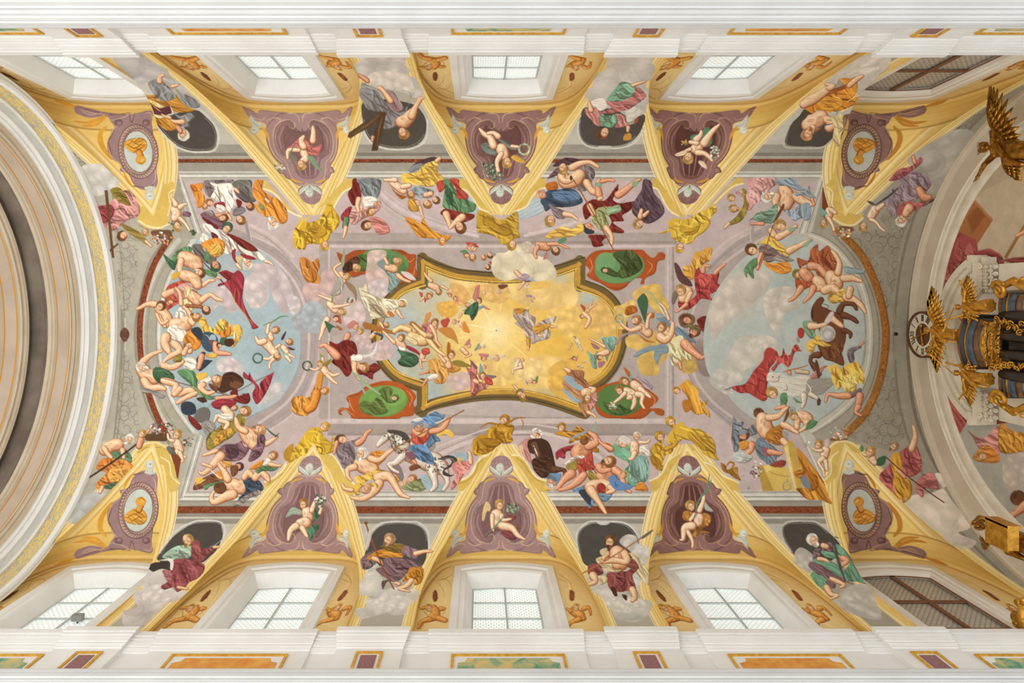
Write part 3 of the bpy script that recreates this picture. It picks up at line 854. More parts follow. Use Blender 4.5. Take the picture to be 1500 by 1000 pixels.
PAINT_TEXT = r"""
# ---- painted architecture of the barrel
= ceiling
@0,0,1
# grey end strips beside the arches
P B2AC9C 60,60 350,60 350,940 60,940
P A39C8B 1160,60 1500,60 1500,940 1160,940
l 8F897A 5 163,250 175,370 180,490 172,610 155,740
l C6C2B4 2 170,300 180,390 184,490 178,600 168,680
g B0AA9A 16 168,330 205,350 200,400 190,452 182,470 176,440 172,390
g B0AA9A 16 182,512 192,535 200,585 206,640 168,648 174,590
g A8A190 16 100,160 150,215 120,262 70,180
l 8A8474 1.5 166,300 178,380 183,465
l 8A8474 1.5 183,515 178,590 166,680
g 9A937F 19 1215,350 1290,335 1320,350 1312,420 1296,465 1284,440 1262,390
g 9A937F 19 1296,512 1312,560 1328,640 1300,660 1240,640 1268,590 1286,545
g 96907E 16 1345,225 1400,160 1480,90 1495,110 1420,190 1370,240
g 8F8A80 18 1330,790 1390,800 1440,850 1490,900 1480,930 1400,880
g 9A937F 19 1318,360 1330,330 1360,290 1330,260 1290,320
l 7E7766 5 1500,150 1420,228 1368,300 1342,385 1331,470 1332,540 1342,610 1370,680 1420,755 1500,842
l 877F6E 4 1480,130 1400,212 1350,292 1322,380 1311,470 1312,540 1322,610 1350,690 1400,770 1480,850
# light stone field of the spandrels and the dark entablature bands
P C0BCAF 235,150 1225,150 1225,234 235,234
P C0BCAF 235,745 1225,745 1225,840 235,840
P 9B968A 235,212 1225,212 1225,226 235,226
P 7E796E 235,224 1225,224 1225,230 235,230
P A8A396 235,229 1225,229 1225,234 235,234
P 7A3820 235,233 1225,233 1225,238.5 235,238.5
P 5C2A1A 235,237.5 1225,237.5 1225,239 235,239
P 9D978A 235,238.5 1225,238.5 1225,252 235,252
P 7B3B22 243,742 1225,742 1225,752 243,752
P 5C2A1A 243,741 1225,741 1225,742.5 243,742.5
P 8B867A 243,752 1225,752 1225,757 243,757
P C3C0B4 243,757 1225,757 1225,760 243,760
P 8F8A7E 243,760 1225,760 1225,767 243,767
P 9D978A 243,724 1225,724 1225,741.5 243,741.5
P BDB9AC 240,252 1222,252 1222,264 240,264
# left and right great arches of the frame
l A8A293 40 272,345 240,390 224,440 219,490 224,540 240,592 272,640
l 8F8878 3 258,335 222,380 205,440 198,490 203,545 218,600 248,650
l C5C1B4 7 262,352 232,392 214,440 208,490 213,540 230,598 262,648
l 7B3B22 9 250,348 226,388 210,440 205,490 210,545 226,600 246,640
l 98917F 2 268,356 240,394 222,440 216,490 220,540 238,594 266,640
l C9C8BE 12 284,356 256,398 242,440 236,490 241,540 256,588 286,630
l 8B877B 1.4 278,354 250,396 235,440 229,490 234,540 250,590 280,634
l E2E0D6 2 282,357 254,398 239,440 233,490 238,540 254,588 284,632
l 8B877B 1.2 288,360 262,400 246,440 240,490 245,540 262,588 290,628
l A59E8E 40 1196,345 1228,374 1252,410 1268,450 1273,495 1266,545 1246,590 1215,620 1190,636
l A0662A 11 1228,338 1262,374 1284,420 1296,470 1297,510 1288,560 1268,605 1236,640
l 8A5520 3 1233,337 1267,373 1289,420 1301,470 1302,510 1293,560 1273,606 1240,641
l 857E6D 2 1220,344 1252,378 1276,424 1287,470 1288,510 1280,556 1260,598 1230,634
l 9C9584 4 1240,326 1276,364 1298,412 1310,465 1311,515 1301,570 1280,615 1250,650
l C4C0B0 13 1176,344 1210,358 1236,382 1258,415 1270,455 1273,495 1268,540 1250,580 1226,604 1196,624 1172,636
l 8B8675 1.3 1182,338 1216,352 1243,378 1265,412 1277,455 1280,497 1275,542 1257,584 1232,610 1202,630 1178,642
l DDD9CB 2 1178,342 1212,356 1238,381 1260,414 1272,455 1275,496 1270,541 1252,581 1228,606 1198,627 1174,638
l 8B8675 1.2 1172,347 1206,361 1232,385 1254,417 1266,456 1269,494 1264,538 1246,577 1222,601 1192,620 1170,632
x A85A30,4A2012,92482A 7 420 250,348 226,388 210,440 205,490 210,545 226,600 246,640
x C98A48,6E3A16,B87436 9 480 1228,338 1262,374 1284,420 1296,470 1297,510 1288,560 1268,605 1236,640
x A85A30,4A2012 4 700 240,236 1222,236
x A85A30,4A2012 7 800 246,747 1222,747
# straight parts of the frame
P C6C5BB 255,251 1212,251 1196,264 270,264
S 8D897D 1.2 258,255 1210,255
S E6E3D8 1.6 262,258 1206,258
S 8D897D 1.2 264,261 1203,261
S 99968A 1 268,263.5 1200,263.5
P C6C5BB 262,733 1222,733 1212,719 277,719
S 8D897D 1.4 258,735 1222,735
S E6E3D8 2 264,731 1220,731
S 8D897D 1.2 268,727.5 1218,727.5
S E6E3D8 1.2 270,725 1216,725
S 8D897D 1.2 274,721 1214,721
P B9B7AC 255,251 270,264 298,341 288,352 276,338
S 8D897D 1.2 258,254 286,342
S E6E3D8 2 263,258 291,341
S 8D897D 1.2 268,263 296,341
P B9B7AC 262,733 277,719 303,639 292,632 280,645
S 8D897D 1.2 264,731 290,640
S E6E3D8 2 269,727 295,639
S 8D897D 1.2 275,721 300,639
P C0BCAE 1212,251 1196,264 1168,341 1178,352 1190,338
S 8B8675 1.2 1209,254 1182,342
S DDD9CB 2 1204,259 1176,341
S 8B8675 1.2 1198,263 1171,341
P C0BCAE 1222,733 1212,719 1170,636 1180,626 1194,640
S DDD9CB 2 1216,728 1176,636
S 8B8675 1.2 1212,720 1171,637
P 9F998B 243,245 262,251 276,338 264,345 250,300
P 9F998B 1222,245 1212,251 1190,338 1205,345 1218,300
# brown rosette and red strips beside the lunette tips
o 5C3A2C 183,490,7,9
o 6B4636 183,484,4,4
o 6B4636 183,497,4,4
P 7B3B22 243,655 268,655 258,725 246,725
P 7B3B22 1205,275 1216,275 1212,325 1204,315
# interior: pink-grey painted vault of the middle
P C3B0AE 270,264 1199,264 1168,341 1206,358 1232,382 1254,415 1266,455 1269,495 1264,540 1246,580 1222,603 1170,635 1212,719 277,719 303,639 270,605 250,570 240,530 237,490 242,440 256,398 284,358 298,341
a CDBDBA .6 700,300,260,40
a B5A5A1 .5 560,480,160,130
a B8A9A5 .5 930,500,130,120
# arches of the painted architecture round both skies
l A99B98 34 340,352 385,370 420,400 441,440 450,490 444,545 418,590 376,622 330,640
l CBBAB7 3 362,342 410,366 444,402 462,440 470,490 464,548 438,598 392,632 350,650
l 9B8C89 1.2 356,348 404,372 436,405 455,443 462,490 456,546 430,594 386,626
l CBBAB7 4 350,352 396,376 428,408 446,445 453,490 448,544 422,588 380,620
l A99C97 32 1130,345 1085,370 1050,402 1028,440 1018,490 1024,545 1050,585 1090,618 1140,638
l C5B5AF 3 1110,335 1062,362 1026,398 1004,438 994,490 1000,550 1028,598 1072,632
l 978A83 1.2 1116,341 1068,368 1034,402 1012,440 1003,490 1009,548 1036,592 1080,626
l C5B5AF 4 1122,347 1076,374 1042,406 1020,442 1011,490 1016,546 1044,588 1086,620
# left sky
p A9B9BB 296,345 330,348 378,366 410,391 431,430 441,482 438,538 411,585 370,610 330,630 302,640 268,608 248,568 238,530 236,490 241,440 256,398
# right sky
p B4BDB6 1168,345 1125,352 1092,376 1064,406 1046,434 1034,470 1031,510 1039,548 1061,573 1087,601 1122,622 1170,633 1222,601 1245,577 1263,538 1268,494 1265,456 1253,417 1231,385 1204,361
# rectangle of the middle: cornices and piers
P AB9E98 480,341 992,341 992,358 480,358
P 9A8D87 480,353 992,353 992,358 480,358
P CFC0BC 480,360 992,360 992,363.5 480,363.5
P B1A39E 486,363 984,363 984,614 486,614
P CDBEB9 480,613 992,613 992,620 480,620
P A3958F 480,621 992,621 992,638 480,638
P 988A85 480,634 992,634 992,638 480,638
P AC9E99 468,362 487,362 487,614 468,614
P C9BAB6 481,362 484,362 484,614 481,614
P BBADA8 974,362 992,362 992,614 974,614
P CDBEBA 977,362 980,362 980,614 977,614
P 9C8F89 985,362 988,362 988,614 985,614
# great painted ribs that cross the band
l D3C3C0 5 560,285 590,308 640,330 700,346
l 9C8C8A 1 556,290 586,314 636,336 692,350
l D3C3C0 2 564,280 596,304 646,325 706,342
l B8A8A5 2 552,296 584,320 630,341
l D3C3C0 5 915,286 880,310 830,330 770,345
l 9C8C8A 1 918,292 884,316 834,336 776,350
l D3C3C0 5 640,668 680,650 730,636 790,634 850,650 890,680
l 9C8C8A 1 640,662 680,645 730,630 790,628 850,644 892,674
l D3C3C0 2 640,655 680,640 730,625 790,623 850,638 892,666
l B5A6A2 9 640,604 690,590 735,586 785,592 830,606
p BCAFAB 620,606 690,588 740,585 790,590 850,612
l 9A8B88 1 640,690 655,668 680,655
# pale painted arch at upper left and right
l D0C0BC 4 368,330 400,348 430,376
l 97888A 1 364,334 396,352 426,380
S 9A8B8A 5 361,326 366,352
S CFC0BD 1.5 364,326 369,352
S A89A94 5 1102,332 1104,354
S CDBFB8 1.5 1099,332 1100,354
l CDBDB8 4 1100,334 1070,350 1044,372
G gold
@690,230,5
p B4C2C8 335,400 430,335 520,295 545,360 520,410 400,455 345,450
p B4C2C8 -110,330 -60,260 20,300 60,400 0,430 -60,400
# ---- golden consoles painted beside the lunette tips
= ceiling
@640,660,5.883
P D8B558 180,350 182,262 260,240 320,190 350,110 400,60 540,0 560,0 620,30 700,40 770,90 810,160 860,230 940,262 940,360 880,355 555,-60 230,350
l F3E2AE 15 180,262 250,238 310,185 340,110 390,60 440,40
l F3E2AE 15 650,40 720,50 780,110 820,180 870,235 940,258
l A07E34 5 190,285 270,255 330,195 360,120 400,75
l A07E34 5 690,65 750,110 800,190 860,250 930,280
@360,660,5.883
P DDBB5E 160,340 165,270 240,235 310,180 350,120 400,60 560,0 690,10 760,50 820,130 880,230 930,290 930,400 870,380 560,-60 190,330
l F5E6B4 15 165,270 240,235 310,180 350,120
l F5E6B4 15 690,20 760,50 820,140 870,230 930,280 930,300
l A07E34 5 180,300 260,250 330,190
@930,660,5.883
P D8B558 150,355 130,260 190,240 230,190 290,90 370,40 470,0 520,0 610,90 700,130 780,220 880,265 910,355 840,340 470,-60 190,350
l F3E2AE 15 130,262 190,235 240,190 290,90 360,40
l F3E2AE 15 600,100 690,140 760,215 850,255 900,280
@350,150,5.883
P DDBB5E 215,670 215,760 300,790 360,850 400,930 540,990 560,1010 740,880 820,930 850,860 900,780 980,745 980,660 920,660 560,1050 240,680
l F5E6B4 15 215,745 290,775 350,830 400,910 470,960 540,985
l F5E6B4 15 985,735 910,770 850,850 810,930
@640,150,5.883
P D8B558 185,655 178,745 270,775 330,860 380,930 470,960 560,1020 660,950 750,920 820,840 880,760 940,745 938,655 880,655 560,1060 240,660
l F3E2AE 15 178,742 260,765 320,840 370,915 450,945
l F3E2AE 15 945,738 880,755 820,820 770,900 660,945
@930,150,5.883
P D8B558 160,650 138,730 200,760 250,860 300,940 390,985 470,1020 700,880 780,800 860,730 930,710 940,650 880,650 480,1060 200,660
l F3E2AE 15 138,730 200,755 250,850 300,930 380,980
l F3E2AE 15 935,700 850,725 770,790 690,870
# consoles at the end lunettes
@190,230,5
P D9B75C 200,60 260,200 320,180 345,240 300,280 310,360 290,440 290,500 200,530 110,520 65,470 60,380 140,340 190,200
l F3E2AE 10 330,240 290,270 300,360 280,430
l F0DBA0 16 70,470 140,510 220,520 290,490
l A07E34 5 70,500 150,535 230,535
@190,570,5
P D9B75C 180,400 40,470 60,420 140,380 220,385 285,430 290,480 330,560 340,640 370,680 350,740 300,760 280,700 260,560 130,520
l F0DBA0 16 50,450 110,405 200,395 280,435
l F3E2AE 10 230,500 290,540 310,640 365,690
l A07E34 5 60,470 140,425 230,430
@1060,230,5
P D9B75C 830,20 800,150 750,210 755,240 790,260 780,330 800,440 850,500 940,510 1010,470 1030,410 980,430 900,400 870,200
l F3E2AE 10 755,220 800,260 795,340 820,430
l F0DBA0 16 805,450 870,490 950,500 1020,450
l A07E34 5 820,490 890,515 960,510
@1060,560,5
P D9B75C 770,490 800,440 880,420 960,440 1000,480 1000,530 940,500 880,480 850,560 830,700 760,750 740,720 780,640 780,540
l F0DBA0 16 780,475 840,435 920,440 990,480
l F3E2AE 10 840,510 790,560 790,660 740,720
# ---- middle: the golden heaven in its gilt frame
@0,0,1
T heaven_fresco|fresco|painted golden heaven with flying angels in a gilded four-lobed frame, vault centre
p E3B85C 619,380 640,392 700,404 775,404 815,397 852,386 851,415 885,425 905,455 912,490 904,530 885,552 855,566 855,603 810,590 770,580 700,578 640,590 617,602 619,563 585,552 562,528 552,490 556,455 575,432 619,412
a A9B6B8 1 590,480,80,95
a A9B6B8 1 575,500,75,110
a B0BCBC .95 625,560,70,60
a B4BCB8 .9 640,425,55,40
a B8BEB8 .8 648,460,60,70
a A9B6B8 .9 640,585,45,40
a BFC2B8 .8 820,405,28,24
a AEBBBB .95 862,436,28,30
a AEBBBB .7 880,470,20,40
a C2B9AE .6 800,570,60,30
a F5D584 1 730,482,140,120
a F5D98C .9 728,483,75,65
a FAE7B0 .8 727,484,40,36
a E9B94C .8 810,500,90,70
a E3AD43 .6 770,440,80,35
a E9BE62 .5 760,560,70,30
s FBEBBE 1.4 727,484 700,440
s FBEBBE 1.4 727,484 660,470
s FBEBBE 1.4 727,484 690,520
s F7DD98 1.4 727,484 740,420
s F7DD98 1.4 727,484 790,440
s F7DD98 1.4 727,484 780,530
s F7DD98 1.4 727,484 735,545
s F7DD98 1.4 727,484 810,490
s F7DD98 1.4 727,484 650,500
F painted_cloud|ochre cloud
c E9C47A 650,398 700,410 735,420 760,410 780,425 840,415 846,440 830,460 800,455 760,445 740,430 700,425 665,415
F painted_cloud|tan cloud
c DDB26A 690,420 735,416 748,430 738,444 715,442 700,432
F painted_cloud|ochre cloud
c DDB163 860,455 895,430 905,450 900,490 880,492 865,480
F painted_cloud|ochre cloud
c E6BE68 800,455 845,450 850,480 840,500 815,480
F painted_cloud|orange cloud
c E0A94A 640,445 665,442 672,455 660,466 645,462
F painted_cloud|orange cloud
c D9A860 660,415 680,420 690,440 672,448 660,432
F painted_cloud|gold cloud
c E8C272 700,530 740,525 770,525 800,520 835,530 840,550 820,570 780,566 760,560 730,566 700,550
F painted_cloud|pale cloud
c E8C785 750,525 790,528 795,545 775,560 755,552
F painted_cloud|yellow cloud
c DBAC4C 805,540 835,525 845,550 830,585 806,572
F painted_cloud|mauve cloud
c C4ACA6 655,552 685,545 692,560 680,572 660,570
F gilt_frame|painted gilded moulding round the heaven
l 6A5530 17 619,381 640,391 668,401 700,405 735,407 775,405 815,397 852,384
S 6A5530 16 619,378 619,417
l 6A5530 17 616,412 590,423 571,440 558,460 552,485 555,512 564,534 584,554 619,567
S 6A5530 16 619,562 619,604
l 6A5530 17 615,601 640,591 690,581 735,578 775,581 815,591 857,606
S 6A5530 16 854,563 854,604
l 6A5530 17 852,570 878,560 897,540 908,515 912,490 909,465 898,443 880,428 852,417
S 6A5530 16 850,382 850,420
l C2923A 5 619,383 640,393 668,403 700,407 735,409 775,407 815,399 850,387
S C2923A 5 620,382 620,414
l C2923A 5 618,413 592,424 573,441 560,460 554,485 557,512 566,533 586,552 617,564
S C2923A 5 621,566 621,600
l C2923A 5 619,598 642,589 690,578 735,575 775,578 815,588 854,602
S C2923A 5 852,567 852,600
l C2923A 5 854,567 876,557 895,538 905,515 909,490 906,465 896,445 878,430 852,420
S C2923A 5 848,386 848,418
l E6B94A 2 624,391 640,398 668,407 700,411 735,413 775,411 815,404 846,393
l E6B94A 2 624,418 594,428 577,443 564,462 558,485 560,512 569,531 588,548 624,560
l E6B94A 2 624,594 642,586 690,575 735,571 775,574 815,584 848,596
l E6B94A 2 848,564 874,554 892,536 901,515 905,490 902,465 893,448 876,434 846,424
S E6B94A 1.5 625,392 625,416
S E6B94A 1.5 625,563 625,594
S E6B94A 1.5 844,394 844,423
S E6B94A 1.5 847,566 847,596
l 3F3420 1.4 612,374 638,385 668,394 700,398 735,400 775,398 815,390 858,377
l 3F3420 1.4 612,408 588,416 567,434 552,456 545,485 548,514 558,537 580,559 612,571
l 3F3420 1.4 611,606 640,596 690,585 735,582 775,585 815,595 862,611
l 3F3420 1.4 862,574 882,564 902,543 914,516 919,490 916,463 903,438 884,421 858,412
# figures of the heaven
F painted_cloud|round cream cloud over the frame
@690,230,5
c DCCFB0 150,800 180,710 260,700 330,640 420,700 560,750 625,830 610,890 480,910 380,880 260,910 180,880
c C9B79E 370,640 430,620 455,680 420,710 380,690
F painted_person|grey robed figure flying in the golden light
@690,400,5
d B9A99E:60 315,260 360,290 420,260 430,300 475,330 470,390 500,360 620,315 610,360 560,390 585,430 570,480 500,500 440,520 400,460 390,420 320,370 340,350 310,320
d D69A3C 460,390 560,375 590,390 540,420 480,450
b D69A3C 420,490,14 425,540,9
h 520,465,26 E4DAC8 20 lb
b k 590,395,9 625,395,5
b k 420,540,8 422,565,5
d C98A3A 320,260 400,265 370,300 330,300
F painted_dove|small white dove
o EFE6D0 190,422,16,8 40
s E9E2CE 8 190,420 230,400
s E9E2CE 8 190,425 200,470
o 3A2E24 188,422,4,4
F painted_person|green draped angel at the right lobe
d tq:70 960,480 1000,470 1060,470 1060,540 1010,610 1000,650 980,600 980,540
d tq:80 850,570 900,600 930,570 920,640 925,700 890,690 870,630
b k 1000,580,22 940,600,18
h 945,620,22 od 200
b k 980,540,13 930,510,9 870,480,6
p A5727A 880,510 940,540 935,560 900,550
p A5727A 935,650 985,650 960,690 935,690
F painted_person|small white figure among clouds
d E9D9B0 760,490 790,480 810,540 825,570 800,565 770,530
h 760,478,12 o 270
b k 735,520,7 720,560,4
F painted_cherub
b k 830,300,18 870,340,16 840,400,9
b k 860,280,9 880,230,6 890,200,4
b k 870,260,8 920,230,4
h 815,320,17 o 200
p R 800,230 840,250 830,280
F painted_cherub
b kp 350,640,16 370,690,15
b kp 370,690,10 310,710,8 310,740,4
b kp 350,650,9 330,630,5
h 380,640,15 y 290
s W 14 345,640 325,690
F painted_cherub
b k 350,880,15 390,910,14 330,840,8 310,820,5

@690,230,5
F painted_cherub
b k 330,840,14 380,890,18 410,900,14
b k 390,920,10 350,970,6
h 412,940,20 W 80
d lv 310,880 350,890 390,850 440,880 430,910 370,910
s bl 22 420,890 470,910
s k 9 430,890 465,860
@690,400,5
F painted_cherub_head
h 60,205,26 o 270
p pk 20,190 35,110 65,90 60,170
p pk 80,230 145,270 100,260
p tq 10,260 70,240 100,250 40,280
F painted_cherub_head
h 230,100,22 kr 280
F painted_cherub_head
h 205,140,18 k 270
p br 200,90 260,85 270,100 220,120
F painted_cherub_head
h 100,150,12 k 270
F painted_cherub_head
h 455,190,20 k 90
p lv 400,165 440,160 450,175 420,180
F painted_person|child angel in rosy robe at lower left
d pk 0,650 40,690 60,760 130,830 40,880 0,890
b k 60,770,30 100,790,26
b k 80,790,10 40,800,9 60,820,6
h 85,755,30 o 250
p vg 110,745 190,755 160,775 120,770
d R 100,760 150,770 160,820 110,810
F painted_cherub_head
h 95,625,24 o 280
p pk 60,590 130,595 120,620 70,610
F painted_cherub_head
h 100,690,18 kr 270
p tq 70,660 90,720 60,730
F painted_cherub_head
h 190,625,26 k 270
p cw 140,600 160,620 150,650
p cw 220,600 255,605 230,630
F painted_cherub_head
h 60,545,18 k 270
p tq 25,570 55,520 65,520 50,560
F painted_cherub_head
h 95,540,14 W 270
F painted_cherub_head
h 360,880,26 o 200
F painted_cherub_head
h 385,905,26 o 120
p ol 325,890 345,850 375,850 340,880
p ol 370,930 415,920 400,940 370,950
p gy 370,860 385,840 390,870
F painted_cherub_head

h 440,790,22 k 280
F painted_cherub_head
h 465,800,16 o 280
p g 475,770 495,755 485,810
p lv 400,790 420,800 415,820
F painted_cherub_head
h 760,625,16 od 200
p pk 740,620 720,630 740,640
p pk 770,630 790,600 775,650
F painted_cherub_head
h 785,680,14 k 0
F painted_cherub_head
h 810,690,14 k 0
F painted_cherub_head
h 830,650,12 k 0
@440,400,5
F painted_person|pale yellow child angel near the light
d E3D6A2 1180,250 1260,190 1280,210 1240,260 1190,280
d gd 1230,250 1300,210 1300,290 1260,350 1240,310 1200,300
h 1225,235,20 oc 210
b k 1180,300,9 1165,330,5
p pk 1260,180 1300,110 1300,180 1290,200
F painted_cherub_head
h 1130,360,20 kr 270
F painted_cherub_head
h 1185,385,20 k 270
p o 1190,420 1245,435 1200,350
p pk 1150,350 1170,350 1160,370
F painted_cherub_head
h 1100,165,16 o 270
F painted_cherub_head
h 1135,185,16 o 270
p pk 1070,140 1095,150 1085,165
p pk 1155,170 1160,210 1140,205
F painted_cherub_head
h 1080,350,18 R 270
p R 1030,350 1090,335 1080,390 1050,400
F painted_cherub|flying cherub pair at the frame corner
b k 950,160,24 935,175,20
b k 905,180,8 880,205,5
h 945,170,22 o 250
p R 870,140 900,150 890,180
p R 910,190 930,190 915,220
s gd 26 920,40 935,90 950,110
b k 960,90,26 1000,110,24
b k 960,60,14 930,30,9 910,0,6
b k 1040,100,12 1080,120,6
h 1015,135,26 o 80
F painted_person|angel with orange wings bearing the cross arm
d C67A7E:80 900,370 960,360 1010,370 1000,420 940,450 890,440
p D69050 905,390 920,310 950,285 960,310 930,370
p C9843C 1010,410 1100,400 1140,450 1158,520 1120,490 1060,460
b k 960,390,16 990,450,13 1000,500,9 1030,540,7
h 985,365,30 o 300
F painted_person|pale body lifted with the wooden cross
p A66A30 455,360 480,360 620,405 680,430 700,455 660,445 500,415 470,405
p A66A30 800,370 845,365 1010,530 990,535 840,410
b E8CD94 690,420,18 780,400,26 830,440,28 820,480,26
b E8CD94 690,430,14 740,400,20 800,420,22
b E8CD94 820,470,40 880,495,44 940,485,36
b E8CD94 940,490,20 1000,560,15 1060,605,9
b E8CD94 920,460,18 870,420,13 825,375,8
h 950,460,28 o 20
d E2CE9A 770,470 850,480 860,530 800,520
F painted_person|angel in green cloak below the cross
d gd:20 710,560 760,570 850,600 870,650 820,690 740,680 715,650 740,610
b k 720,500,30 750,540,32
b k 690,510,14 650,470,12 610,430,8
h 740,478,30 o 300
p cr 780,530 850,560 890,610 850,590 790,560
d W 720,540 760,540 780,570 740,570
b k 520,470,16 550,440,14
s bd 20 540,440 600,460 590,490
F painted_cherub
b k 900,600,22 890,640,16
b k 880,640,10 890,700,5
b k 900,640,10 940,640,5
d R 890,560 940,550 950,590 900,600
F painted_person|angel in gold robe with green wings
d D29A4E:70 940,640 1010,630 1060,690 1090,740 1050,810 980,800 1000,740 930,740 900,750 940,710
d C98A42 1080,660 1170,690 1160,720 1090,730
p ol 1110,650 1170,640 1250,680 1200,690 1140,680
b k 1070,640,28 1090,680,26
b k 1060,650,12 1020,600,9
h 1105,600,32 o 280
p od 1075,580 1080,510 1100,520 1100,580
d W 900,800 950,750 1000,740 1010,770 940,790
b kr 930,780,9 895,830,6
b kr 940,720,8 880,740,6
F painted_cherub
b k 1190,560,18 1220,590,16
h 1235,535,20 k 300
p pk 1200,530 1240,480 1245,520
b k 1250,600,8 1210,620,5
F painted_person|red winged child at the lower frame
d A8605A:30 1220,690 1300,760 1300,880 1250,900 1280,820 1230,730
p vi 1240,630 1300,690 1280,700
b k 1280,790,16 1300,800,14
# ---- left scene
@0,0,1
T crowd_fresco|fresco|painted crowd of half-nude figures and soldiers under cloudy sky, vault's left end
p A3B6BC 296,345 330,348 378,366 410,391 431,430 441,482 438,538 411,585 370,610 330,630 302,640 268,608 248,568 238,530 236,490 241,440 256,398
a C9BCBA .8 330,420,50,50
a 93A9B4 .6 400,510,50,60
a C5BDBC .7 400,580,50,30
F painted_cloud|pale pink cloud at the upper right of the crowd
@190,230,5
c C4B3B2 890,800 960,780 1060,790 1140,860 1190,960 1200,1080 1130,1150 1080,1080 1040,1000 1020,920 960,960 900,940
c CDBEBB 860,880 940,860 1010,920 1030,1010 980,1090 900,1110 850,1040 840,960
@190,410,5
c C3B4B4 640,60 740,40 800,110 810,200 760,240 700,230 660,180 600,250 560,280 600,180
F painted_cloud|grey smoke cloud beside the sky
c 9FA4A8 1200,230 1290,200 1350,240 1360,350 1300,390 1220,370 1190,300
c C9BEBD 1150,120 1240,130 1250,220 1190,260
F painted_cloud|pale lower cloud
c C8BBB9 640,600 720,560 800,600 840,660 800,700 700,690 640,650
c C3BDBC 900,800 1000,790 1080,750 1120,780 1060,860 960,910 900,880
# top left: standing women at the edge
@190,230,5
F painted_person|figure in orange cloak at the upper left corner
d o:80 445,205 490,200 530,190 545,220 530,250 555,300 540,360 500,370 490,320 465,260
d od 445,205 480,215 500,250 465,250
h 590,335,30 o 200
h 555,365,20 o 130
F painted_person|standing figure in a long white robe
d vg:70 545,180 640,170 760,165 740,190 640,200 600,290 560,270
d W:75 590,190 660,200 740,195 780,250 790,320 760,380 720,420 680,370 640,320 600,290 630,230
p cr 620,345 690,330 700,380 640,380
d W 640,350 690,360 710,390 680,410 645,390
b k 715,410,14 735,440,10 745,460,7
d vg 760,390 800,360 840,370 850,400 800,430 760,430
p rd 785,310 825,330 810,370 790,360
h 815,460,36 od 60
F painted_person|man in a dark grey cloak
d gd2:60 750,200 790,172 890,172 900,230 930,310 900,330 860,270 800,240
d 5F5A58 765,240 820,235 900,320 920,330 850,335 790,290
h 885,360,32 br 60 d
b k 780,240,14 800,260,8
F painted_person|bearded man in an orange robe bending down
d o:60 920,175 980,172 975,240 1040,290 1090,310 1150,380 1155,470 1110,490 1060,450 1000,440 940,400 915,350 950,340 905,280
d g 950,350 985,365 980,390 955,380
h 1045,490,44 W 60 lb
b k 1020,330,12 1000,310,10
F painted_person|kneeling woman in dark red with clasped hands
d vi:30 520,420 600,390 640,440 700,470 690,530 640,520 560,460
d gy 560,400 600,395 620,430 600,440
b kr 640,430,12 690,420,10 720,410,6
h 690,450,32 br 340
h 715,520,40 gd 320
d rd 530,440 600,480 650,510 640,530 560,480
F painted_person|bishop in white vestments with arms spread
d W:55 540,490 600,500 640,540 720,570 780,620 850,670 900,690 950,700 990,740 1000,760 960,760 900,730 840,720 780,690 730,720 690,690 640,600 560,540
d rd:45 710,560 780,580 860,620 920,660 940,690 880,690 820,660 760,610
d W:60 540,560 600,600 620,640 560,640 510,610 530,580
d rd 600,550 650,580 640,620 610,600
d o:70 520,640 600,600 660,600 700,640 690,700 640,740 580,720 560,680
d Y 600,650 660,640 680,690 640,720 600,710
h 860,785,42 W 60 lb
p cr 750,690 780,675 775,720 800,760 780,775 755,740
p cr 810,710 870,720 930,745 900,755 840,740
p cy 780,730 830,730 820,770 790,770
b kp 1000,765,14 1030,775,10 1050,790,5
b kp 790,790,14 815,820,8
F painted_person|dark cloaked man with a lance
d gd2:60 460,650 520,640 550,690 600,720 640,750 600,790 540,760 480,710
p g 560,690 590,710 580,750 550,760
h 630,800,40 gd 60 d
s bd2 9 470,690 560,790 650,880 720,960 750,1000
d cr:80 650,850 710,830 760,850 800,830 840,880 835,960 830,1040 860,1130 900,1200 930,1230 945,1250 900,1260 880,1210 820,1120 770,1050 740,990 700,940 650,950 655,930 710,910 700,870
s oc 5 780,960 770,1050 850,1160 920,1240
d rd 660,850 720,850 740,900 700,890
b k 640,880,10 670,890,6
d g:40 550,820 640,850 630,885 580,870 550,850
F painted_person|stooping man with a green mantle
d g:40 320,720 360,680 420,655 460,670 440,710 370,730 340,800 310,780
d gd:60 245,710 300,750 340,790 330,830 290,800
b k 400,740,50 470,770,60 500,800,44
b k 380,760,24 370,830,22 390,900,16 420,920,10
b k 480,880,26 530,940,18 580,910,13 620,905,8
h 510,850,42 br 20 
d 8A9A96 390,810 480,830 470,860 400,850
b k 400,870,40 470,890,44 500,940,34
F painted_person|red draped sleeper at the frame
d R:30 270,960 330,920 400,910 440,960 500,990 470,1040 400,1060 330,1090 280,1120 260,1060
d pl:30 350,950 430,920 470,960 440,1010 380,990
d cy 370,1040 430,1000 460,1060 470,1120 430,1130 390,1080
p y 310,860 370,840 360,880 320,900
@190,410,5
F painted_person|man with outstretched arm leaning on the frame
b k 215,200,36 260,260,44 290,320,34
b k 190,180,24 130,180,18 80,205,12 55,215,8
b k 210,260,16 240,310,18 260,340,14
b k 200,250,10 235,320,12 280,300,12
h 230,195,38 br 300
F painted_person|nude old man lifted in white cloth
b k 260,110,26 330,80,20
b k 300,160,20 290,170,18
h 300,160,22 o 200
d pk:40 330,60 400,80 420,130 370,150 330,120
d W:60 340,240 390,190 420,220 400,290 350,300
b k 330,330,46 400,330,56 430,300,40
b k 450,300,24 470,320,18 430,230,14 380,180,10
b k 380,180,16 370,100,14 340,60,8
d W:50 280,360 320,330 400,360 420,400 390,460 340,450 290,420
b k 270,420,36 260,470,34 290,530,20
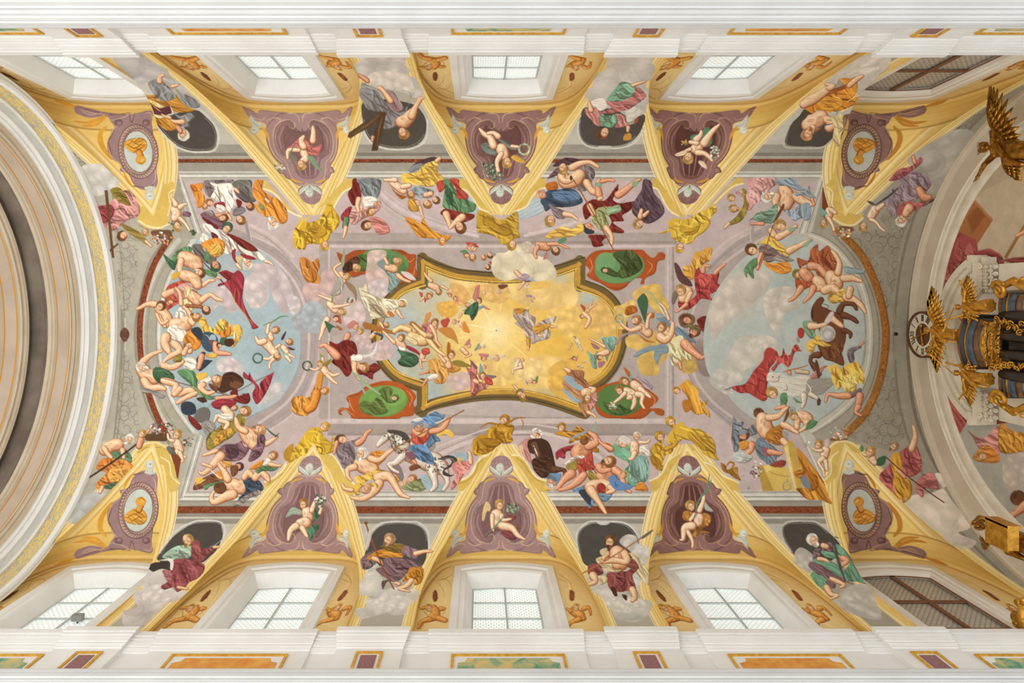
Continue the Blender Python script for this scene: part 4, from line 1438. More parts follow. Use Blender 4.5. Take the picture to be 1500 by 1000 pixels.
b k 330,470,30 370,520,26 300,560,18 250,600,10
h 490,275,36 o 10 lb
F painted_person|bending nude with raised arm
b k 460,120,40 500,150,44
b k 530,150,22 590,110,18 640,140,14 680,150,8
h 560,220,34 br 60
d cy 400,60 450,60 440,120 410,130
b ko 420,190,12 530,200,10
F painted_person|nude turning figure by the frame

b kp 420,440,26 440,520,24
h 430,480,32 o 160
F painted_person|executioner in blue-black armour with a yellow cloak
d Y:70 510,300 550,275 580,330 620,360 630,330 680,285 720,310 750,340 770,400 700,420 640,400 600,390 540,380
d o:80 620,340 680,380 740,340 740,400 680,430
d Y:80 760,340 800,330 830,380 800,450 750,500 760,420
d o:60 400,420 440,370 480,380 520,430 520,490 470,520 450,460 410,470
p bd 530,400 570,380 620,395 650,440 640,490 600,530 550,510 525,460
p nv 450,370 500,345 535,380 530,440 500,430
o bl 610,430,26,30
s bl 6 550,400 580,420 590,470
d vi 580,440 640,450 640,490 600,480
b kr 630,470,20 640,530,22 700,540,16 740,545,9
o gd 690,450,30,30
h 660,480,20 bd2 200
s W 10 770,370 770,440
p bd2 700,440 750,430 770,460 740,490 700,480
d Y 530,500 560,540 630,540 640,570 580,570 540,540
p nv 480,600 530,530 560,540 530,580 605,590 590,610 520,670 495,640
b kr 530,560,22 515,620,18 505,650,10
F painted_person|kneeling man in pale grey
d W:30 400,580 480,570 490,640 450,670 400,650
b k 250,630,26 320,640,24 390,600,16
d ol 330,560 380,550 380,600 320,600
b k 400,540,20 420,500,14
F painted_person|muscular old man seated on the frame with arm raised
b k 80,640,40 130,700,60 180,720,50
b k 90,620,26 110,590,24 160,550,18 210,530,12 240,520,8
b k 110,740,30 150,790,30 220,790,22 260,800,14
h 90,640,40 W 190 b
d gd:20 190,640 280,660 330,710 300,760 220,760 170,700
d gy 75,790 150,800 250,840 260,860 230,870 150,830 100,830
b k 250,740,24 340,770,26 320,840,18
s gd 9 180,710 240,720
s br 9 240,720 500,790 620,820 750,850
F painted_person|green robed man with spear arm
d g:60 350,680 400,655 470,670 500,720 500,780 560,840 640,850 700,840 600,880 520,850 460,780
d W:40 530,720 580,705 600,740 560,760 520,760
p Y 490,690 560,680 570,710 510,740
b k 540,770,24 520,790,24 570,830,16 620,820,10
h 640,735,44 o 20
d br 580,760 650,780 640,820 600,800
F painted_horse|dark brown horse head behind the crowd
p bd2 690,690 760,675 830,720 835,770 790,800 740,810 690,830 650,810 670,760
p br 740,750 790,740 830,770 790,800 740,780
s 1E1512 8 700,700 760,690 820,730
s 1E1512 6 690,720 740,720 760,760
F painted_banner|dark red banner on a staff
S br 5 770,830 930,740 1060,680
p gy 1050,680 1088,655 1060,675
d cr:70 830,690 840,675 870,700 880,680 900,720 940,770 960,800 960,750 1050,680 1040,740 1000,830 940,910 910,880 900,830 920,780 880,740 840,720
F painted_person|man with red turban and hood
h 840,870,40 rd 20 d
d rd:30 740,820 790,800 800,850 870,830 880,870 860,910 800,900 750,870
b kr 640,870,16 740,860,14 780,850,8
d cr 600,900 680,870 780,890 760,930 680,950 620,940
F painted_person|seated soldier with dark shield
b k 360,840,20 440,810,26 480,840,18
b k 350,900,14 420,860,18 490,830,14
b k 330,840,20 370,800,22
p nv 380,910 420,890 470,905 490,950 470,985 410,990 380,960
p gd2 500,950 560,930 590,960 590,1010 560,1050 500,1040 470,1010
o bl 565,910,32,26 30
s W 6 540,890 570,890
p bd2 490,870 540,860 570,890 530,900
F painted_person|woman in yellow-green holding a baby
@190,570,5
d gy:50 530,250 580,230 620,250 630,290 580,340 530,300
d rd 430,190 480,220 530,280 500,300 440,240
d ol:70 570,340 640,290 700,240 770,210 800,180 850,220 830,280 780,320 740,360 700,380 640,420 580,450 560,420
d oc:60 640,330 720,290 760,300 700,370 620,420
h 845,160,42 o 20 
b kp 700,150,30 740,190,30
b kp 660,230,16 720,250,18 700,290,12
b kp 640,200,16 620,240,8
h 770,140,24 o 340
d W 640,190 700,180 760,200 740,230 680,220
F painted_person|bare-backed man raising a sickle sword
b k 850,320,50 900,370,70 910,400,50
b k 850,310,24 800,280,22 780,220,14
b k 960,360,26 1000,400,22 1060,365,14 1080,350,9
h 950,300,44 kb 10 b
s gd 12 1000,285 1050,330 1090,350
S bd2 6 1065,355 1095,325
d vi:20 940,340 990,340 990,420 960,490 900,530 870,520 900,440 930,400
d vi:30 640,450 700,405 780,400 820,380 840,420 880,430 840,500 780,530 680,520 620,470
d vd 700,430 780,420 800,480 740,510
b k 640,450,14 590,470,14 540,485,8
b k 670,490,34 600,570,26 540,620,14 510,605,8
F painted_person|fallen soldier in gold armour
d br:20 480,690 540,650 640,610 720,620 740,680 640,680 560,720 470,740
d o 640,600 680,610 700,660 640,650
s Y 14 480,700 560,660
p Y 480,650 540,650 520,680 490,690
b kr 670,540,14 700,570,16 
d oc 690,530 740,535 750,570 710,570
h 800,570,34 vd 340 db
d br 740,570 790,560 790,620 750,640
b k 540,550,12 600,570,10
s W 8 590,590 670,660
d g 540,710 600,690 690,670 680,700 600,710 560,740
F painted_person|nude man falling over the frame
b k 740,700,50 810,720,56 850,710,40
b k 720,660,30 690,600,22 660,560,14 650,540,8
b k 760,770,36 700,790,34 620,830,24 600,790,14 620,750,10
h 670,725,46 br 190 n
d bd:40 830,660 900,650 960,680 980,740 900,760 840,790 770,870 800,800 850,740
d gy:40 760,850 850,780 940,740 960,770 880,800 820,850
b k 840,650,20 870,610,24 900,640,16
F painted_person|boy in green with a white collar
b k 920,650,26 960,610,24 1000,640,24 1020,670,14
d g:30 920,590 980,560 1060,560 1100,560 1060,600 980,600 940,620
d W 970,530 1010,505 1040,530 1010,560 980,560
d o 880,580 930,540 980,520 970,560 920,590
h 1050,490,36 o 330
b k 1030,550,16 1080,560,12 1110,560,7
F painted_cherub|pair of cherubs with a palm and a wreath
@190,410,5
b kp 1000,460,36 1040,510,34 1080,550,26
b kp 990,450,22 950,460,20 930,430,10 925,415,6
b kp 1060,560,16 1020,580,12 975,575,8
b kp 1060,580,14 1030,610,10 1025,650,6
h 1080,560,30 o 60
b kp 1030,400,20 1040,430,20
b kp 1010,390,12 1020,330,10 1050,300,6
h 1070,370,30 o 340
s g 12 980,335 1060,300 1110,270 1165,268
b kp 1130,500,24 1150,530,22
b kp 1100,480,12 1070,500,8
b kp 1150,560,16 1180,600,8
b kp 1170,550,12 1210,570,6
h 1170,455,28 o 20
p vd 1110,430 1145,375 1145,400 1125,440
p vd 1160,490 1215,510 1180,515
s gl 14 1110,500 1140,540 1170,560
w gd 940,575,34,16
# ---- oval green medallions
= ceiling
@440,230,5
T painted_medallion|medallion|red-framed green oval half hidden by pink clouds, upper left of the gilded heaven|painted green medallions
p A24A22 270,700 330,720 400,685 520,680 640,680 740,680 800,710 850,720 845,800 860,870 820,910 740,930 690,960 600,900 480,860 380,880 300,780
s 6E2E14 6 400,690 520,684 700,684 800,720
s D98546 7 760,720 800,770 840,740
s D98546 7 780,880 830,860 840,800
F painted_oval
o 5E8A4C 620,770,180,95 10
o 4F7A42 640,790,140,70 10
d 4C6B35:40 420,720 500,720 510,780 470,840 420,800
@440,560,5
T painted_medallion|medallion|red-framed green oval with reclining figures, lower left of the gilded heaven|painted green medallions
p B05222 280,205 310,185 350,190 360,160 340,130 350,100 410,80 450,60 480,30 560,0 640,-10 720,0 790,40 830,70 850,110 830,150 840,200 830,240 800,250 740,255 700,270 400,268 370,245 330,205 300,220 310,240 285,235
s 7E3614 6 350,105 420,90 480,40 600,5
s D98546 8 360,110 370,170 400,220
s D98546 8 780,60 820,110 800,180
s 7E3614 6 400,262 560,268 720,262
s D98546 7 290,205 330,200 400,250
F painted_oval|green oval with darker reclining figures
o 6F9A4A 610,140,180,115 -6
o 78A552 690,110,90,70 0
d 5A6E34:30 430,170 480,130 520,150 570,110 620,170 640,220 560,240 470,230
d 5A6E34:70 580,60 640,30 680,60 660,120 700,110 720,120 690,150 640,150 600,110
h 695,115,26 5A6E34 0
s 3F5426 5 440,180 520,170 600,220
@690,230,5
T painted_medallion|medallion|red-framed green oval with dark bowed figure, upper right of the gilded heaven|painted green medallions
p AC4E22 850,740 880,710 930,685 1050,680 1200,680 1260,682 1300,720 1340,740 1380,700 1420,710 1420,750 1370,770 1350,850 1280,890 1270,930 1240,930 1250,890 1180,900 1140,950 1080,980 1020,970 960,930 890,900 850,870 870,830 840,790
s 7E3614 6 930,692 1100,686 1260,690
s D98546 8 870,740 890,800 870,860
s D98546 8 1290,760 1330,800 1290,860
s 7E3614 6 900,890 1000,950 1100,960 1200,890
F painted_oval|green oval with darker reclining figures
o 67935A 1090,810,185,118 -8
o 72A06A 990,780,80,80 0
d 44562C:60 1040,720 1080,690 1180,690 1240,740 1260,800 1220,850 1120,890 1070,860 1100,800
d 44562C:20 960,830 1010,810 1060,840 1100,870 1050,880 980,850
h 980,830,24 44562C 180
s 2C3A1C 5 1060,720 1140,760 1220,740
s 2C3A1C 5 1090,800 1150,830 1230,800
@900,560,5
T painted_medallion|medallion|red-framed green oval behind two cherubs, lower right of the gilded heaven|painted green medallions
p A9501F -150,80 -100,30 0,0 140,-30 260,60 320,110 310,150 260,190 330,190 368,210 360,245 310,235 280,210 200,268 40,265 -60,262 -130,210
s D98546 8 240,60 300,130 270,190
s 7E3614 6 0,262 120,264 220,240
F painted_oval
o 55783C 40,130,175,118 0
d 44602F:30 -80,140 0,170 80,160 150,200 60,240 -40,220
# ---- bronze and golden figures painted on the framework
@440,230,5
T painted_bronze_figure|painted figure|ochre bronze-coloured seated figure painted left of the upper left green oval|bronze figures of the framework
d D0873A:60 0,740 50,740 90,770 130,740 145,800 130,850 155,900 130,950 60,930 20,870 0,800
d B56E2A:80 60,820 110,830 120,900 80,920
T painted_bronze_figure|painted figure|orange bronze-coloured figure floating below the yellow-cloaked mother of the upper band|bronze figures of the framework
d D48E33:40 765,440 840,460 880,490 900,450 950,520 1040,570 1110,575 1070,620 1000,600 900,595 860,580 820,530
h 1040,615,30 D48E33 100
d B9702A 860,520 900,540 930,590 880,580
@440,400,5
T painted_bronze_figure|painted figure|orange bronze-coloured man left of the lower left green oval under a cherub|bronze figures of the framework
d D9913A:70 -60,920 10,900 60,910 110,820 130,740 170,740 160,830 150,920 100,950 60,1040 -20,1040 -60,1000
h 180,865,30 C9842F 340
b D9913A 120,880,30 100,960,34 60,1000,30
@690,560,5
T painted_bronze_figure|painted figure|ochre bronze-coloured draped figure behind the sabre-swinging man|bronze figures of the framework
d C58A2E:20 615,380 680,350 740,360 790,320 850,370 880,390 860,430 800,420 720,450 720,410
h 665,330,32 B57D2A 300
d B57D2A 870,440 930,480 940,510 900,510
@900,230,5
T painted_bronze_figure|painted figure|gold bronze-coloured figure seen from behind, above the red winged angel|bronze figures of the framework
d E2A544:70 590,700 640,690 690,660 720,680 700,760 660,780 620,830 590,880 560,900 510,860 510,800 560,790
@900,560,5
T painted_bronze_figure|painted figure|gold bronze-coloured figure holding an open book, right of the lower right medallion|bronze figures of the framework
d DB9B36:70 480,30 510,0 540,-20 580,20 620,60 620,110 650,150 690,130 670,180 700,220 700,260 660,230 610,240 560,200 540,120
p B9752A 500,140 560,130 570,190 520,220
h 460,60,28 C98A2E 210
# golden statues on the tips of the lunettes (painted)
@440,230,5
T painted_gold_statue|painted statue|golden draped statue on the tip of the second upper lunette|golden statues on the lunette tips
d DDB234:60 0,470 60,480 130,460 180,400 210,330 260,400 290,450 280,510 230,560 200,620 150,640 60,640 30,680 -40,660 -50,560
d C2932B 60,520 150,500 200,560 120,600
h 180,650,34 CDA232 90
@690,230,5
T painted_gold_statue|painted statue|golden draped statue with bowed head on the tip of the middle upper lunette|golden statues on the lunette tips
d C29A34:40 50,400 120,410 200,460 260,450 330,400 350,440 350,540 360,590 320,600 280,640 230,640 200,600 140,570 80,560 45,540
d A98228 100,460 220,500 300,560 240,580 160,540
h 300,645,36 B58C30 100
@900,230,5
T painted_gold_statue|painted statue|golden draped statue with bowed head on the tip of the fourth upper lunette|golden statues on the lunette tips
d DDB440:50 390,480 450,450 520,460 600,420 680,380 740,360 750,400 710,440 700,500 660,550 600,590 580,620 540,640 460,620 420,590 410,550 340,565 335,550 400,530
d C59B30 480,500 580,520 640,480 600,560 520,570
h 480,665,36 CFA438 100
@190,570,5
T painted_gold_statue|painted statue|golden seated woman with a corn sheaf on the second lower lunette tip|golden statues on the lunette tips
d D9AE33:60 1280,330 1340,280 1400,290 1420,340 1460,380 1500,420 1490,460 1420,480 1330,460 1240,500 1170,540 1150,510 1200,440 1250,380
h 1430,280,36 D0A030 320
p B98A2C 1130,460 1190,400 1200,440 1170,520 1140,520
q D9AE33,B98A2C 1500,370,30,36 14
@690,560,5
T painted_gold_statue|painted statue|dark golden crossed-arm woman with a yoke on the middle lower lunette tip|golden statues on the lunette tips
s 9A6C22 18 70,335 130,300 200,310 270,300 330,265 400,260
s 9A6C22 8 370,270 385,300 375,340
d B98724:50 200,310 300,310 320,340 300,390 310,430 270,450 220,450 160,500 100,530 20,530 15,430 60,390 110,380 130,340
d 9C6F1E 60,420 160,410 220,450 140,480
h 245,275,38 AE7C24 330
@900,560,5
T painted_gold_statue|painted statue|pair of golden bearded men on the tip of the fourth lower lunette|golden statues on the lunette tips
d DBB03C:40 440,330 490,290 540,330 620,340 700,390 740,450 750,530 770,570 720,560 650,520 600,450 520,420 470,440 400,460 390,400
d C4962F 560,360 640,420 680,500 620,480 540,400
h 415,290,38 CFA234 250 b
d CFA235:60 270,480 310,440 350,450 400,480 440,470 420,520 370,540 360,600 350,650 290,620 260,540
h 335,400,38 C2942E 260 b
b CFA235 380,490,16 430,470,14 460,440,10
T painted_pelican|painted bird|dark golden pelican pecking its breast, painted right of the fourth lower lunette tip
d 9A6A24:70 780,590 820,610 830,640 900,620 910,680 930,720 880,700 840,670 800,650
s 9A6A24 16 850,640 880,600 850,585 825,610
T painted_crossed_keys|painted emblem|pale grey crossed keys painted on the pink wall beside the yellow pedestal
s B7B5B0 8 940,680 985,780
s B7B5B0 8 1000,670 945,760
o B7B5B0 945,685,12,10
o B7B5B0 998,672,12,10
o A5A39E 985,775,12,10
# ---- upper band figures
@440,230,5
T upper_band_fresco|fresco|painted row of robed figures along the upper side between the lunette tips
F painted_person|man in grey and red pointing down beside the second upper lunette
d rd:70 385,165 420,165 440,230 450,290 410,350 380,350 350,270 380,220
d 7D868A:60 420,165 580,165 590,240 560,310 500,310 450,260 440,210
d pl:60 360,400 420,360 470,370 540,340 590,320 590,370 560,410 500,440 440,470 400,500 370,490 350,440
d pk:20 500,450 560,440 630,480 660,545 610,570 560,560 530,500
d W 460,300 530,290 570,320 540,360 480,370
b k 430,310,18 420,360,16 430,400,10
d cr:60 300,430 350,370 380,370 350,450 310,470
b g 340,460,22 330,510,20
b k 335,520,16 325,570,10 315,595,6
h 490,500,40 br 160
h 520,400,34 o 150
h 555,345,20 kb 60
F painted_person|mother and children in a yellow cloak climbing over the frame
d vd 830,60 900,20 980,0 1010,20 960,50 880,80
d 8A8E8E 790,100 830,60 900,50 880,110 830,120
d Y:30 745,130 800,120 860,110 900,60 980,30 1030,20 1000,90 1040,140 1060,180 1010,190 960,220 880,210 800,200 750,190
b k 1000,30,14 1025,10,10
d 8C9AA2:50 815,240 870,215 920,230 980,250 960,300 900,300 860,290
b kp 680,190,28 720,220,32 760,250,26
b kp 800,210,18 750,220,18
b kp 700,170,18 660,170,14 620,170,9
h 810,275,32 o 70
h 840,350,46 o 130
d oc 790,320 830,310 870,390 830,400 800,370
b k 880,370,12 890,410,10 905,450,5
h 930,345,34 o 40
b k 920,280,18 960,270,18
h 995,315,30 br 50
d R 1000,190 1060,170 1060,230 1020,260
d od 670,230 720,270 780,290 740,310 690,260
F painted_person|woman in a green cloak looking down
d g:60 1055,165 1110,170 1130,230 1180,260 1240,320 1290,350 1270,400 1200,410 1130,400 1050,370 1050,300 1060,230
d gd 1060,200 1110,260 1120,350 1080,330
d R:40 1090,165 1160,165 1170,220 1230,280 1220,310 1150,300 1140,230
d rd:30 1030,420 1060,380 1120,390 1200,410 1270,420 1270,450 1200,480 1130,470
b k 1070,420,26 1090,480,18 1095,510,12
b k 1190,440,26 1150,470,22 1110,510,14 1095,525,8
h 1175,515,44 br 70
F painted_cherub_head|three cherub heads below the green woman
h 1245,660,28 kr 260
p R 1215,625 1290,635 1270,660 1230,650
h 1265,735,28 o 100
h 1220,720,22 o 200
p g 1170,690 1210,680 1230,700 1190,705
@690,230,5
F painted_person|half nude man pierced by a spear
d vd:20 600,70 680,10 760,10 820,30 760,70 720,60
d vg:60 770,90 830,60 890,80 910,130 890,180 860,240 800,250 730,210 820,160
b k 680,150,44 700,190,50 760,170,50 800,130,40
b k 740,80,26 800,50,20 870,40,16 920,65,12 935,75,8
b k 660,100,30 670,160,28 700,180,22 740,170,14
b k 850,190,28 880,240,26 910,260,24
h 675,85,40 oc 110
o bd2 735,155,10,18
F painted_person|dark blue cloaked women beside the middle upper lunette
d od 550,200 620,180 640,230 600,250 560,240
d bd:20 510,320 560,250 640,240 700,230 760,240 800,280 820,330 760,360 680,370 600,370 550,400 530,360
d 5F7F9F:20 600,260 700,250 780,260 800,310 700,330 620,310
h 520,275,36 kr 200 d
d vg:40 570,340 620,370 690,400 690,450 630,450 600,410
b k 690,420,20 740,430,16 770,450,10 785,465,6
h 580,465,42 oc 100
F painted_person|soldier in red thrusting a spear downwards
d vi:30 560,160 600,110 640,80 640,130 600,150
d rd:40 820,400 830,350 900,310 980,320 1040,250 1080,200 1075,260 1040,310 1090,340 1160,330 1200,330 1170,390 1110,430 1120,470 1040,480 1120,540 1100,560 1000,540 1030,470 950,370 870,440 840,460
d rd:50 860,580 920,570 1000,580 960,620 970,650 900,660 880,610
d 9FA56E:60 890,420 950,370 1050,370 1010,440 1010,500 960,540 900,490
d gl 990,390 1080,350 1100,400 1020,420
b kr 1080,280,28 1140,240,24 1200,190,18 1240,165,10
p gl 1180,190 1230,170 1220,210 1190,220
b kr 940,280,26 930,210,20 940,170,14
p gl 915,190 960,190 950,220 920,215
b kr 960,180,14 1010,170,12 1050,175,8
b k 870,360,20 900,420,18
b k 990,520,22 1030,580,16 1030,640,10 
b k 940,310,14 960,300,10
h 860,525,44 kr 60 d
p nv 825,490 850,520 900,540 900,560 850,565 820,530
d Y:10 545,585 600,540 680,510 740,530 810,480 830,540 780,570 720,590 640,590 580,600
S 8A5A30 9 755,170 900,420 1050,690
F painted_person|dark robed figure with praying hands beside the fourth upper lunette
d 5A4650:60 1265,165 1320,180 1340,260 1390,320 1420,400 1370,460 1300,490 1250,470 1190,420 1180,360 1220,290 1250,240
d vd 1240,380 1290,420 1280,470 1240,440
b k 1240,440,18 1250,390,12
b k 1270,430,14 1300,400,8
h 1230,490,38 oc 150
F painted_cherub|flying cherub under the upper cornice
b kr 500,650,30 560,660,30
b kr 490,660,18 470,700,14 480,740,8
b kr 570,640,14 640,640,12 690,660,8 720,670,5
h 620,685,34 br 60
p g 640,610 690,590 700,610 650,640
p pk 530,750 560,690 560,740
F painted_cherub_head|three small cherub heads beside the cream cloud
h 95,735,22 o 60
h 140,720,24 br 40
p gy 120,690 180,710 170,730 140,700
h 15,735,28 o 100
h 125,805,22 br 60
p R 135,765 155,770 145,790
h 15,670,30 kr 220
p R 10,630 60,660 30,660
# ---- angels and clouds left of the frame
@440,230,5
T angel_cloud_fresco|fresco|painted pink clouds with winged angels spilling over the gilded frame's left side
F painted_cloud|pink cloud
c CBB0A6 490,780 500,700 570,680 630,690 630,760 660,830 650,920 600,980 520,960 480,880
F painted_cloud|rose cloud
c C4A59E 20,960 60,920 140,930 160,850 220,820 260,870 240,960 300,980 320,1060 260,1080 180,1030 110,1060 30,1030
F painted_cloud|pink cloud
@440,400,5
c CDB9B4 320,220 380,180 460,230 480,330 430,400 370,430 320,350
c C6AEAA 390,480 440,430 500,450 500,540 430,560
c C6ADAA 500,540 600,490 680,520 690,600 620,640 520,630
F painted_cloud|blue-grey thundercloud
c A6AEB3 10,280 60,210 140,220 190,280 180,360 150,440 80,440 20,390
F painted_cloud|pale pink cloud
c CBBAB8 480,100 560,50 640,60 650,140 590,180 500,160
@440,230,5
F painted_person|dark winged figure with a basket
d bd2:50 330,780 380,740 420,730 440,770 400,820 360,840 320,850 310,810
p gl 300,790 320,680 330,700 320,800
h 410,810,32 oc 40
F painted_person|angel with brown-grey wings
b k 300,860,24 320,910,20
b k 290,880,12 250,820,10 300,780,7
h 340,880,28 oc 330
d wd:80 280,880 310,880 320,940 300,1000 260,1020 230,1010 250,930
@440,400,5
p 8F7A5A 330,60 390,90 415,150 410,210 390,150 350,110
p A89C94 300,70 290,120 240,160 220,160 240,110 270,50
@440,230,5
F painted_person|angel in grey-green with a palm beside the green oval
d 7F9490:60 560,780 610,750 650,790 640,850 700,840 730,870 740,910 700,960 660,1000 640,980 650,890 600,820
b k 640,810,24 690,820,32
b k 720,870,18 760,900,12 805,915,7
b k 640,780,14 620,740,10
h 710,765,34 oc 20 
s g 14 650,800 670,720 710,685
p DCCBC6 740,840 800,850 850,900 810,900 760,870
@440,400,5
F painted_person|angel in a long pale yellow robe flying to the frame
d DDD3AE:40 455,110 490,80 510,150 580,180 640,190 720,200 740,240 700,280 690,320 620,330 520,335 510,290 470,230 450,180 430,110
d EDE6C8:30 600,200 700,200 740,240 650,270
p C77436 635,285 665,280 690,310 670,325 650,310
b k 715,280,14 740,320,10 755,330,6
p W 715,215 750,190 785,210 775,250 740,260
h 745,225,30 oc 30
F painted_cherub|child with roses among the clouds
b kp 220,230,28 260,270,28
b kp 230,200,14 180,180,9 130,160,6
b kp 250,250,14 310,240,10 360,230,6
h 305,285,30 oc 20
q R,vd,g 365,200,25,25 12
s g 10 240,160 230,220
F painted_cherub|child with green drapery on the blue-grey cloud
b kp 200,340,22 170,400,20 160,440,12 140,490,7
h 265,335,28 br 340
p gd 180,350 250,390 300,410 240,400 215,440 200,410
p od 260,380 310,410 290,420
p R 290,310 305,370 280,360
F painted_cherub_head
h 405,390,28 kr 290
p pk 340,390 390,345 410,370 370,410
F painted_cherub_head
h 440,430,26 oc 300

b kr 350,460,24 330,500,14
F painted_cherub
b k 590,370,12 610,400,10
h 630,380,24 o 40
p lv 590,360 600,320 610,360
F painted_person|angel in a dark red cloak with a palm and white wings
d rd:60 215,500 270,520 330,490 400,510 420,590 390,620 370,660 380,720 340,760 290,700 230,650 280,600 230,560
d rd:0 420,690 500,680 550,660 590,700 540,740 530,780 470,750 430,740
b kr 270,610,30 220,560,26 180,530,16 145,540,9
b k 400,640,30 420,680,28
b k 400,660,20 400,720,16 440,780,12 490,800,7
h 465,690,38 o 20
p E0DDDA 380,600 470,600 530,580 570,490 560,580 510,610 430,630
d W 370,610 450,600 460,640 400,650
s gl 22 380,720 440,770 500,830 590,890
s 8FA8A4 14 440,780 460,850 480,890
F painted_cherub|flying cherub holding a green wreath
w gd 52,680,32,16
b kp 170,700,28 200,740,26
b kp 150,690,12 110,710,9 75,700,6
b kp 210,740,16 250,750,12 290,735,6
b kp 200,750,16 240,790,12 270,810,7
b kp 170,670,12 165,620,8
h 150,670,28 oc 250
p ol 180,660 225,630 220,660 190,690
q g,oc 160,600,14,14 6
# ---- right of the frame
@900,400,5
T victory_fresco|fresco|painted angels on golden and brown clouds right of the gilded frame
F painted_cloud|yellow cloud
c D6AE58 130,160 180,110 280,80 340,90 350,150 390,200 400,270 350,300 300,280 240,220 160,200
F painted_cloud|yellow cloud
c DDB766 0,250 70,230 90,210 150,200 160,290 100,330 80,410 20,400 0,330
F painted_cloud|gold cloud
c D3AB58 90,470 180,450 230,500 300,420 330,480 400,560 390,620 330,680 330,740 260,755 190,730 170,650 190,580 140,560 90,530
F painted_cloud|olive-gold cloud
c BD9A4C 440,640 520,560 600,600 610,700 560,740 490,720
F painted_cloud|dark smoke-brown cloud
c 8F7D74 600,640 590,520 640,480 700,500 800,420 860,360 920,300 950,260 960,330 1010,280 1040,310 1010,420 960,470 900,520 870,480 870,550 800,600 780,700 720,750 640,750
F painted_person|angel raising a green palm and a wreath
d od:60 90,250 150,240 170,280 110,310 80,300
p gd 180,180 220,150 250,210 240,290 230,370 200,300 170,210
p od 240,300 290,290 290,330 240,330
b k 200,400,32 250,440,34
b k 190,400,18 120,420,14 60,380,10 40,345,6
b k 240,400,14 250,330,12 270,300,8
h 160,350,38 o 330
w 7FA69A 38,335,28,12
p A38D88 0,520 40,460 90,440 180,440 80,460 30,520
p od 180,450 240,490 310,510 230,500
F painted_person|angel in blue and pale yellow with outstretched leg
d 6E8796:40 310,330 370,320 420,380 480,400 560,460 600,510 540,500 470,470 400,410 340,360
b k 380,420,34 420,470,40
b k 340,470,34 380,490,30 420,440,20 430,370,14
b k 400,340,12 370,260,10 330,220,7
d E0D5A4:60 390,560 430,480 500,460 520,530 560,600 575,640 540,640 500,620 480,660 430,680 410,620
b kr 520,520,36 570,570,30 620,610,22 640,620,18
b kr 640,625,12 680,600,7
b kr 480,660,14 490,700,9
h 350,400,38 o 290
p 7F95A0 140,610 180,570 240,540 310,530 350,520 390,530 400,580 350,600 330,640 315,670 290,620 290,570 220,590 170,615
p 9AA8A8 300,300 350,300 360,330 320,330
F painted_trumpet
s gl 12 220,140 270,150 320,220 380,300
s W 8 320,230 370,310
F painted_person|angel in a deep red robe with dark wings
@900,230,5
p 5C3B3A 440,780 470,790 510,860 560,910 570,950 500,930 460,880
p 7A6A62 420,1060 430,1000 480,950 520,950 480,1000 440,1080
d A43A38:50 590,930 590,850 620,810 640,850 740,860 770,850 760,920 780,940 760,980 700,1010 720,1050 640,1040 600,1080 540,1120 480,1110 470,1060 530,1060 600,1010
d C9564E:40 620,860 720,870 700,930 640,960
b kr 650,840,18 660,800,14 700,800,8
b kr 740,850,16 780,810,12 815,785,6
b k 540,990,40 500,1040,30
b k 560,1000,18 530,1060,14
b kr 530,1080,14 480,1120,10 450,1135,6
h 490,980,42 oc 250
F painted_person|smoke-dimmed bearded faces under a brown cloak
@900,400,5
d 6F5A40:10 470,330 510,295 580,310 590,360 540,400 490,390
h 530,340,40 br 200 d
h 590,430,44 br 300 db
d 7C6840 540,370 600,390 640,410 620,430 560,410
F painted_person|red clad flying child demon
d rd:40 605,350 660,315 700,330 750,350 700,390 730,430 720,500 700,520 690,440 650,430
b kr 720,410,30 770,370,28
b kr 770,370,18 800,320,12 790,295,6
b kr 790,390,16 840,360,12 880,330,6
h 700,425,32 br 200 d
b kr 720,440,12 740,480,8
s 5C8A6E 12 770,430 760,490 730,510
F painted_cherub|pair of cherubs with a garland on the green oval
@900,560,5
b kp 90,70,34 140,90,34
b kp 80,80,16 40,120,12 0,150,8
b kp 140,110,22 150,150,18 130,195,9
b kp 120,110,20 100,120,10
h 40,60,34 o 240
b kp 150,20,34 190,50,32
b kp 190,50,22 230,80,18 265,110,9
b kp 170,90,22 210,100,18 200,150,12 220,190,8
h 75,-5,34 o 230
d lv:40 160,-40 230,-20 280,30 270,60 220,40 200,0
p tq 100,-60 120,-80 130,-20 115,0
p od 70,-110 110,-80 115,-40 90,-60

@690,560,5
q W,R,g,gl 1030,180,36,30 26
F painted_person|blue-winged angel in pink and brown below the frame
@690,400,5
d A9704E:50 700,720 760,710 830,720 830,780 880,830 830,840 780,800 720,770
b k 720,720,18 690,700,10
d C08A5E:40 670,800 720,790 800,860 840,930 800,960 740,880 690,850
p 98AEBB 680,760 740,760 780,810 830,840 820,870 770,850 710,810
p 98AEBB 670,850 720,870 760,910 810,940 770,950 720,920
b k 840,880,36 880,870,30
b k 890,870,16 910,850,12 870,840,8
d C9877A:60 860,930 900,880 930,880 920,960 870,1010 810,980
h 850,920,34 o 110
d B78458 800,960 870,980 850,1060 810,1010
b k 860,1020,14 900,1040,10 915,1060,6
s 8FA69A 18 915,1090 910,1130 880,1170
# ---- lower band
= ceiling
@440,560,5
T lower_band_fresco|fresco|painted battle along the lower side of the vault between the lunettes
F painted_banner|yellow and grey cloths behind the rider
p Y 1000,370 1080,345 1125,380 1110,410 1060,380 1000,420
p gy 920,480 980,420 990,480 950,510
F painted_person|small fallen group under the dappled horse
h 820,710,34 o 330
h 760,745,28 kr 330
d 8F9A6A:30 740,770 820,730 900,700 940,740 900,795 800,795
p vg 640,620 720,600 760,690 730,720
p bl 880,690 930,680 1000,720 1060,790 940,795
F painted_person|man in purple robe raising his arm
h 305,425,44 br 190
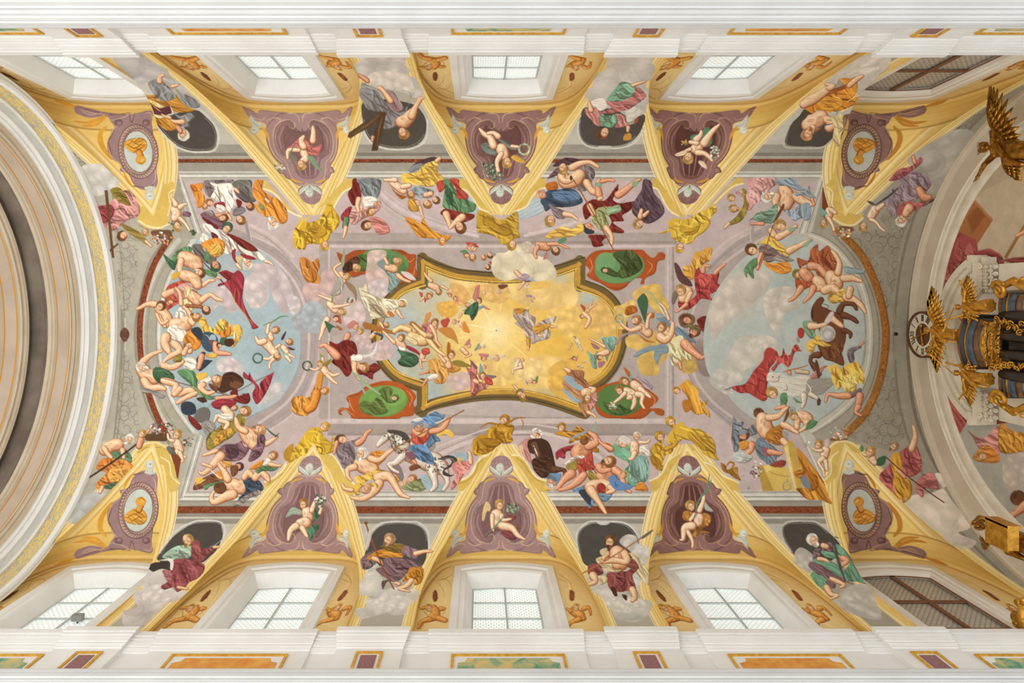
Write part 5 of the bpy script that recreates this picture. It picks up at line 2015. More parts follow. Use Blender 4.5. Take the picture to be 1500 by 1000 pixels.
d vg:60 275,470 330,440 400,420 440,400 450,430 400,470 420,550 390,600 320,630 280,560 260,500
b kr 420,450,22 460,420,20 490,370,14 520,350,9
b kr 270,440,14 255,490,12 250,520,8
F painted_horse|dappled grey horse rearing
b DAD5CB 750,450,60 820,520,70 900,570,70 980,590,74 1030,620,60
b DAD5CB 760,460,48 720,430,40 680,400,34 640,400,26 590,440,20 570,465,14
b DAD5CB 760,530,30 700,590,22 650,600,16 680,640,12 720,660,10
b DAD5CB 1040,620,44 1070,690,26 1080,740,16 1050,790,12
b DAD5CB 960,620,44 980,700,30 990,760,20 960,795,12
q gd2,gy,3F3A38 740,460,80,60 40
q gd2,gy,3F3A38 990,600,80,60 44
q gd2,gy 680,410,40,30 14
p 45403E 640,350 700,350 770,370 810,430 780,440 740,400 690,380 650,370
s 3A3330 5 640,360 690,400 680,450 650,480
s 6A3A2A 5 600,420 640,380 690,500 760,515 820,460
o 2A2422 620,395,6,5
p 3F3A38 1020,560 1080,535 1140,550 1150,590 1090,630 1060,650 1110,680 1130,660 1110,690 1050,680 1050,640 1110,590 1090,560 1050,570
s 8A8580 5 1040,560 1110,560 1130,590
F painted_person|soldier in blue cloak and helmet thrusting a lance
d 6287AE:20 810,300 850,270 920,250 990,215 1040,240 1060,235 1050,270 1000,290 960,310 920,300 880,290
d 6287AE:60 940,320 1010,310 1000,380 1030,430 990,440 950,480 920,470
d R:60 815,370 860,340 930,350 945,400 920,440 880,470 830,450 815,410
d 5C80A8:40 800,470 850,455 910,460 950,500 980,560 970,600 920,590 870,570 830,540 780,560 770,590 770,540
b kr 960,360,22 1040,340,20 1090,270,14
b kr 840,360,24 890,390,20 930,350,14
b kr 800,530,30 830,580,20 850,610,12
p vi 770,520 820,510 850,550 810,570
s br 8 800,560 840,600 860,610
p br 800,620 850,600 885,620 850,640 810,650
h 870,330,38 kr 290 d
p 8394A5 830,310 850,275 890,275 905,310 895,335 870,310 840,330
p E4E2DC 830,275 870,260 905,270 880,285 840,290
S 8E5A2A 9 620,520 900,370 1200,205
p bd 530,560 600,520 625,520 590,545
F painted_person|fallen bearded man in an orange cloth
d o:40 510,520 600,500 640,540 600,590 550,620 520,570
b k 440,600,50 500,630,60 530,640,50
b k 520,560,26 580,570,20 640,520,16 675,495,10
b k 400,620,26 350,640,20 350,690,14 375,720,8
d Y:30 400,690 470,680 560,640 640,650 700,680 730,720 700,740 620,680 560,700 500,720 470,740 420,750
b k 570,700,36 650,690,34 700,760,26 740,820,18 800,845,8
b k 580,740,34 540,800,30 470,850,22 400,850,12 370,840,8
h 455,525,46 W 290 lb
F painted_person|overturned figure in yellow
d Y:40 370,760 440,740 500,740 560,740 570,770 500,760 440,780 440,820 410,830 380,790
h 480,785,38 kr 330
b k 380,790,16 330,780,14 310,750,10
F painted_person|pink robed figures at the lower left of the middle lunette
d pk:60 1110,610 1170,570 1230,580 1250,620 1200,680 1160,740 1110,790 1110,740 1140,690
p bl 1120,530 1200,510 1240,540 1190,580
b k 1250,590,16 1245,530,14 1230,510,9
p Y 1150,560 1180,550 1170,590
@690,560,5
F painted_person|rose robed man behind the dark brown horse
d C38A82:60 345,470 390,420 440,410 430,470 440,540 450,600 400,560 370,510
h 480,400,34 o 30
w W 480,378,36,16
p k 350,470 380,460 385,510 355,510
F painted_horse|dark brown horse turning its head
p 3E261B 420,430 500,410 560,430 590,480 610,560 620,640 570,690 520,700 460,640 450,570 490,540 430,510
d 4A2E20 460,560 560,540 610,600 590,670 520,690 460,640
p 6B4A35 440,450 480,440 500,500 510,545 480,555 460,500
s W 8 460,465 480,510 490,540
s 8A2A22 4 430,480 470,530 510,520
o 1A1210 462,480,6,5
b 5A3B2A 610,640,26 660,640,16 690,650,12 680,700,9
F painted_person|helmeted bearded man peering out
h 590,735,34 kr 300 d
p 5F7485 560,710 570,680 610,680 628,705 620,730 590,710
h 590,755,16 W 100 n
d Y 550,760 580,780 610,790 550,795
p 6E8FB5 570,670 660,670 650,720 620,760 625,700
F painted_person|bare-backed man swinging a sabre
d cr:20 620,520 650,490 700,470 770,460 750,500 700,510 690,560 650,550 630,570
b kr 790,520,60 830,490,64 850,460,50
b kr 860,470,30 920,440,26 910,400,20 870,370,14
d W:20 675,610 720,570 760,540 830,540 830,560 770,560 710,600
d ol:60 700,610 770,570 790,600 770,650 720,650
d R:60 780,600 850,540 890,520 900,590 910,640 850,650 800,700 790,660
b kr 740,670,34 690,710,26 640,770,16 620,785,8
b kr 830,680,26 780,730,30 720,770,18 650,790,10
p bl 720,420 770,385 840,360 850,368 790,395 735,418
h 830,430,34 od 300 n
F painted_person|kneeling muscular bearded man with hand on chest
b kr 960,640,54 1000,670,60 960,700,50
b kr 1050,640,30 1100,680,24 1130,770,18 1170,805,9
b kr 940,620,28 960,650,22 1020,640,14
h 1015,585,46 od 340 lb
d ol 870,640 920,690 960,720 900,730 860,700
F painted_person|slain man draped over the edge in a blue cloth
d 6A8AA8:20 740,790 820,760 870,740 1020,800 1040,820 1000,870 920,880 870,920 830,860 800,820
p 2F3B48 790,800 860,790 880,850 870,900
b k 880,770,46 950,760,56 1010,760,40
b k 880,790,36 920,850,26 960,910,18 990,960,10
b k 1020,770,22 1050,790,18 1000,810,12
h 955,770,36 r 90 n
d 5F86B8 1010,700 1060,680 1100,740 1080,790 1030,760
F painted_person|woman in a green robe holding up a naked baby
d 6FA585:40 1040,460 1100,450 1170,470 1200,520 1270,540 1300,570 1300,700 1230,760 1160,760 1140,700 1130,640 1160,600 1100,560 1040,520
d tq:80 1180,560 1290,550 1300,680 1220,740 1160,700
d od 960,450 1020,450 1050,500 1010,510
b kr 1030,490,20 960,450,12 940,420,8
h 1110,440,44 wd 220
p cw 1080,420 1110,390 1160,410 1180,450 1140,450
d W 1220,490 1290,460 1320,540 1270,530
b kp 1200,460,34 1200,510,32
b kp 1200,520,22 1180,560,14 1160,560,8
b kp 1240,440,14 1290,440,10 1310,420,7
h 1215,395,30 kp 290
d o 1200,780 1240,730 1280,750 1300,795 1230,795
F painted_child_head
h 1120,680,28 oc 300
p 6287B8 1050,700 1090,740 1060,790 1150,790 1190,760 1130,740
# ---- right scene
@0,0,1
T rider_fresco|fresco|painted riders with a red banner under a pale sky, vault's right end
p B6BFB8 1168,345 1125,352 1092,376 1064,406 1046,434 1034,470 1031,510 1039,548 1061,573 1087,601 1122,622 1170,633 1222,601 1245,577 1263,538 1268,494 1265,456 1253,417 1231,385 1204,361
a 9EB0B2 .7 1120,560,60,50
a 9EB0B2 .6 1150,440,40,60
a C9BEB0 .9 1080,430,60,60
a A5B4B4 .6 1200,560,60,50
F painted_cloud|tan cloud at the upper left of the right sky
c C4B9AB 1048,440 1070,410 1110,390 1130,410 1110,440 1080,460 1060,480 1045,500 1038,470
F painted_cloud|cream cloud
c C9BFAF 1118,435 1140,420 1168,425 1170,450 1150,460 1140,490 1125,470
F painted_cloud|cream cloud below the dark smoke
c C6BFB2 1078,500 1110,490 1140,500 1130,530 1095,540 1085,560 1060,550
F painted_cloud|pale cloud over the lower left rim
c BFBAB0 1040,560 1055,540 1075,560 1070,580
@1060,230,5
F painted_person|rose robed woman leaning over with two others
d D9A09C:60 170,160 390,155 390,200 340,240 320,290 340,330 250,330 200,390 170,380 180,320 130,290 80,260 140,250 190,270 180,220
d pl:40 200,180 300,170 320,230 260,260 210,240
d ol:70 140,230 170,250 165,300 185,350 170,410 130,470 60,500 35,490 90,440 120,400 150,340 140,280
b k 40,490,12 10,520,8 
h 60,300,30 oc 200
h 75,380,32 oc 200 b
F painted_person|white-haired bare-chested man
b k 440,240,40 470,290,56 460,350,46
b k 390,290,30 380,340,24 410,390,16 400,430,9
d 8FA3AE:30 380,160 440,170 500,155 560,210 600,240 560,250 500,230 460,210 400,210
h 325,295,44 W 160 b
d 8FA3AE:80 440,390 520,390 570,330 640,350 630,460 570,450 520,470 480,430
d 7FA08A:10 190,470 250,410 330,390 390,340 400,400 390,450 350,490 280,480 220,460
p br 370,470 410,390 440,340 445,370 410,430 380,490
b kr 290,490,14 230,490,10 200,490,7
F painted_person|crouching legs with a blue cloth
b k 530,290,30 590,330,34 650,350,16
d 9AAEB8:30 520,270 600,250 630,210 640,260 680,300 640,300 580,280 540,290
d 8FA3AE 570,350 630,340 640,440 600,470 570,420
b kr 650,310,12 665,350,9
F painted_person|youth in yellow cloak holding a long pole
p gd2 160,670 180,650 215,655 210,700 180,710
h 210,680,46 br 200
d 7F6A66:0 270,650 350,645 400,680 410,730 350,770 300,760 260,700
d Y:40 255,640 330,580 380,560 400,620 450,660 490,720 440,740 400,690 340,650 300,640
d o:20 300,770 380,780 460,760 500,830 440,860 370,840 310,800
b k 350,540,24 370,570,26 
b kr 280,720,22 260,780,18 250,820,10
d g:60 150,830 190,770 240,740 250,790 220,830 225,890 200,880 180,850 170,885
b k 400,590,26 460,560,22 530,510,14
p gl 470,530 520,510 530,530 490,550
b k 480,690,26 560,650,20 640,610,12
p gl 580,640 640,600 650,615 600,660
h 420,500,44 oc 200 l
d 9F948A:20 360,750 420,710 490,740 520,760 440,770
S 7A4A2A 7 365,500 320,640 260,790
F painted_person|overturned naked men in a rust-coloured cloth
d A85A38:60 540,740 620,760 640,680 690,640 700,690 760,650 790,680 830,740 820,820 770,880 700,880 640,790 580,800 560,820
d B4562F:60 530,860 560,900 640,880 660,930 600,970 540,970 525,910
b kr 640,800,30 700,810,26 750,870,22
h 550,860,40 ol 190 
b kr 590,850,40 620,880,44
b k 790,880,50 820,930,56 840,900,40
b k 840,850,26 850,780,20 820,720,16 795,690,9
b k 690,910,40 720,940,44 690,960,30
d 9AAEB0:10 880,800 960,815 1040,830 1010,860 900,850
b k 880,890,26 950,890,24 990,905,16 1010,910,10
@1060,400,5
b kr 570,110,24 530,170,16 485,205,9
b kr 660,110,26 640,160,18 590,215,8
b k 740,130,30 800,110,32 840,140,24
h 815,185,44 oc 200 
d Y:30 780,190 830,150 880,110 900,190 880,215 810,215
b k 900,180,30 960,200,28 1010,240,20 1040,290,10
b k 930,120,26 920,170,24
F painted_horse|chestnut horse rearing with its rider
p 6A3F28 690,190 720,175 740,200 720,240 760,260 800,280 850,300 880,340 880,390 900,440 890,520 860,560 880,620 880,680 800,650 740,630 700,560 690,520 720,480 700,420 690,370 650,350 640,290 660,230
d 7B4A2D:60 720,540 800,510 880,530 860,600 800,640 740,600
b 6A3F28 850,280,24 880,230,18 950,230,14 975,265,11
b 6A3F28 880,310,24 940,330,18 980,360,12
b 6A3F28 700,600,24 650,610,16 640,650,14 670,690,20 700,740,20
b 6A3F28 880,420,20 930,440,14 930,470,10
s 2E1A12 8 660,230 650,290 660,340
s 2B2420 4 720,225 770,240 750,270
F painted_person|rider in green with a round shield
d 7F9F7C:60 580,360 640,350 680,380 670,440 690,470 640,480 600,440

o A8392F 568,440,26,40
p gy 540,470 555,480 560,510 540,500
b k 640,390,28 700,390,18 760,370,10
b k 790,330,26 830,360,22 870,390,14
p cw 740,360 780,290 810,290 800,330 770,370
d Y:20 605,520 650,490 700,450 730,500 790,530 740,540 680,530 660,580 630,580
f painted_shield|round grey shield
o C9C6BE 762,445,60,60
o AFACA4 765,447,46,46
o CFCCC4 768,450,30,30
w gy 762,445,52,8
s 8F8C86 3 745,430 780,425 790,450 770,465
F painted_banner|large red banner
d AE3F3A:60 60,835 160,810 220,720 290,640 300,580 330,545 370,560 400,590 380,650 340,700 340,760 320,830 330,900 300,940 250,920 180,880 120,880
d BC5048:60 370,570 420,610 440,550 455,590 490,600 510,540 540,525 570,570 600,575 550,575 520,590 500,660 470,690 430,660 400,680 370,720 350,700 390,650
p 8A8A80 10,855 60,835 65,845 20,860
F painted_horse|white horse with red reins
p D5D0C2 330,750 360,730 420,740 500,760 580,750 640,770 640,810 610,860 570,900 520,910 450,900 400,880 370,840 340,810
p 9C968A 620,780 700,770 790,770 820,800 770,850 720,890 660,890 610,870
b D5D0C2 590,900,28 590,950,18 575,985,10
b D5D0C2 640,890,20 690,920,14 700,960,10
p 4A4038 690,920 715,930 710,960 690,970
p D5D0C2 320,790 330,730 380,735 410,730 430,745 400,770 370,790
o 3A332C 362,762,6,5
s 9A3A34 5 350,800 400,790 410,750
s 9A3A34 5 440,860 470,850 460,810
s W 7 600,800 640,850 620,900
b C9B79A 540,720,16 620,730,14
d pk 650,740 730,680 765,685 740,700 690,770 640,770
b kr 480,720,14 490,740,10
S od 7 440,725 620,678
s 5A3A28 30 680,640 690,700 700,770
F painted_person|rider in green and blond curls falling from the horse
h 360,880,44 oc 230 
d g:60 420,890 460,880 470,940 440,990 420,970
d g 510,910 560,940 580,950 540,950
b kr 450,980,16 400,990,12 380,995,8
F painted_person|fleeing man in yellow seen from behind
d Y:60 765,690 830,670 860,700 920,660 990,660 1030,740 1030,810 980,800 970,860 900,870 870,830 840,860 800,800 790,740
d yl:60 880,760 960,740 990,800 940,850 890,840
d vg:60 910,620 910,570 940,545 1000,535 1010,550 960,580 960,640 930,660
b kr 1000,530,10 1025,510,7
d vg 880,880 950,870 1000,840 1010,870 940,920 900,910
b kr 920,900,24 840,900,22 770,890,12 750,940,10
b kr 1000,900,28 990,960,24 970,1020,16
@1060,560,5
b kr 990,180,22 970,220,14 1010,245,8
F painted_person|bare-backed man on yellow ledge holding a sack
h 265,230,40 br 220 n
b k 290,270,50 300,320,66 310,370,50
b k 330,260,26 400,250,22 440,210,16 470,185,9
d B8772C:40 310,380 350,340 420,310 440,340 430,380 470,430 420,460 360,450 320,430
b k 440,310,26 500,340,22 545,370,12
b k 440,430,26 480,480,24 490,550,18 530,585,9
d 8A5A2A 440,290 470,200 490,180 480,240 460,280
F painted_person|crouching man over a grey urn
o A5A7A2 505,205,26,28 0
o 8A8C88 500,210,14,14 0
b k 560,250,40 610,260,44 620,300,36
b k 540,280,26 540,330,20
b k 630,310,18 590,340,14 560,360,8
h 520,250,34 oc 200
d g 630,280 690,290 660,330 600,350
F painted_person|soldier in grey-blue flying cloak
d 7F8D96:60 70,300 75,250 110,290 150,290 140,330 180,340 220,310 250,370 220,390 180,400 130,460 90,520 60,420
h 150,390,44 br 280 bd
p 8C979D 115,380 120,350 150,345 180,360 170,375 130,390
d D08A36 120,440 180,430 190,470 150,500 120,480
b kr 210,460,28 200,500,20 150,540,14
d 6F7F8C:60 240,430 280,400 320,440 370,470 420,530 390,560 400,600 350,640 310,590 260,550 235,490
p 9A5F64 280,490 320,480 350,530 310,540
b kr 340,510,22 400,520,18 430,520,10
d B9BCB4:0 70,530 110,505 160,520 220,550 170,590 110,590 80,570
F painted_pedestal|yellow painted stone pedestal
P D9B85C 250,610 470,620 520,795 290,798
P E6CB76 290,620 330,600 360,640 300,670
P B8923E 250,620 290,610 370,795 290,798
P C9A44C 430,480 500,420 540,500 560,640 580,780 525,795 470,560
P EBD288 445,480 470,450 520,700 540,790 525,795
s 9A7530 5 330,650 400,680 490,690
s 8A8F98 9 470,670 470,720 440,750 450,790 490,780 490,750 465,760
d 8F3A30 350,600 420,570 460,580 440,620 370,620
q vi,br,wd,W 240,640,50,60 30
F painted_gold_cloth|orange-gold embroidered mantle hanging over the frame
d D08A32:60 540,480 600,540 660,620 700,670 740,740 770,830 800,890 770,885 700,860 620,860 560,810 530,780 600,770 640,740 600,680 560,620 550,560
d B46A22:60 600,650 680,680 700,760 640,800 600,740
p 7F8A90 560,690 590,670 640,740 640,785 590,760
d C07A2A 515,660 560,640 600,650 570,700 530,690
# ---- seated saints in the spandrels between the lunettes
= ceiling
@170,70,5.883
T saint_fresco|fresco|painted white-bearded saint in grey and ochre with a dark red book|saints in the spandrels
p 4A433E 345,640 400,720 500,820 620,880 740,890 840,870 872,780 850,680 780,600 700,540 560,560 420,600
l D3D2CA 14 340,650 400,735 500,840 620,893 740,902 850,885 888,790 860,670 790,590 720,530
l 8D8A82 5 370,640 420,725 510,815 620,868 740,878 835,860 862,780 840,685 770,605
F painted_cloud|grey cloud under the saint
c BAB7B4 0,50 160,70 300,120 420,170 460,220 420,260 540,290 610,360 600,390 500,330 420,280 340,300 260,300 300,380 250,410 200,390 210,470 250,560 230,600 180,500 80,290 30,170 -20,100
c CDC8C3 80,310 180,300 270,340 330,400 250,410 170,410 100,360
F painted_person|saint in ochre and grey
d 8A8D90:80 280,310 350,270 420,300 470,350 510,400 500,450 430,460 360,440 320,390
d 8A8D90:60 520,360 560,390 620,410 690,450 730,500 700,520 630,510 570,460
d C98B35:20 200,390 270,410 340,410 360,450 440,460 510,440 520,400 560,460 640,520 690,540 600,560 500,550 330,460 240,430
d C98B35:50 240,470 270,500 300,570 380,610 450,600 540,660 530,700 470,720 400,690 340,640 270,600 240,540
d B5622A 240,470 270,470 310,540 280,580 240,530
p 5B2E34 270,460 310,480 380,520 465,505 490,560 440,590 370,580 300,555
s W 12 300,565 380,600 460,580 490,570
s W 9 470,500 490,550 485,580
d 8A8D90:30 500,560 560,590 640,560 680,600 630,640 640,680 580,680 540,610
b k 380,290,26 385,250,20 420,235,8
b k 490,335,16 540,322,9
b k 580,640,22 520,640,18 480,625,8
b k 470,605,14 420,590,10 400,575,6
s Y 6 290,470 360,530 390,550
h 585,745,54 W 80 b
b kr 540,690,20 560,720,20
@500,70,5.883
T saint_fresco|fresco|painted bare-shouldered saint in grey with a dark timber cross|saints in the spandrels
p 4B443E 185,480 185,620 210,730 270,810 360,850 470,865 590,860 680,820 725,750 735,650 700,560 600,480 300,440
l D3D2CA 14 180,620 205,735 265,822 360,865 470,880 600,872 700,830 742,755 745,620
l 8D8A82 5 200,620 225,730 285,805 370,842 470,855 590,850 670,810 715,745
F painted_cloud|grey and cream cloud above the saint's feet
c C7C2BD 155,60 540,60 560,100 550,150 600,200 550,240 640,260 690,330 710,380 690,440 610,420 520,380 400,370 300,340 240,280 200,240 130,220 100,170 120,140 170,110
c DCD3C5 240,230 350,200 480,210 580,240 620,310 640,380 560,390 450,360 380,350 290,340 240,290
F painted_person|saint in a grey mantle
d 8D8F90:50 185,300 250,330 310,360 340,420 420,500 500,560 560,520 600,400 520,370 600,390 590,480 560,580 480,640 450,690 370,700 360,620 390,560 300,550 230,530 190,470 155,400 170,340
d A88A8C:60 380,370 450,380 490,440 540,510 520,550 440,540 400,480
d A88A8C 480,610 500,650 450,690 440,660
b kr 150,235,10 210,270,20 230,290,18
b k 430,460,24 370,380,20 340,350,20 315,350,8
b k 620,560,40 560,630,60 520,640,50
b k 610,590,34 640,520,24 680,450,20 710,435,8
h 540,735,52 o 70
F painted_cross|dark brown timber cross
s 4C3524 60 45,765 150,710 260,640 380,575
P 5A402A 45,750 90,730 240,630 340,545 390,575 240,680 80,785
P 4C3524 330,560 388,575 360,720 315,890 262,890 290,720
s 7A5A3A 10 310,850 330,700 360,590
s 7A5A3A 8 100,750 240,655 340,575
b kr 275,770,14 270,800,10
@800,70,5.883
T saint_fresco|fresco|painted young saint in green and rose holding a golden chalice|saints in the spandrels
p 4B443E 330,520 300,600 285,680 300,770 350,830 450,850 580,850 700,830 780,770 830,690 850,580 700,540 450,520
l D3D2CA 14 285,640 275,720 300,800 360,850 460,868 600,868 720,845 800,780 850,690
l 8D8A82 5 300,620 293,700 315,785 370,832 460,848 600,848 700,825 770,765
p CFCDC3 455,850 510,845 570,850 560,870 470,870
F painted_cloud|big grey cloud over the saint
c C8C2B9 560,55 900,55 910,120 945,180 940,250 880,290 860,330 910,390 910,460 870,490 860,560 780,600 700,640 690,590 640,550 700,480 560,470 500,480 380,460 330,410 360,350 400,340 400,270 440,220 520,180
c D4CDC1 690,520 760,510 820,540 800,590 730,640 695,630
F painted_person|saint in a rose mantle over green
d 7FAE90:20 530,440 600,350 650,295 740,310 780,340 740,420 640,460 560,465
d B97470:20 500,460 560,465 660,460 740,420 790,340 850,390 860,430 780,490 720,530 640,550 560,570 470,560 560,520
d 7FAE90:60 470,570 540,590 620,570 610,640 570,690 510,680 460,660
d C9867E:70 340,520 400,550 430,510 480,560 460,610 470,680 420,660 390,620 350,580
d C9867E:70 610,570 680,590 690,640 740,660 690,680 600,690 620,630
p W 380,470 490,435 530,510 470,545 430,510
b k 390,540,22 380,500,18 370,465,8
b k 750,325,16 810,305,12 860,290,6
p gl 700,650 780,620 750,660
p R 770,620 800,605 790,640 760,660
b k 710,690,18 705,720,10
p C9953A 680,750 730,740 735,790 670,800
h 490,735,54 br 110 l
@1130,70,5.883
T saint_fresco|fresco|painted bare-chested saint in bright orange drapery, rightmost upper spandrel|saints in the spandrels
p 4A423B 290,530 240,590 180,650 140,730 120,820 180,850 330,850 440,850 520,790 540,720 500,600 380,560
l C3BFB2 14 190,620 130,720 105,820 130,860 240,865 360,868 450,855 530,790
l 88847A 5 160,680 130,800 160,845 330,855
F painted_cloud|cream-grey cloud at the saint's feet
c CAC3B6 700,90 830,60 960,40 1030,60 1020,160 990,200 970,250 920,300 850,350 830,440 790,480 700,560 620,590 600,560 680,520 740,430 740,340 760,260 800,240 720,250 640,280 580,270 540,340 470,300 560,220 600,150
c D8D0C1 720,160 800,100 920,80 1010,100 990,180 920,230 800,240 740,210
F painted_person|saint in orange drapery
d D98A2E:30 590,270 680,265 740,300 730,400 650,470 750,420 740,470 680,510 600,540 480,560 400,540 360,570 290,530 270,500 410,450 430,410 520,370 640,340
d E5A13C:10 440,450 560,420 620,470 580,530 480,545 420,520
d B5622A 450,400 560,350 690,300 640,350 520,400
b k 500,350,26 400,420,46 280,490,36
b k 500,350,24 540,330,18 470,315,10
b k 670,330,20 740,270,24 790,245,10
b k 440,590,50 380,640,80 320,670,60
b k 480,620,36 540,650,30 500,690,40
b k 360,690,28 340,730,30
d D9C187:60 470,620 560,590 620,620 620,700 580,750 620,830 560,850 530,790 540,700 530,640
d 7E5C44:70 620,590 700,560 800,480 760,560 740,640 690,720 640,780 610,840 600,760 620,700
s bd 12 400,690 460,670 530,655
h 310,745,54 kb 110 b
@180,755,5.883
T saint_fresco|fresco|painted bearded saint in pale green and wine red holding a sword|saints in the spandrels
p 47423D 300,385 340,300 420,200 520,120 620,70 740,60 830,60 862,130 850,220 780,330 650,400 450,420
l D3D4CD 14 320,320 400,190 510,100 620,52 680,45 780,45 860,70 880,150 850,230
l 8D8A84 5 330,330 415,205 520,115 620,70 740,60 840,75 858,140
F painted_cloud|grey-pink clouds below the saint
c CAC3BE 0,830 60,810 130,780 90,720 120,650 170,630 130,580 160,510 220,450 280,480 360,470 380,560 420,600 450,650 540,650 560,680 480,730 380,760 330,820 280,850 180,960 60,970 0,930
c DAD3CC 170,680 260,600 400,610 440,680 380,740 250,760 180,730
F painted_person|saint with a red mantle over green
d 9CB9A6:30 340,360 400,300 480,260 560,260 610,270 600,330 560,370 440,380 400,380
d 8F4A4C:50 600,220 670,230 680,280 780,280 790,310 700,400 620,400 590,360
d 93494D:60 440,390 540,370 620,400 700,420 700,480 650,540 570,580 540,620 470,660 440,620 360,640 330,610 390,560 340,480 400,470 430,460
d A4636A:40 350,480 420,480 430,560 380,560
p 3B3430 215,440 260,410 320,400 400,390 415,430 410,470 330,460 260,485
p W 300,390 420,372 440,400 430,470 410,460 400,395
b k 480,620,14 560,632,8
b k 790,275,14 830,270,8
s 3E3A40 16 680,405 740,350 800,280
s gy 9 750,270 790,260 860,205
h 560,215,50 oc 290 b
o k 540,195,20,26
@500,755,5.883
T saint_fresco|fresco|painted upward-gazing saint in mauve over ochre with a long staff|saints in the spandrels
p 47443F 200,380 240,240 280,150 360,80 470,65 640,75 720,130 745,210 745,300 700,430 560,450 300,430
l CFD0CA 14 215,290 255,150 330,75 430,55 560,55 670,62 745,130 762,220 760,290
l 8D8A84 5 240,260 270,160 345,90 470,70 640,78 715,135 738,220
F painted_cloud|pale grey clouds below the saint
c CFCBC3 120,860 130,800 210,790 220,720 290,700 160,680 150,600 190,540 220,490 320,490 360,560 370,640 460,620 540,640 660,640 660,720 580,780 560,840 480,860 360,850 280,870 180,890
c DAD6CE 220,740 340,710 480,690 600,720 570,790 460,840 330,820 240,800
c CFCBC3 200,400 280,390 330,440 300,480 220,480
F painted_person|saint in a mauve mantle
d 7A5F66:50 170,380 220,330 300,300 290,370 230,380 300,400 260,450 200,470 175,440
d C8862E:20 220,370 280,320 360,290 480,290 560,310 530,360 400,370 330,360 260,385
d 86692F:20 340,270 400,250 500,240 560,270 520,320 420,310
d 8A6F78:60 520,330 550,260 610,280 680,310 640,380 590,360
d 7A5F66:30 370,370 500,365 620,390 700,450 600,470 540,530 480,570 400,570 360,640 350,570 400,550 340,510 300,460 370,430
d C8862E:50 600,450 700,450 710,510 690,580 630,600 640,550 530,570 570,500
b k 640,330,20 720,310,16 780,310,9
b k 280,370,20 330,390,18 355,420,10
b k 500,590,16 460,580,8
b k 610,560,22 560,610,20 500,630,12 590,655,8
S 8A4E2C 13 210,60 240,150 340,400 455,632
o 8A4E2C 215,65,16,14
p D9CFC0 240,130 265,150 250,230 225,300 215,270 235,200
h 415,210,54 B08A62 300 b
@810,755,5.883
T saint_fresco|fresco|painted dark-bearded saint in wine red and cream with a spear|saints in the spandrels
p 47443F 290,430 240,340 215,220 230,140 300,80 400,60 540,60 650,90 720,170 740,280 640,400 450,450
l CFD0CA 14 225,320 205,210 220,130 290,65 370,50 500,52 620,65 700,120 750,190
l 8D8A84 5 245,330 222,220 238,140 305,82 400,65 540,65 640,95 715,175
p CFD0CA 380,52 440,46 500,55 470,80 410,82
F painted_cloud|blue-grey cloud behind the saint
c C8C5BD 580,210 640,165 720,180 740,240 820,270 835,340 800,430 740,400 660,300 590,250
F painted_cloud|blue-grey cloud under the saint's feet
c CAC7BE 280,500 320,600 330,650 420,700 450,740 520,840 540,880 700,920 800,880 850,800 850,740 740,700 760,560 810,600 790,480 640,500 400,520
c D8D4C9 460,740 600,700 760,720 800,790 640,840 520,820
F painted_person|saint in a wine red and cream mantle
d DCC99C:60 660,320 730,350 760,400 830,480 830,600 780,560 720,500 700,470 740,430 700,380
d 8A4844:70 470,500 560,470 640,480 720,420 730,470 690,520 720,620 720,690 650,650 590,660 500,640 470,570
d 8A4844:40 310,430 390,420 440,490 390,520 310,510
d DCC99C:20 380,370 450,350 440,410 560,420 610,460 560,490 470,480 430,450 380,400
d 8A4844 670,370 720,400 740,460 600,430
d DCC99C:70 400,530 460,520 470,570 420,600 400,570
b k 560,330,70 580,400,80 560,420,50
b k 620,330,36 640,400,28 520,385,26 430,405,14
b k 470,330,26 440,370,18 
b k 350,520,36 370,570,22 300,600,12
b k 690,640,30 710,700,26 690,735,14
p bd2 500,620 540,620 560,690 530,690
p bd2 600,680 640,690 640,735 610,710
S A86A3A 11 245,505 500,365 770,190
p gd2 760,190 830,140 872,122 840,160 780,200
h 500,225,54 br 280 b
p DCC99C 410,300 470,280 460,340 420,340
@1120,755,5.883
T saint_fresco|fresco|painted white-bearded saint in green and purple-brown with a tall dark saw|saints in the spandrels
p 46413A 260,340 200,260 160,160 170,90 250,60 350,55 450,70 560,150 640,230 660,300 560,400 380,400
l C5C1B6 14 230,310 165,210 145,120 190,60 270,50 350,50 450,58 560,130 660,240
l 8D8A7E 5 250,320 185,210 165,120 200,75 270,70 440,75 550,155
F painted_cloud|grey cloud beside and below the saint
c C0BBAF 255,380 270,310 320,275 400,320 430,380 410,440 400,500 330,460 270,420
c BCB7AB 570,740 640,680 740,610 860,590 940,640 970,760 1010,830 1000,900 860,880 760,850 640,830 580,800
F painted_person|saint in a green mantle
d 80666E:50 430,300 500,270 560,230 600,260 590,310 520,340 470,350 420,380
d 6FA284:30 410,390 500,360 590,400 640,440 680,500 700,560 600,500 500,440
d 6FA284:60 600,260 640,250 700,300 740,350 800,420 860,520 880,590 800,570 700,560 690,480 740,400 660,350 610,320
d 6FA284:20 490,310 600,320 620,370 540,360
d 6FA284:60 400,510 460,480 540,560 530,650 450,590
d 7A5F62:40 385,410 430,400 520,440 620,510 700,550 690,580 600,550 620,600 600,630 540,600 530,540 450,500 390,450
b k 470,375,18 520,380,16 555,400,8
b kr 680,370,26 720,390,22 670,430,16
b k 540,620,28 580,680,22 640,690,12 570,720,8
b k 580,545,18 660,580,18 690,600,16 655,620,8
s 4A4A46 26 600,190 625,330 660,450 700,560
s 7A4A30 8 600,185 650,195
s 7A4A30 8 690,565 770,592
h 420,215,54 W 240 b
b k 510,260,24 540,270,20
# ---- seated figures on the strips beside the end lunettes
@0,120,3.333
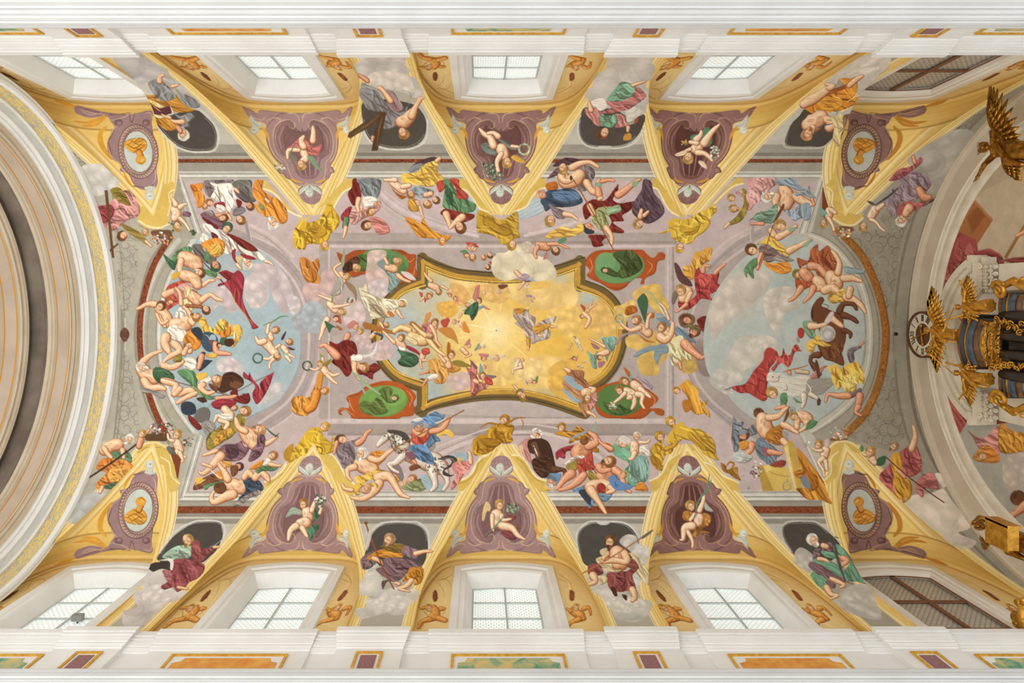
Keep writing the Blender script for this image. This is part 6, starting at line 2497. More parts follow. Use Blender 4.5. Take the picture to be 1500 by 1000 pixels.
T corner_fresco|fresco|painted figure in rose robe with a long brown cross, vault's upper left end|corner figures of the vault
F painted_cloud|pale grey cloud
c CBC7BE 375,440 420,405 480,400 540,410 585,440 580,510 530,540 480,560 430,550 420,580 450,600 440,640 470,660 400,600 370,500
F painted_person|figure in rose robe
d CB8F88:30 470,610 520,600 560,570 590,540 640,530 680,600 680,650 620,680 550,730 500,690 470,650
d 9C3F42:40 460,620 540,600 560,640 520,690 480,670
d 8F7A36:20 590,690 640,710 690,740 730,790 740,805 690,780 620,730
d ol:20 540,530 590,520 640,600 590,590
h 600,750,26 br 130 
b k 715,780,8 740,803,5
P 5E4028 512,530 528,530 560,860 548,860
P 5E4028 530,825 578,785 580,795 535,835
F painted_cherub_head
h 712,735,18 oc 90
@0,600,3.333
T corner_fresco|fresco|painted bare-shouldered old man in green and orange, vault's lower left end|corner figures of the vault
F painted_cloud|grey-blue cloud
c ACADA8 400,420 480,400 560,380 590,400 520,460 460,520 380,560 330,540 360,490
c BDB8AF 490,160 540,150 560,180 500,200
F painted_person|old man in green and orange
d 5C8060:40 540,210 600,190 640,220 640,260 580,250 550,240
d D5813A:50 470,290 500,240 560,240 620,250 650,280 620,330 590,360 530,370 480,390 470,360 520,310
d E5A24C:40 540,290 620,270 640,300 590,350 530,350
d 4F7050:20 510,370 580,350 600,340 570,385 500,385
b k 580,170,28 540,180,30 510,200,26
b k 510,190,14 530,220,12 545,235,8
b k 600,200,14 605,235,8
b k 500,380,10 490,405,7
h 630,145,26 W 330 b
S 3A2A20 9 440,330 560,250 680,160
F painted_cherub
b kr 690,150,16 680,180,14
b kr 700,130,8 730,100,6
h 695,120,20 oc 300
@1200,130,3.703
T corner_fresco|fresco|painted old man in mauve and rose with a rod, vault's upper right end|corner figures of the vault
F painted_cloud|grey cloud bank
c B3AEA2 480,380 560,320 640,270 720,230 800,220 840,250 800,310 820,350 780,400 740,470 700,530 640,570 590,560 600,480 550,420 500,420
F painted_person|old man in mauve drapery
d 9A8790:50 430,470 480,440 560,460 610,510 580,560 500,610 420,600 380,560 440,520
d B06064:40 380,500 430,440 500,420 550,370 560,400 500,450 440,490
d 9A8790:70 330,640 380,590 430,610 420,700 400,700 370,640
d B55C5C:20 430,640 480,610 540,620 600,590 560,640 480,680 430,700
d 6E5A5A:30 560,640 640,580 680,540 620,610
b kr 545,550,20 570,590,24 600,590,14
h 450,715,34 W 130 b
b kr 520,400,12 510,370,8
b k 490,650,26 470,680,20
s 4A4640 12 300,635 370,590 430,540
s 4A4640 14 262,610 305,632
@1200,590,2.941
T corner_fresco|fresco|painted balding man in rose and yellow with a thin staff, vault's lower right end|corner figures of the vault
F painted_cloud|cream cloud
c DDD0BD 350,450 400,400 480,390 560,350 540,310 500,310 560,400 580,430 640,500 650,540 600,560 640,580 680,600 640,630 560,610 520,560 460,540 400,520 370,490
F painted_person|balding man in rose and yellow
d B9605F:50 260,320 300,270 340,220 380,190 410,170 440,230 440,290 400,320 370,310 330,340 340,400 300,380
d C47672:20 420,340 480,300 520,370 460,370 450,410 420,380
d D9A037:70 310,230 350,220 360,300 330,330
d D9A037:60 320,330 370,320 400,350 400,400 370,430 340,420
b k 400,200,14 415,150,12 410,110,9 405,100,5
b kr 345,295,10 370,320,8
b k 355,425,10 340,440,6
h 325,190,20 B58A66 310 b
S 5A3A2A 5 290,235 400,330 540,430
# ---- flower baskets and putti on the end consoles
@190,230,5
T flower_putti|fresco|painted putto and hanging fruit basket above the upper left end lunette|putti with baskets at the end lunettes
F painted_flowers
p 6A4A30 160,545 290,535 310,570 270,600 190,590
q W,R,gd,vi,oc 240,600,80,50 60
q gd,vi,br 330,500,50,40 24
F painted_cherub
b kp 330,390,30 350,420,36 330,450,26
b kp 340,350,22 320,310,12
b kp 370,370,18 400,350,12 420,345,6
b kp 370,450,14 410,490,12 445,545,7
h 350,510,34 oc 70
d vi:40 400,400 450,410 440,440 390,430
q vd,gd 470,555,22,18 14
@190,570,5
T flower_putti|fresco|painted putto with fruit and a full basket above the lower left end lunette|putti with baskets at the end lunettes
F painted_flowers
p 5A4028 130,330 260,330 270,380 200,380 120,375
q gd,vi,br,W,R 235,290,85,50 70
F painted_cherub
b kp 350,400,34 370,450,30
b kp 350,460,20 390,490,12 410,500,8
b kp 370,470,18 390,520,10 380,535,6
b kp 320,380,14 290,370,10 280,330,7
h 350,335,36 oc 290
q gd,R,W,vd 430,390,40,40 24
d gd2 270,430 300,420 340,470 300,480
@1060,230,5
T flower_putti|fresco|painted pair of putti with a garland above the upper right end lunette|putti with baskets at the end lunettes
F painted_flowers
p 7A5430 850,510 940,515 950,545 870,540
q W,oc,gl,pk 860,560,80,40 50
F painted_cherub|putto left of the console
b kp 780,400,34 770,440,26
b kp 770,450,16 800,500,12 810,540,8
b kp 790,390,18 820,410,14
h 735,490,30 oc 100
p tq 700,370 760,410 720,440 700,410
F painted_cherub|putto right of the console
b kp 1110,390,34 1080,440,30
b kp 1080,460,16 1120,480,12 1150,520,10 1180,545,6
b kp 1130,380,18 1170,350,12
h 1020,510,34 oc 110
@1060,560,5
T flower_putti|fresco|painted pair of putti beside a flower basket above the lower right end lunette|putti with baskets at the end lunettes
F painted_flowers
p 8A5A38 790,410 890,395 910,420 800,430
q W,oc,gl,W,pk 850,370,80,45 60
q W,gl 625,455,25,20 14
F painted_cherub|putto left of the console
b kp 750,500,34 740,540,30
b kp 730,560,22 700,590,14 730,640,10 740,690,7
b kp 750,580,18 760,640,12
b kp 720,500,14 680,500,10 650,480,7
h 700,460,34 oc 290
p DCC3BE 740,430 775,415 770,470 750,480
F painted_cherub|putto right of the console
b kp 1090,560,30 1110,590,22
b kp 1070,540,14 1030,530,9
h 1080,510,40 oc 300
p g 1000,480 1020,460 1030,500 1010,510
p gd 1130,560 1190,540 1180,600 1130,610
# ---- painted end wall of the chancel
= apse
@0,0,1
P B7A78E 1300,100 1600,100 1600,480 1300,480
P ABA9A0 1300,480 1600,480 1600,900 1300,900
P C3B397 1400,300 1500,250 1520,400 1400,420
@1200,130,3.703
T chancel_fresco|fresco|painted red curtain, brown building block and reaching figures on the chancel end wall
F painted_building|orange-brown painted block
P A4683C 845,605 942,712 850,855 700,920 690,840 770,720
P 8E5630 800,700 860,640 900,690 830,790
P B97B4A 845,605 942,712 930,720 840,620
F painted_staff|brown staff held at the upper right
P 9A6C3A 1000,915 1015,925 1111,760 1111,730
b kr 1070,800,10 1111,780,10
F painted_curtain|upper red curtain
d 9C4A46:70 730,780 800,800 850,850 860,930 870,1100 700,1150 640,1100 660,960 700,900
d 9C4A46:20 850,890 920,875 980,900 1000,950 940,960 860,960
d 8E403E:0 1000,930 1111,915 1150,950 1060,950
@1300,350,3.333
d A04C48:60 330,0 420,0 440,60 430,150 340,230 300,300 250,380 215,370 230,250 290,100
d B86862:60 400,20 420,120 350,200 280,280 270,220 350,100
d A04C48:20 440,70 500,50 555,95 545,130 500,120 440,105
F painted_curtain|lower red curtain
d A04C48:50 200,540 240,580 270,660 330,740 405,795 400,865 340,970 305,990 270,890 230,760
d B86862:60 240,620 300,720 380,800 370,860 300,760
d 8E403E:0 440,875 540,845 667,850 700,870 600,895 500,905
@1200,590,2.941
F painted_person|figure in rose and yellow leaning down
d D08F86:30 640,120 700,155 770,100 780,170 760,250 690,200 660,150
d D9963A:50 780,90 830,120 890,140 900,200 800,220 770,190
d D98A3A 660,240 700,190 740,190 780,250 720,260
h 700,230,22 oc 180
F painted_cloud|pale cloud
c BDB2A4 800,240 880,220 920,300 880,360 820,380 790,320
c B5AFA6 640,330 720,370 780,440 760,470 680,400
F painted_person|dark-haired figure reaching down
h 860,410,34 br 180 n
b kr 890,440,20 840,480,14 815,490,8
"""
paint(PAINT_TEXT)
# cartouches and medallions painted on the lunettes
def mirror(ops, ax):
    """Add the mirror image (about x = ax) of every brush line."""
    out = []
    for ln in ops.strip().splitlines():
        out.append(ln); t = ln.split(); r = []
        for z in t[1:]:
            q = z.split(',')
            if len(q) >= 2:
                q[0] = str(2 * ax - float(q[0])); r.append(','.join(q))
            else: r.append(z)
        out.append(t[0] + ' ' + ' '.join(r))
    return '\n'.join(out) + '\n'


def both(pts, ax):
    a = [tuple(map(float, p.split(','))) for p in pts.split()]
    return ' '.join(f'{x},{y}' for x, y in a + [(2 * ax - x, y) for x, y in a[::-1] if x != ax])


def cartouche(base, dark, deep, light, gold):
    AX = 555
    t = '@640,660,5.883\n~ web_south_2 0\n'
    t += f'p {base} ' + both('555,225 500,205 450,215 410,260 370,280 345,320 310,335 325,372 345,388 300,450 262,530 242,640 250,720 240,770 150,805 110,850 82,925 130,905 190,860 220,890 380,872 555,862', AX) + '\n'
    t += mirror(f'l {dark} 7 410,262 372,284 350,325 312,338 328,374 348,392 302,455 266,535 246,640\n'
                f'l {light} 5 470,240 420,280 395,350 385,420 330,480 300,560 298,660 330,745 400,795 470,800\n'
                f's {dark} 12 250,725 300,790 380,850 470,860 540,850\n'
                f's {dark} 10 460,215 420,250 390,300\n'
                f's {light} 9 350,420 300,480 270,560 262,640\n'
                f's {light} 9 260,790 330,820 380,800 350,770\n'
                f's {light} 9 420,860 520,850 545,770\n'
                f's {light} 7 130,880 150,830 220,800 250,830\n'
                f's {light} 7 320,345 345,335 350,365\n'
                f's {gold} 26 265,625 245,690 215,740\n'
                f's {gold} 20 400,280 440,255 500,238\n'
                f's {light} 6 440,225 500,215 545,240\n', AX)
    t += f'F shell_niche|shaded shell niche\np {dark} ' + both('555,268 490,285 455,330 440,400 420,445 345,500 312,580 312,670 345,745 420,790 470,790 490,740 540,700 555,730', AX) + '\n'
    t += f'p {deep} ' + both('555,300 500,320 480,400 470,470 400,520 380,600 390,700 430,750 500,700 555,690', AX) + '\n'
    t += mirror(f's {base} 16 500,300 470,400 440,470\ns {base} 12 540,290 530,420 535,560\ns {light} 4 345,505 320,590 325,680 380,770\ns {base} 14 360,540 350,640 400,740\ns {light} 6 450,800 500,770 480,720 440,740\n', AX)
    t += f'F shell_ornament|mauve shell with a grey winged head\np {base} ' + both('555,42 500,58 470,95 450,160 480,200 555,215', AX) + '\n'
    t += mirror(f's {dark} 6 555,50 510,70 490,120\ns {dark} 5 530,60 525,120\n', AX)
    t += 'o B9BEB2 545,152,36,44\no CED2C6 543,148,28,34\n' + mirror('p C3CABD 540,180 500,160 450,125 460,165 490,195 530,215 550,220\ns EEF0E6 5 460,140 500,170 535,200\n', AX)
    t += 's 8D9488 4 530,150 560,150\ns 8D9488 4 540,170 552,170\n'
    for q in ('left', 'right'):
        sx = (lambda x: x) if q == 'left' else (lambda x: 2 * AX - x)
        P = lambda pts: ' '.join(f'{sx(float(p.split(",")[0]))},{p.split(",")[1]}' for p in pts.split())
        t += f'F grisaille_head|pale grey carved head at the {q} corner\np C6CDC0 ' + P('130,700 160,680 190,700 200,740 240,750 200,780 170,800 140,850 125,800 140,760') + f'\no D9DED2 {sx(158)},718,26,30\ns 8D9488 5 ' + P('140,720 170,715') + '\ns 8D9488 5 ' + P('150,780 190,750 230,752') + '\n'
    return t + '~\n'


def medallion(flip, base, dark, light, gold, ground, bust):
    t = f'@0,600,3.333\n~ web_south_0 {int(flip)}\n'
    t += f'p {base} 690,300 745,300 770,330 765,400 762,480 752,560 742,640 740,700 640,682 520,692 440,712 370,728 372,690 440,665 520,672 545,640 560,610 525,545 535,470 590,425 585,395 625,380 650,330\n'
    t += f's {light} 6 560,600 530,540 545,470 600,425\ns {light} 6 755,560 765,460 765,380\ns {dark} 6 640,690 540,680 440,700 375,722\ns {light} 5 400,700 440,680 500,690\n'
    t += f'o {dark} 580,640,22,18\no {base} 585,638,12,9\no {dark} 715,640,20,17\no {base} 712,638,10,8\ns {light} 5 540,650 600,665 650,690\ns {dark} 7 630,690 645,640 660,690\n'
    t += f's {light} 6 655,340 640,380 600,400 590,430\ns {light} 6 745,330 760,360 755,420\ns {light} 5 535,520 545,590 575,625\ns {light} 5 700,680 735,690 745,650\ns {light} 5 380,715 450,690 530,680\ns {dark} 8 640,320 700,312 750,322\ns {dark} 7 545,480 532,540 560,600\ns {dark} 7 760,440 752,520 745,600\n'
    t += f's {gold} 26 545,455 500,520 490,580 520,620\ns {gold} 18 365,650 430,640 490,660 510,680\ns {gold} 14 400,625 470,630 520,670\ns {gold} 16 270,760 320,740 370,725\ns {gold} 14 650,310 620,350 605,385\n'
    t += f'F laurel_frame|carved laurel frame of the medallion\no {dark} 676,493,99,141 8\no {light} 676,493,94,135 8\no {dark} 676,493,73,110 8\n'
    for k in range(44):
        a = 2 * PI * k / 44; x = 676 + 84 * math.cos(a); y = 493 + 122 * math.sin(a)
        t += f's {dark} 6 {x:.0f},{y:.0f} {x - 20 * math.sin(a + .5):.0f},{y + 20 * math.cos(a + .5):.0f}\ns {dark} 5 {x:.0f},{y:.0f} {x - 16 * math.sin(a - .7):.0f},{y + 16 * math.cos(a - .7):.0f}\n'
    t += f'F oval_field|pale oval ground\no {ground} 676,493,69,105 8\n'
    t += f'F gold_bust|golden bust in drapery\nd {bust}:30 608,520 640,490 670,485 705,495 720,530 700,560 650,560 615,545\nb {bust} 680,490,14 690,465,14\no {bust} 688,450,26,24\ns 9A5F1E 6 620,530 660,510 700,540\ns 9A5F1E 5 640,550 680,525 710,530\ns 9A5F1E 5 675,440 690,430 708,445\ns F0C468 5 690,440 705,455\n'
    t += 'F grisaille_head|pale grey carved head at the tip\np C6CBBE 705,270 715,250 740,245 755,262 750,290 765,310 730,320 705,310 715,290\no D6DACD 732,268,17,20\ns 8D9488 4 722,266 744,266\n'
    t += f's {base} 12 660,335 700,318 750,330\n'
    return t + '~\n'


CHERUBS = {
    ('north', 1): ('cherub in a rose cloth with white lilies', '''@350,150,5.883
d C56F68:30 410,390 470,350 540,290 600,320 640,380 720,350 710,400 680,450 610,440 560,390 450,400
b kp 560,430,34 580,480,30 550,500,24
b kp 640,330,26 645,260,22 640,205,9
b kp 560,380,30 540,330,26 560,290,12
b kp 520,410,16 430,410,18 420,480,10
s 5E7F62 14 490,350 440,450 490,490 430,530
p 7F9A7C 590,470 640,460 680,530 720,590 660,560
q W,W,gl 340,560,50,40 26
h 540,535,44 oc 80'''),
    ('north', 2): ('cherub diving with wreaths of leaves', '''@640,150,5.883
d 6F7E78:20 380,360 440,340 500,400 520,450 440,440 410,420
d 6F7E78:20 500,300 560,310 660,370 710,400 640,400 560,340
b kp 560,400,50 580,450,44
b kp 490,370,34 460,300,28 410,270,20 370,225,9
b kp 530,290,26 490,260,18 440,265,12
b kp 560,440,22 520,510,20 530,590,16 545,630,9
b kp 650,375,14 700,380,12
p D9A94B 640,470 690,450 770,515 700,510
w B9C09A 755,400,44,22
q gd,gl,gd2 450,560,60,60 60
q gd,gl,gd2 510,630,80,40 50
h 605,515,46 oc 80'''),
    ('north', 3): ('cherub lying head down with white blossoms', '''@930,150,5.883
p 4F8063 480,290 560,260 640,210 670,340 600,385 520,360
b kp 520,400,40 550,380,44
b kp 600,350,34 660,260,24 730,190,9
b kp 530,320,28 570,280,20 575,245,10
b kp 540,350,20 480,340,16
b kp 540,430,24 610,440,20 670,500,9
b kp 480,400,16 430,420,10
p kp 345,445 430,410 450,440 380,460
p kp 550,500 600,510 625,570 570,540
q W,gl 690,430,40,60 34
q oc,oc,gl 430,340,30,30 16
h 465,475,50 oc 110'''),
    ('south', 1): ('cherub raising a green garland', '''@360,660,5.883
d 3F6B50:60 590,480 640,560 560,640 640,640 600,720 550,780 530,700 430,690 400,640 480,580
p 9DB0A0 345,570 400,490 480,520 480,555 410,550 370,570
b kp 530,530,46 540,580,44
b kp 520,620,50 470,630,40
b kp 440,650,30 390,690,26 370,770,12
b kp 490,670,26 530,740,14
b kp 570,520,20 600,440,16 630,410,9
b kp 640,540,14 660,480,10
q gd,gd2,W,gd 640,430,50,60 60
h 500,460,44 o 270'''),
    ('south', 2): ('cherub seated with a leafy branch', '''@640,660,5.883
p E3C58E 400,500 430,440 465,480 460,520 430,530 410,600 390,600
d 8A4A4A:40 600,560 670,560 680,590 600,640 700,640 690,680 620,650 560,640
d 7A3A40 560,700 650,690 690,760 640,770 580,740
b kp 520,560,56 520,620,46
b kp 480,560,20 480,650,16 490,690,8
b kp 560,560,20 570,600,16 640,590,8
b kp 560,650,34 650,670,30 700,730,20 760,765,8
s 5B8A78 12 420,730 500,660 560,590 600,540
q gl,gd,gl 650,495,60,40 40
h 540,470,46 oc 280'''),
    ('south', 3): ('cherub on the scroll lifting a palm branch', '''@930,660,5.883
d B07A34:60 410,570 430,520 500,530 520,560 470,610 430,600
d B07A34:60 590,540 660,570 640,640 580,680 650,710 560,720 500,770 510,690 570,650
p AEB6AC 590,420 640,480 680,525 610,510
b kp 560,580,40 550,620,40
b kp 500,650,36 430,670,30 420,760,16 395,770,8
b kp 460,700,18 500,780,14 500,835,8
b kp 560,520,22 590,440,18 600,380,9
b kp 520,550,18 480,600,14
s 5C8068 16 510,600 550,440 620,330 645,200
s 5C8068 12 560,420 640,330 660,240
h 480,480,46 oc 250'''),
}
WHICH = {1: 'second', 2: 'middle', 3: 'fourth'}
for (sn, i), (what, ops) in CHERUBS.items():
    warm = i == 3
    cols = ('8A6460', '6A453F', '532F2B', 'B58D70', 'C98F35') if warm else ('8F6C6A', '74504E', '633F3E', 'BFA07E', 'CF9A3E') if (i == 2 and sn == 'north') else ('A08080', '866566', '775657', 'C9AE90', 'D3A04A')
    paint(f'= web_{sn}_{i}\nT cartouche_fresco|fresco|mauve shell cartouche with a {what}, {WHICH[i]} {"upper" if sn == "north" else "lower"} lunette\n' + cartouche(*cols) + f'F painted_cherub|naked {what}\n' + ops)
for sn, i, corner, look in (('north', 0, 'upper left', 'bright'), ('south', 0, 'lower left', 'bright'), ('north', 4, 'upper right', 'dim'), ('south', 4, 'lower right', 'dim')):
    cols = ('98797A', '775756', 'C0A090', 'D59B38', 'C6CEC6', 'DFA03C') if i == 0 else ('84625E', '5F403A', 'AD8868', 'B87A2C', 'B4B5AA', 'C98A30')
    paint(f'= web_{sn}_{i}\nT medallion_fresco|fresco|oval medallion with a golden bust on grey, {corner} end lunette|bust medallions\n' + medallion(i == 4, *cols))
# grisaille children and scrolls painted beside every window
def wall_paint(dim):
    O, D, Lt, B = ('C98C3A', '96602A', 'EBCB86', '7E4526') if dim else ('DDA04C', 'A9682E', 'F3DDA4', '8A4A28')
    t = '@500,755,5.883\n'
    t += f's C9A45A 20 640,960 680,760 760,600 860,480 960,430\ns {Lt} 12 600,960 650,740 740,580 850,470 960,425\ns A8803C 5 620,960 670,750 750,600 860,490\n'
    t += f's {Lt} 10 860,560 900,600 890,680 860,620 900,560\ns B48A48 4 860,540 930,560 950,620\ns B48A48 4 830,570 880,640 900,740\ns {Lt} 9 900,680 905,760\ns B48A48 5 820,560 900,540 960,500\n'
    t += f'F painted_leaf\nd {B}:80 800,650 820,640 835,690 825,735 800,735 790,690\n'
    t += f'F painted_child|golden grisaille child beside the window\nb {O} 800,800,34 820,850,40 780,880,30\nb {O} 860,800,20 890,800,14\nb {O} 720,790,14 690,800,8\nb {O} 770,890,22 700,910,18 670,960,14\nb {O} 840,880,24 900,900,20\nh 760,795,34 {O} 250\ns {D} 6 700,800 740,850 750,870\ns {D} 6 780,880 720,920 690,980\ns {D} 5 870,780 890,830 870,860\ns {D} 5 800,780 840,790 860,840\n'
    t += '@810,755,5.883\n'
    t += f'F painted_scroll|pale scroll beside the window\ns {Lt} 12 60,470 130,540 150,620 110,640\ns B48A48 5 30,490 140,560 170,640\ns {Lt} 9 90,660 100,760\ns B48A48 4 40,540 120,570\n'
    t += f'F painted_leaf\nd {B}:80 150,640 180,650 190,690 180,730 150,725 145,680\n'
    t += f'F painted_child|golden grisaille child beside the window\nb {O} 170,820,30 230,850,40 260,880,26\nb {O} 160,820,14 120,800,8\nb {O} 270,800,20 310,790,14 330,850,8\nb {O} 230,890,22 160,920,16 130,960,10\nh 200,790,32 {O} 280\ns {D} 6 130,810 170,850 190,880\ns {D} 6 270,840 290,890 250,910\ns {D} 5 300,790 330,830 320,870\ns {Lt} 10 170,930 230,930 280,960\n'
    return t


for sn, sg in SIDES:
    for i in range(5):
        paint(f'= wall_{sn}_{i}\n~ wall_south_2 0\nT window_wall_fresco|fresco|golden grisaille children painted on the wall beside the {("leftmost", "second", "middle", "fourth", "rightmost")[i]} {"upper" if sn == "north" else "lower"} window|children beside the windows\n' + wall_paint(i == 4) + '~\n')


# ---------------------------------------------------------------- turn the painted surfaces into meshes
def keep_barrel(sf):
    P = sf.points(); X = P[..., 0]; a = np.abs(P[..., 1] - OFF); g = groin(a); out = np.ones((sf.nv, sf.nu), bool)
    for xc in BAYS: out &= ~((np.abs(X - xc) < groin_at(xc, X - xc, a) - .004) & (a > A0))
    return out[:-1, :-1] | out[1:, :-1] | out[:-1, 1:] | out[1:, 1:]


build_surface(SURF['ceiling'], keep_barrel(SURF['ceiling']), 'ceiling', lambda o: tag(o, 'painted barrel vault of the nave with grey frames and gold borders', 'ceiling', kind='structure'))
trimn = [0]


def trim(bm, mat, smooth=False, label=None):
    trimn[0] += 1; o = obj(f'trim_{trimn[0]}', bm, mat, None, smooth); o['kind'] = 'structure'
    if label: o['label'] = label
    return o


OPEN_H, OPEN_C, OPEN_M = .875, 16.13, 16.28      # opening in the wall: half width, corner and crown heights
def head(h, zc, zm, n=9): return [(x, zm - (zm - zc) * (x / h) ** 2) for x in np.linspace(-h, h, n)]


def window(i, sn, sg, xc, n, dim):
    gl = WALL + .12 if dim else GLASS; gh, gc, gm = (.84, 16.08, 16.22) if dim else (.74, 15.98, 16.05)
    Yw, Yg = WALL * sg + OFF, gl * sg + OFF; Yf = (WALL - .05) * sg + OFF
    zb0 = 12.7
    def outline(h, zc, zm, y): return [(xc - h, y, zb0)] + [(xc + x, y, z) for x, z in head(h, zc, zm)] + [(xc + h, y, zb0)]
    bm = bmesh.new()          # splayed white reveal between wall and glass, with the moulded surround
    loft(bm, [outline(1.2, 16.5, 16.76, Yw), outline(1.18, 16.48, 16.74, Yf), outline(1.04, 16.33, 16.56, Yf), outline(1.0, 16.3, 16.5, Yf + .03 * sg), outline(.91, 16.19, 16.36, Yf + .02 * sg),
              outline(OPEN_H, OPEN_C, OPEN_M, Yw), outline(gh + .015, gc + .01, gm + .015, Yg - .04 * sg), outline(gh, gc, gm, Yg)], closed=False)
    root = obj(f'window_{n}', bm, M['offwhite' if dim else 'white']); root['kind'] = 'structure'
    root['label'] = 'white moulded surround of a segmental arched clerestory window'
    bm = bmesh.new(); P = outline(gh + .01, gc, gm, Yg)
    vs = [bm.verts.new(p) for p in P]; f = bm.faces.new(vs if sg < 0 else vs[::-1])
    me = bpy.data.meshes.new('glass'); bm.to_mesh(me); bm.free()
    uv = me.uv_layers.new(name='UVMap')
    for l in me.loops: c = me.vertices[l.vertex_index].co; uv.data[l.index].uv = (c.x, c.z)
    link_mesh('glass', me, M['glassdim' if dim else 'glass'], root)['label'] = 'unlit leaded glass' if dim else 'bright leaded glass'
    bm = bmesh.new(); w = .05 if dim else .022
    add_box(bm, xc - w, xc + w, Yg - .05 * sg, Yg - .02 * sg, zb0, gm - .01); obj('mullion', bm, M['brownbar' if dim else 'leadbar'], root)
    for z in ((14.85, 13.6) if dim else (15.27, 14.52, 13.8)):
        bm = bmesh.new(); add_box(bm, xc - gh, xc + gh, Yg - .045 * sg, Yg - .02 * sg, z - w, z + w); obj('glazing_bar', bm, M['brownbar' if dim else 'leadbar'], root)
    bm = bmesh.new(); loft(bm, [outline(gh + .01, gc, gm, Yg - .05 * sg), outline(gh + .01 - 1.6 * w, gc - 1.6 * w, gm - 1.6 * w, Yg - .05 * sg)], closed=False)
    obj('window_sash', bm, M['brownbar' if dim else 'leadbar'], root)


wn = 0
for sn, sg in SIDES:
    for i, xc in enumerate(BAYS):
        sf = SURF[f'web_{sn}_{i}']
        build_surface(sf, np.ones((sf.nv - 1, sf.nu - 1), bool), 'ceiling_lunette', lambda o: tag(o, 'golden painted lunette web over a clerestory window', 'ceiling', kind='structure'))
        sf = SURF[f'wall_{sn}_{i}']; P = sf.points(); x = P[..., 0] - xc; z = P[..., 2]; g = groin_at(xc, x, WALL)
        kp = (np.abs(x) < g + .05) & (z < zcap(np.maximum(np.abs(x) - .06, 0) / g, np.full_like(x, WALL)) + .08) & ~((np.abs(x) < 1.17) & (z < 16.72 - .26 * (x / 1.18) ** 2))
        build_surface(sf, kp[:-1, :-1], f'wall_{sn}', lambda o: tag(o, kind='structure'))
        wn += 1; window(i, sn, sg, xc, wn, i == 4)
        # short jambs of the lunette below the springing
        bm = bmesh.new()
        for q in (-1, 1):
            xs = [xc + q * float(groin_at(xc, q, t)) for t in (HA - .05, WALL)]
            ys = [(HA - .05) * sg + OFF, WALL * sg + OFF]
            v = [bm.verts.new((xs[k], ys[k], zz)) for k, zz in ((0, 12.6), (1, 12.6), (1, 14.6), (0, 14.6))]; bm.faces.new(v)
        trim(bm, M['ochre'] if 'ochre' in M else M['gilt'])

# ---------------------------------------------------------------- attic and main cornices
PED = [-7.09, -2.0, 2.99, 8.03]
def seg_list():
    s = [(-14.5, -7.69, 1)]
    b = [None, (-5.97, -3.09), (-.93, 1.88), (4.09, 6.93), None]
    for i, p in enumerate(PED):
        s.append((p - .6, p + .6, 2))
        if i < 3: s += [(p + .6, b[i + 1][0], 0), (b[i + 1][0], b[i + 1][1], 1), (b[i + 1][1], PED[i + 1] - .6, 0)]
    s.append((8.63, 15.0, 1)); return s


ATTIC = [(5.35, 12.85), (5.35, 12.69), (5.40, 12.685), (5.40, 12.665), (5.372, 12.66), (5.375, 12.61), (5.43, 12.605), (5.43, 12.585), (5.40, 12.58), (5.43, 12.47), (5.445, 12.46), (5.445, 12.42), (5.475, 12.36), (5.475, 12.34), (5.50, 12.32), (5.50, 11.1)]
MAIN = [(5.62, 11.12), (5.2, 11.1), (5.19, 11.05), (5.19, 10.99), (5.24, 10.99), (5.24, 10.965), (5.19, 10.96), (5.19, 10.86), (5.205, 10.84), (5.265, 10.84), (5.265, 10.81), (5.215, 10.805), (5.225, 10.78), (5.225, 10.75), (5.255, 10.74), (5.255, 10.71), (5.30, 10.71), (5.30, 10.685), (5.26, 10.68), (5.28, 10.65), (5.30, 10.62), (5.36, 10.62), (5.36, 10.59), (5.30, 10.585), (5.30, 10.56), (5.33, 10.55), (5.345, 10.45), (5.40, 10.36), (5.40, 10.2), (5.56, 10.1), (5.56, 7.0)]
for sn, sg in SIDES:
    for x0, x1, lv in seg_list():
        dd = {2: 0.0, 1: .045, 0: .095}[lv]; e = .0
        bm = bmesh.new(); pr = [(5.75, 12.86)] + ATTIC
        rings = []
        for x, q in ((x0, -1), (x1, 1)):
            # returns: the projecting mouldings shorten towards the wall so that the breaks mitre
            rings.append([(x + q * ((5.5 - a) * (.55 if lv == 2 else .3 if lv == 1 else -.0) if a < 5.5 else 0), (a + dd) * sg + OFF, z) for a, z in pr])
        loft(bm, rings, closed=False, caps=True); trim(bm, M['white'])
    bm = bmesh.new(); loft(bm, [[(x, a * sg + OFF, z) for a, z in MAIN] for x in (-14.5, 15.0)], closed=False); trim(bm, M['cornice'])


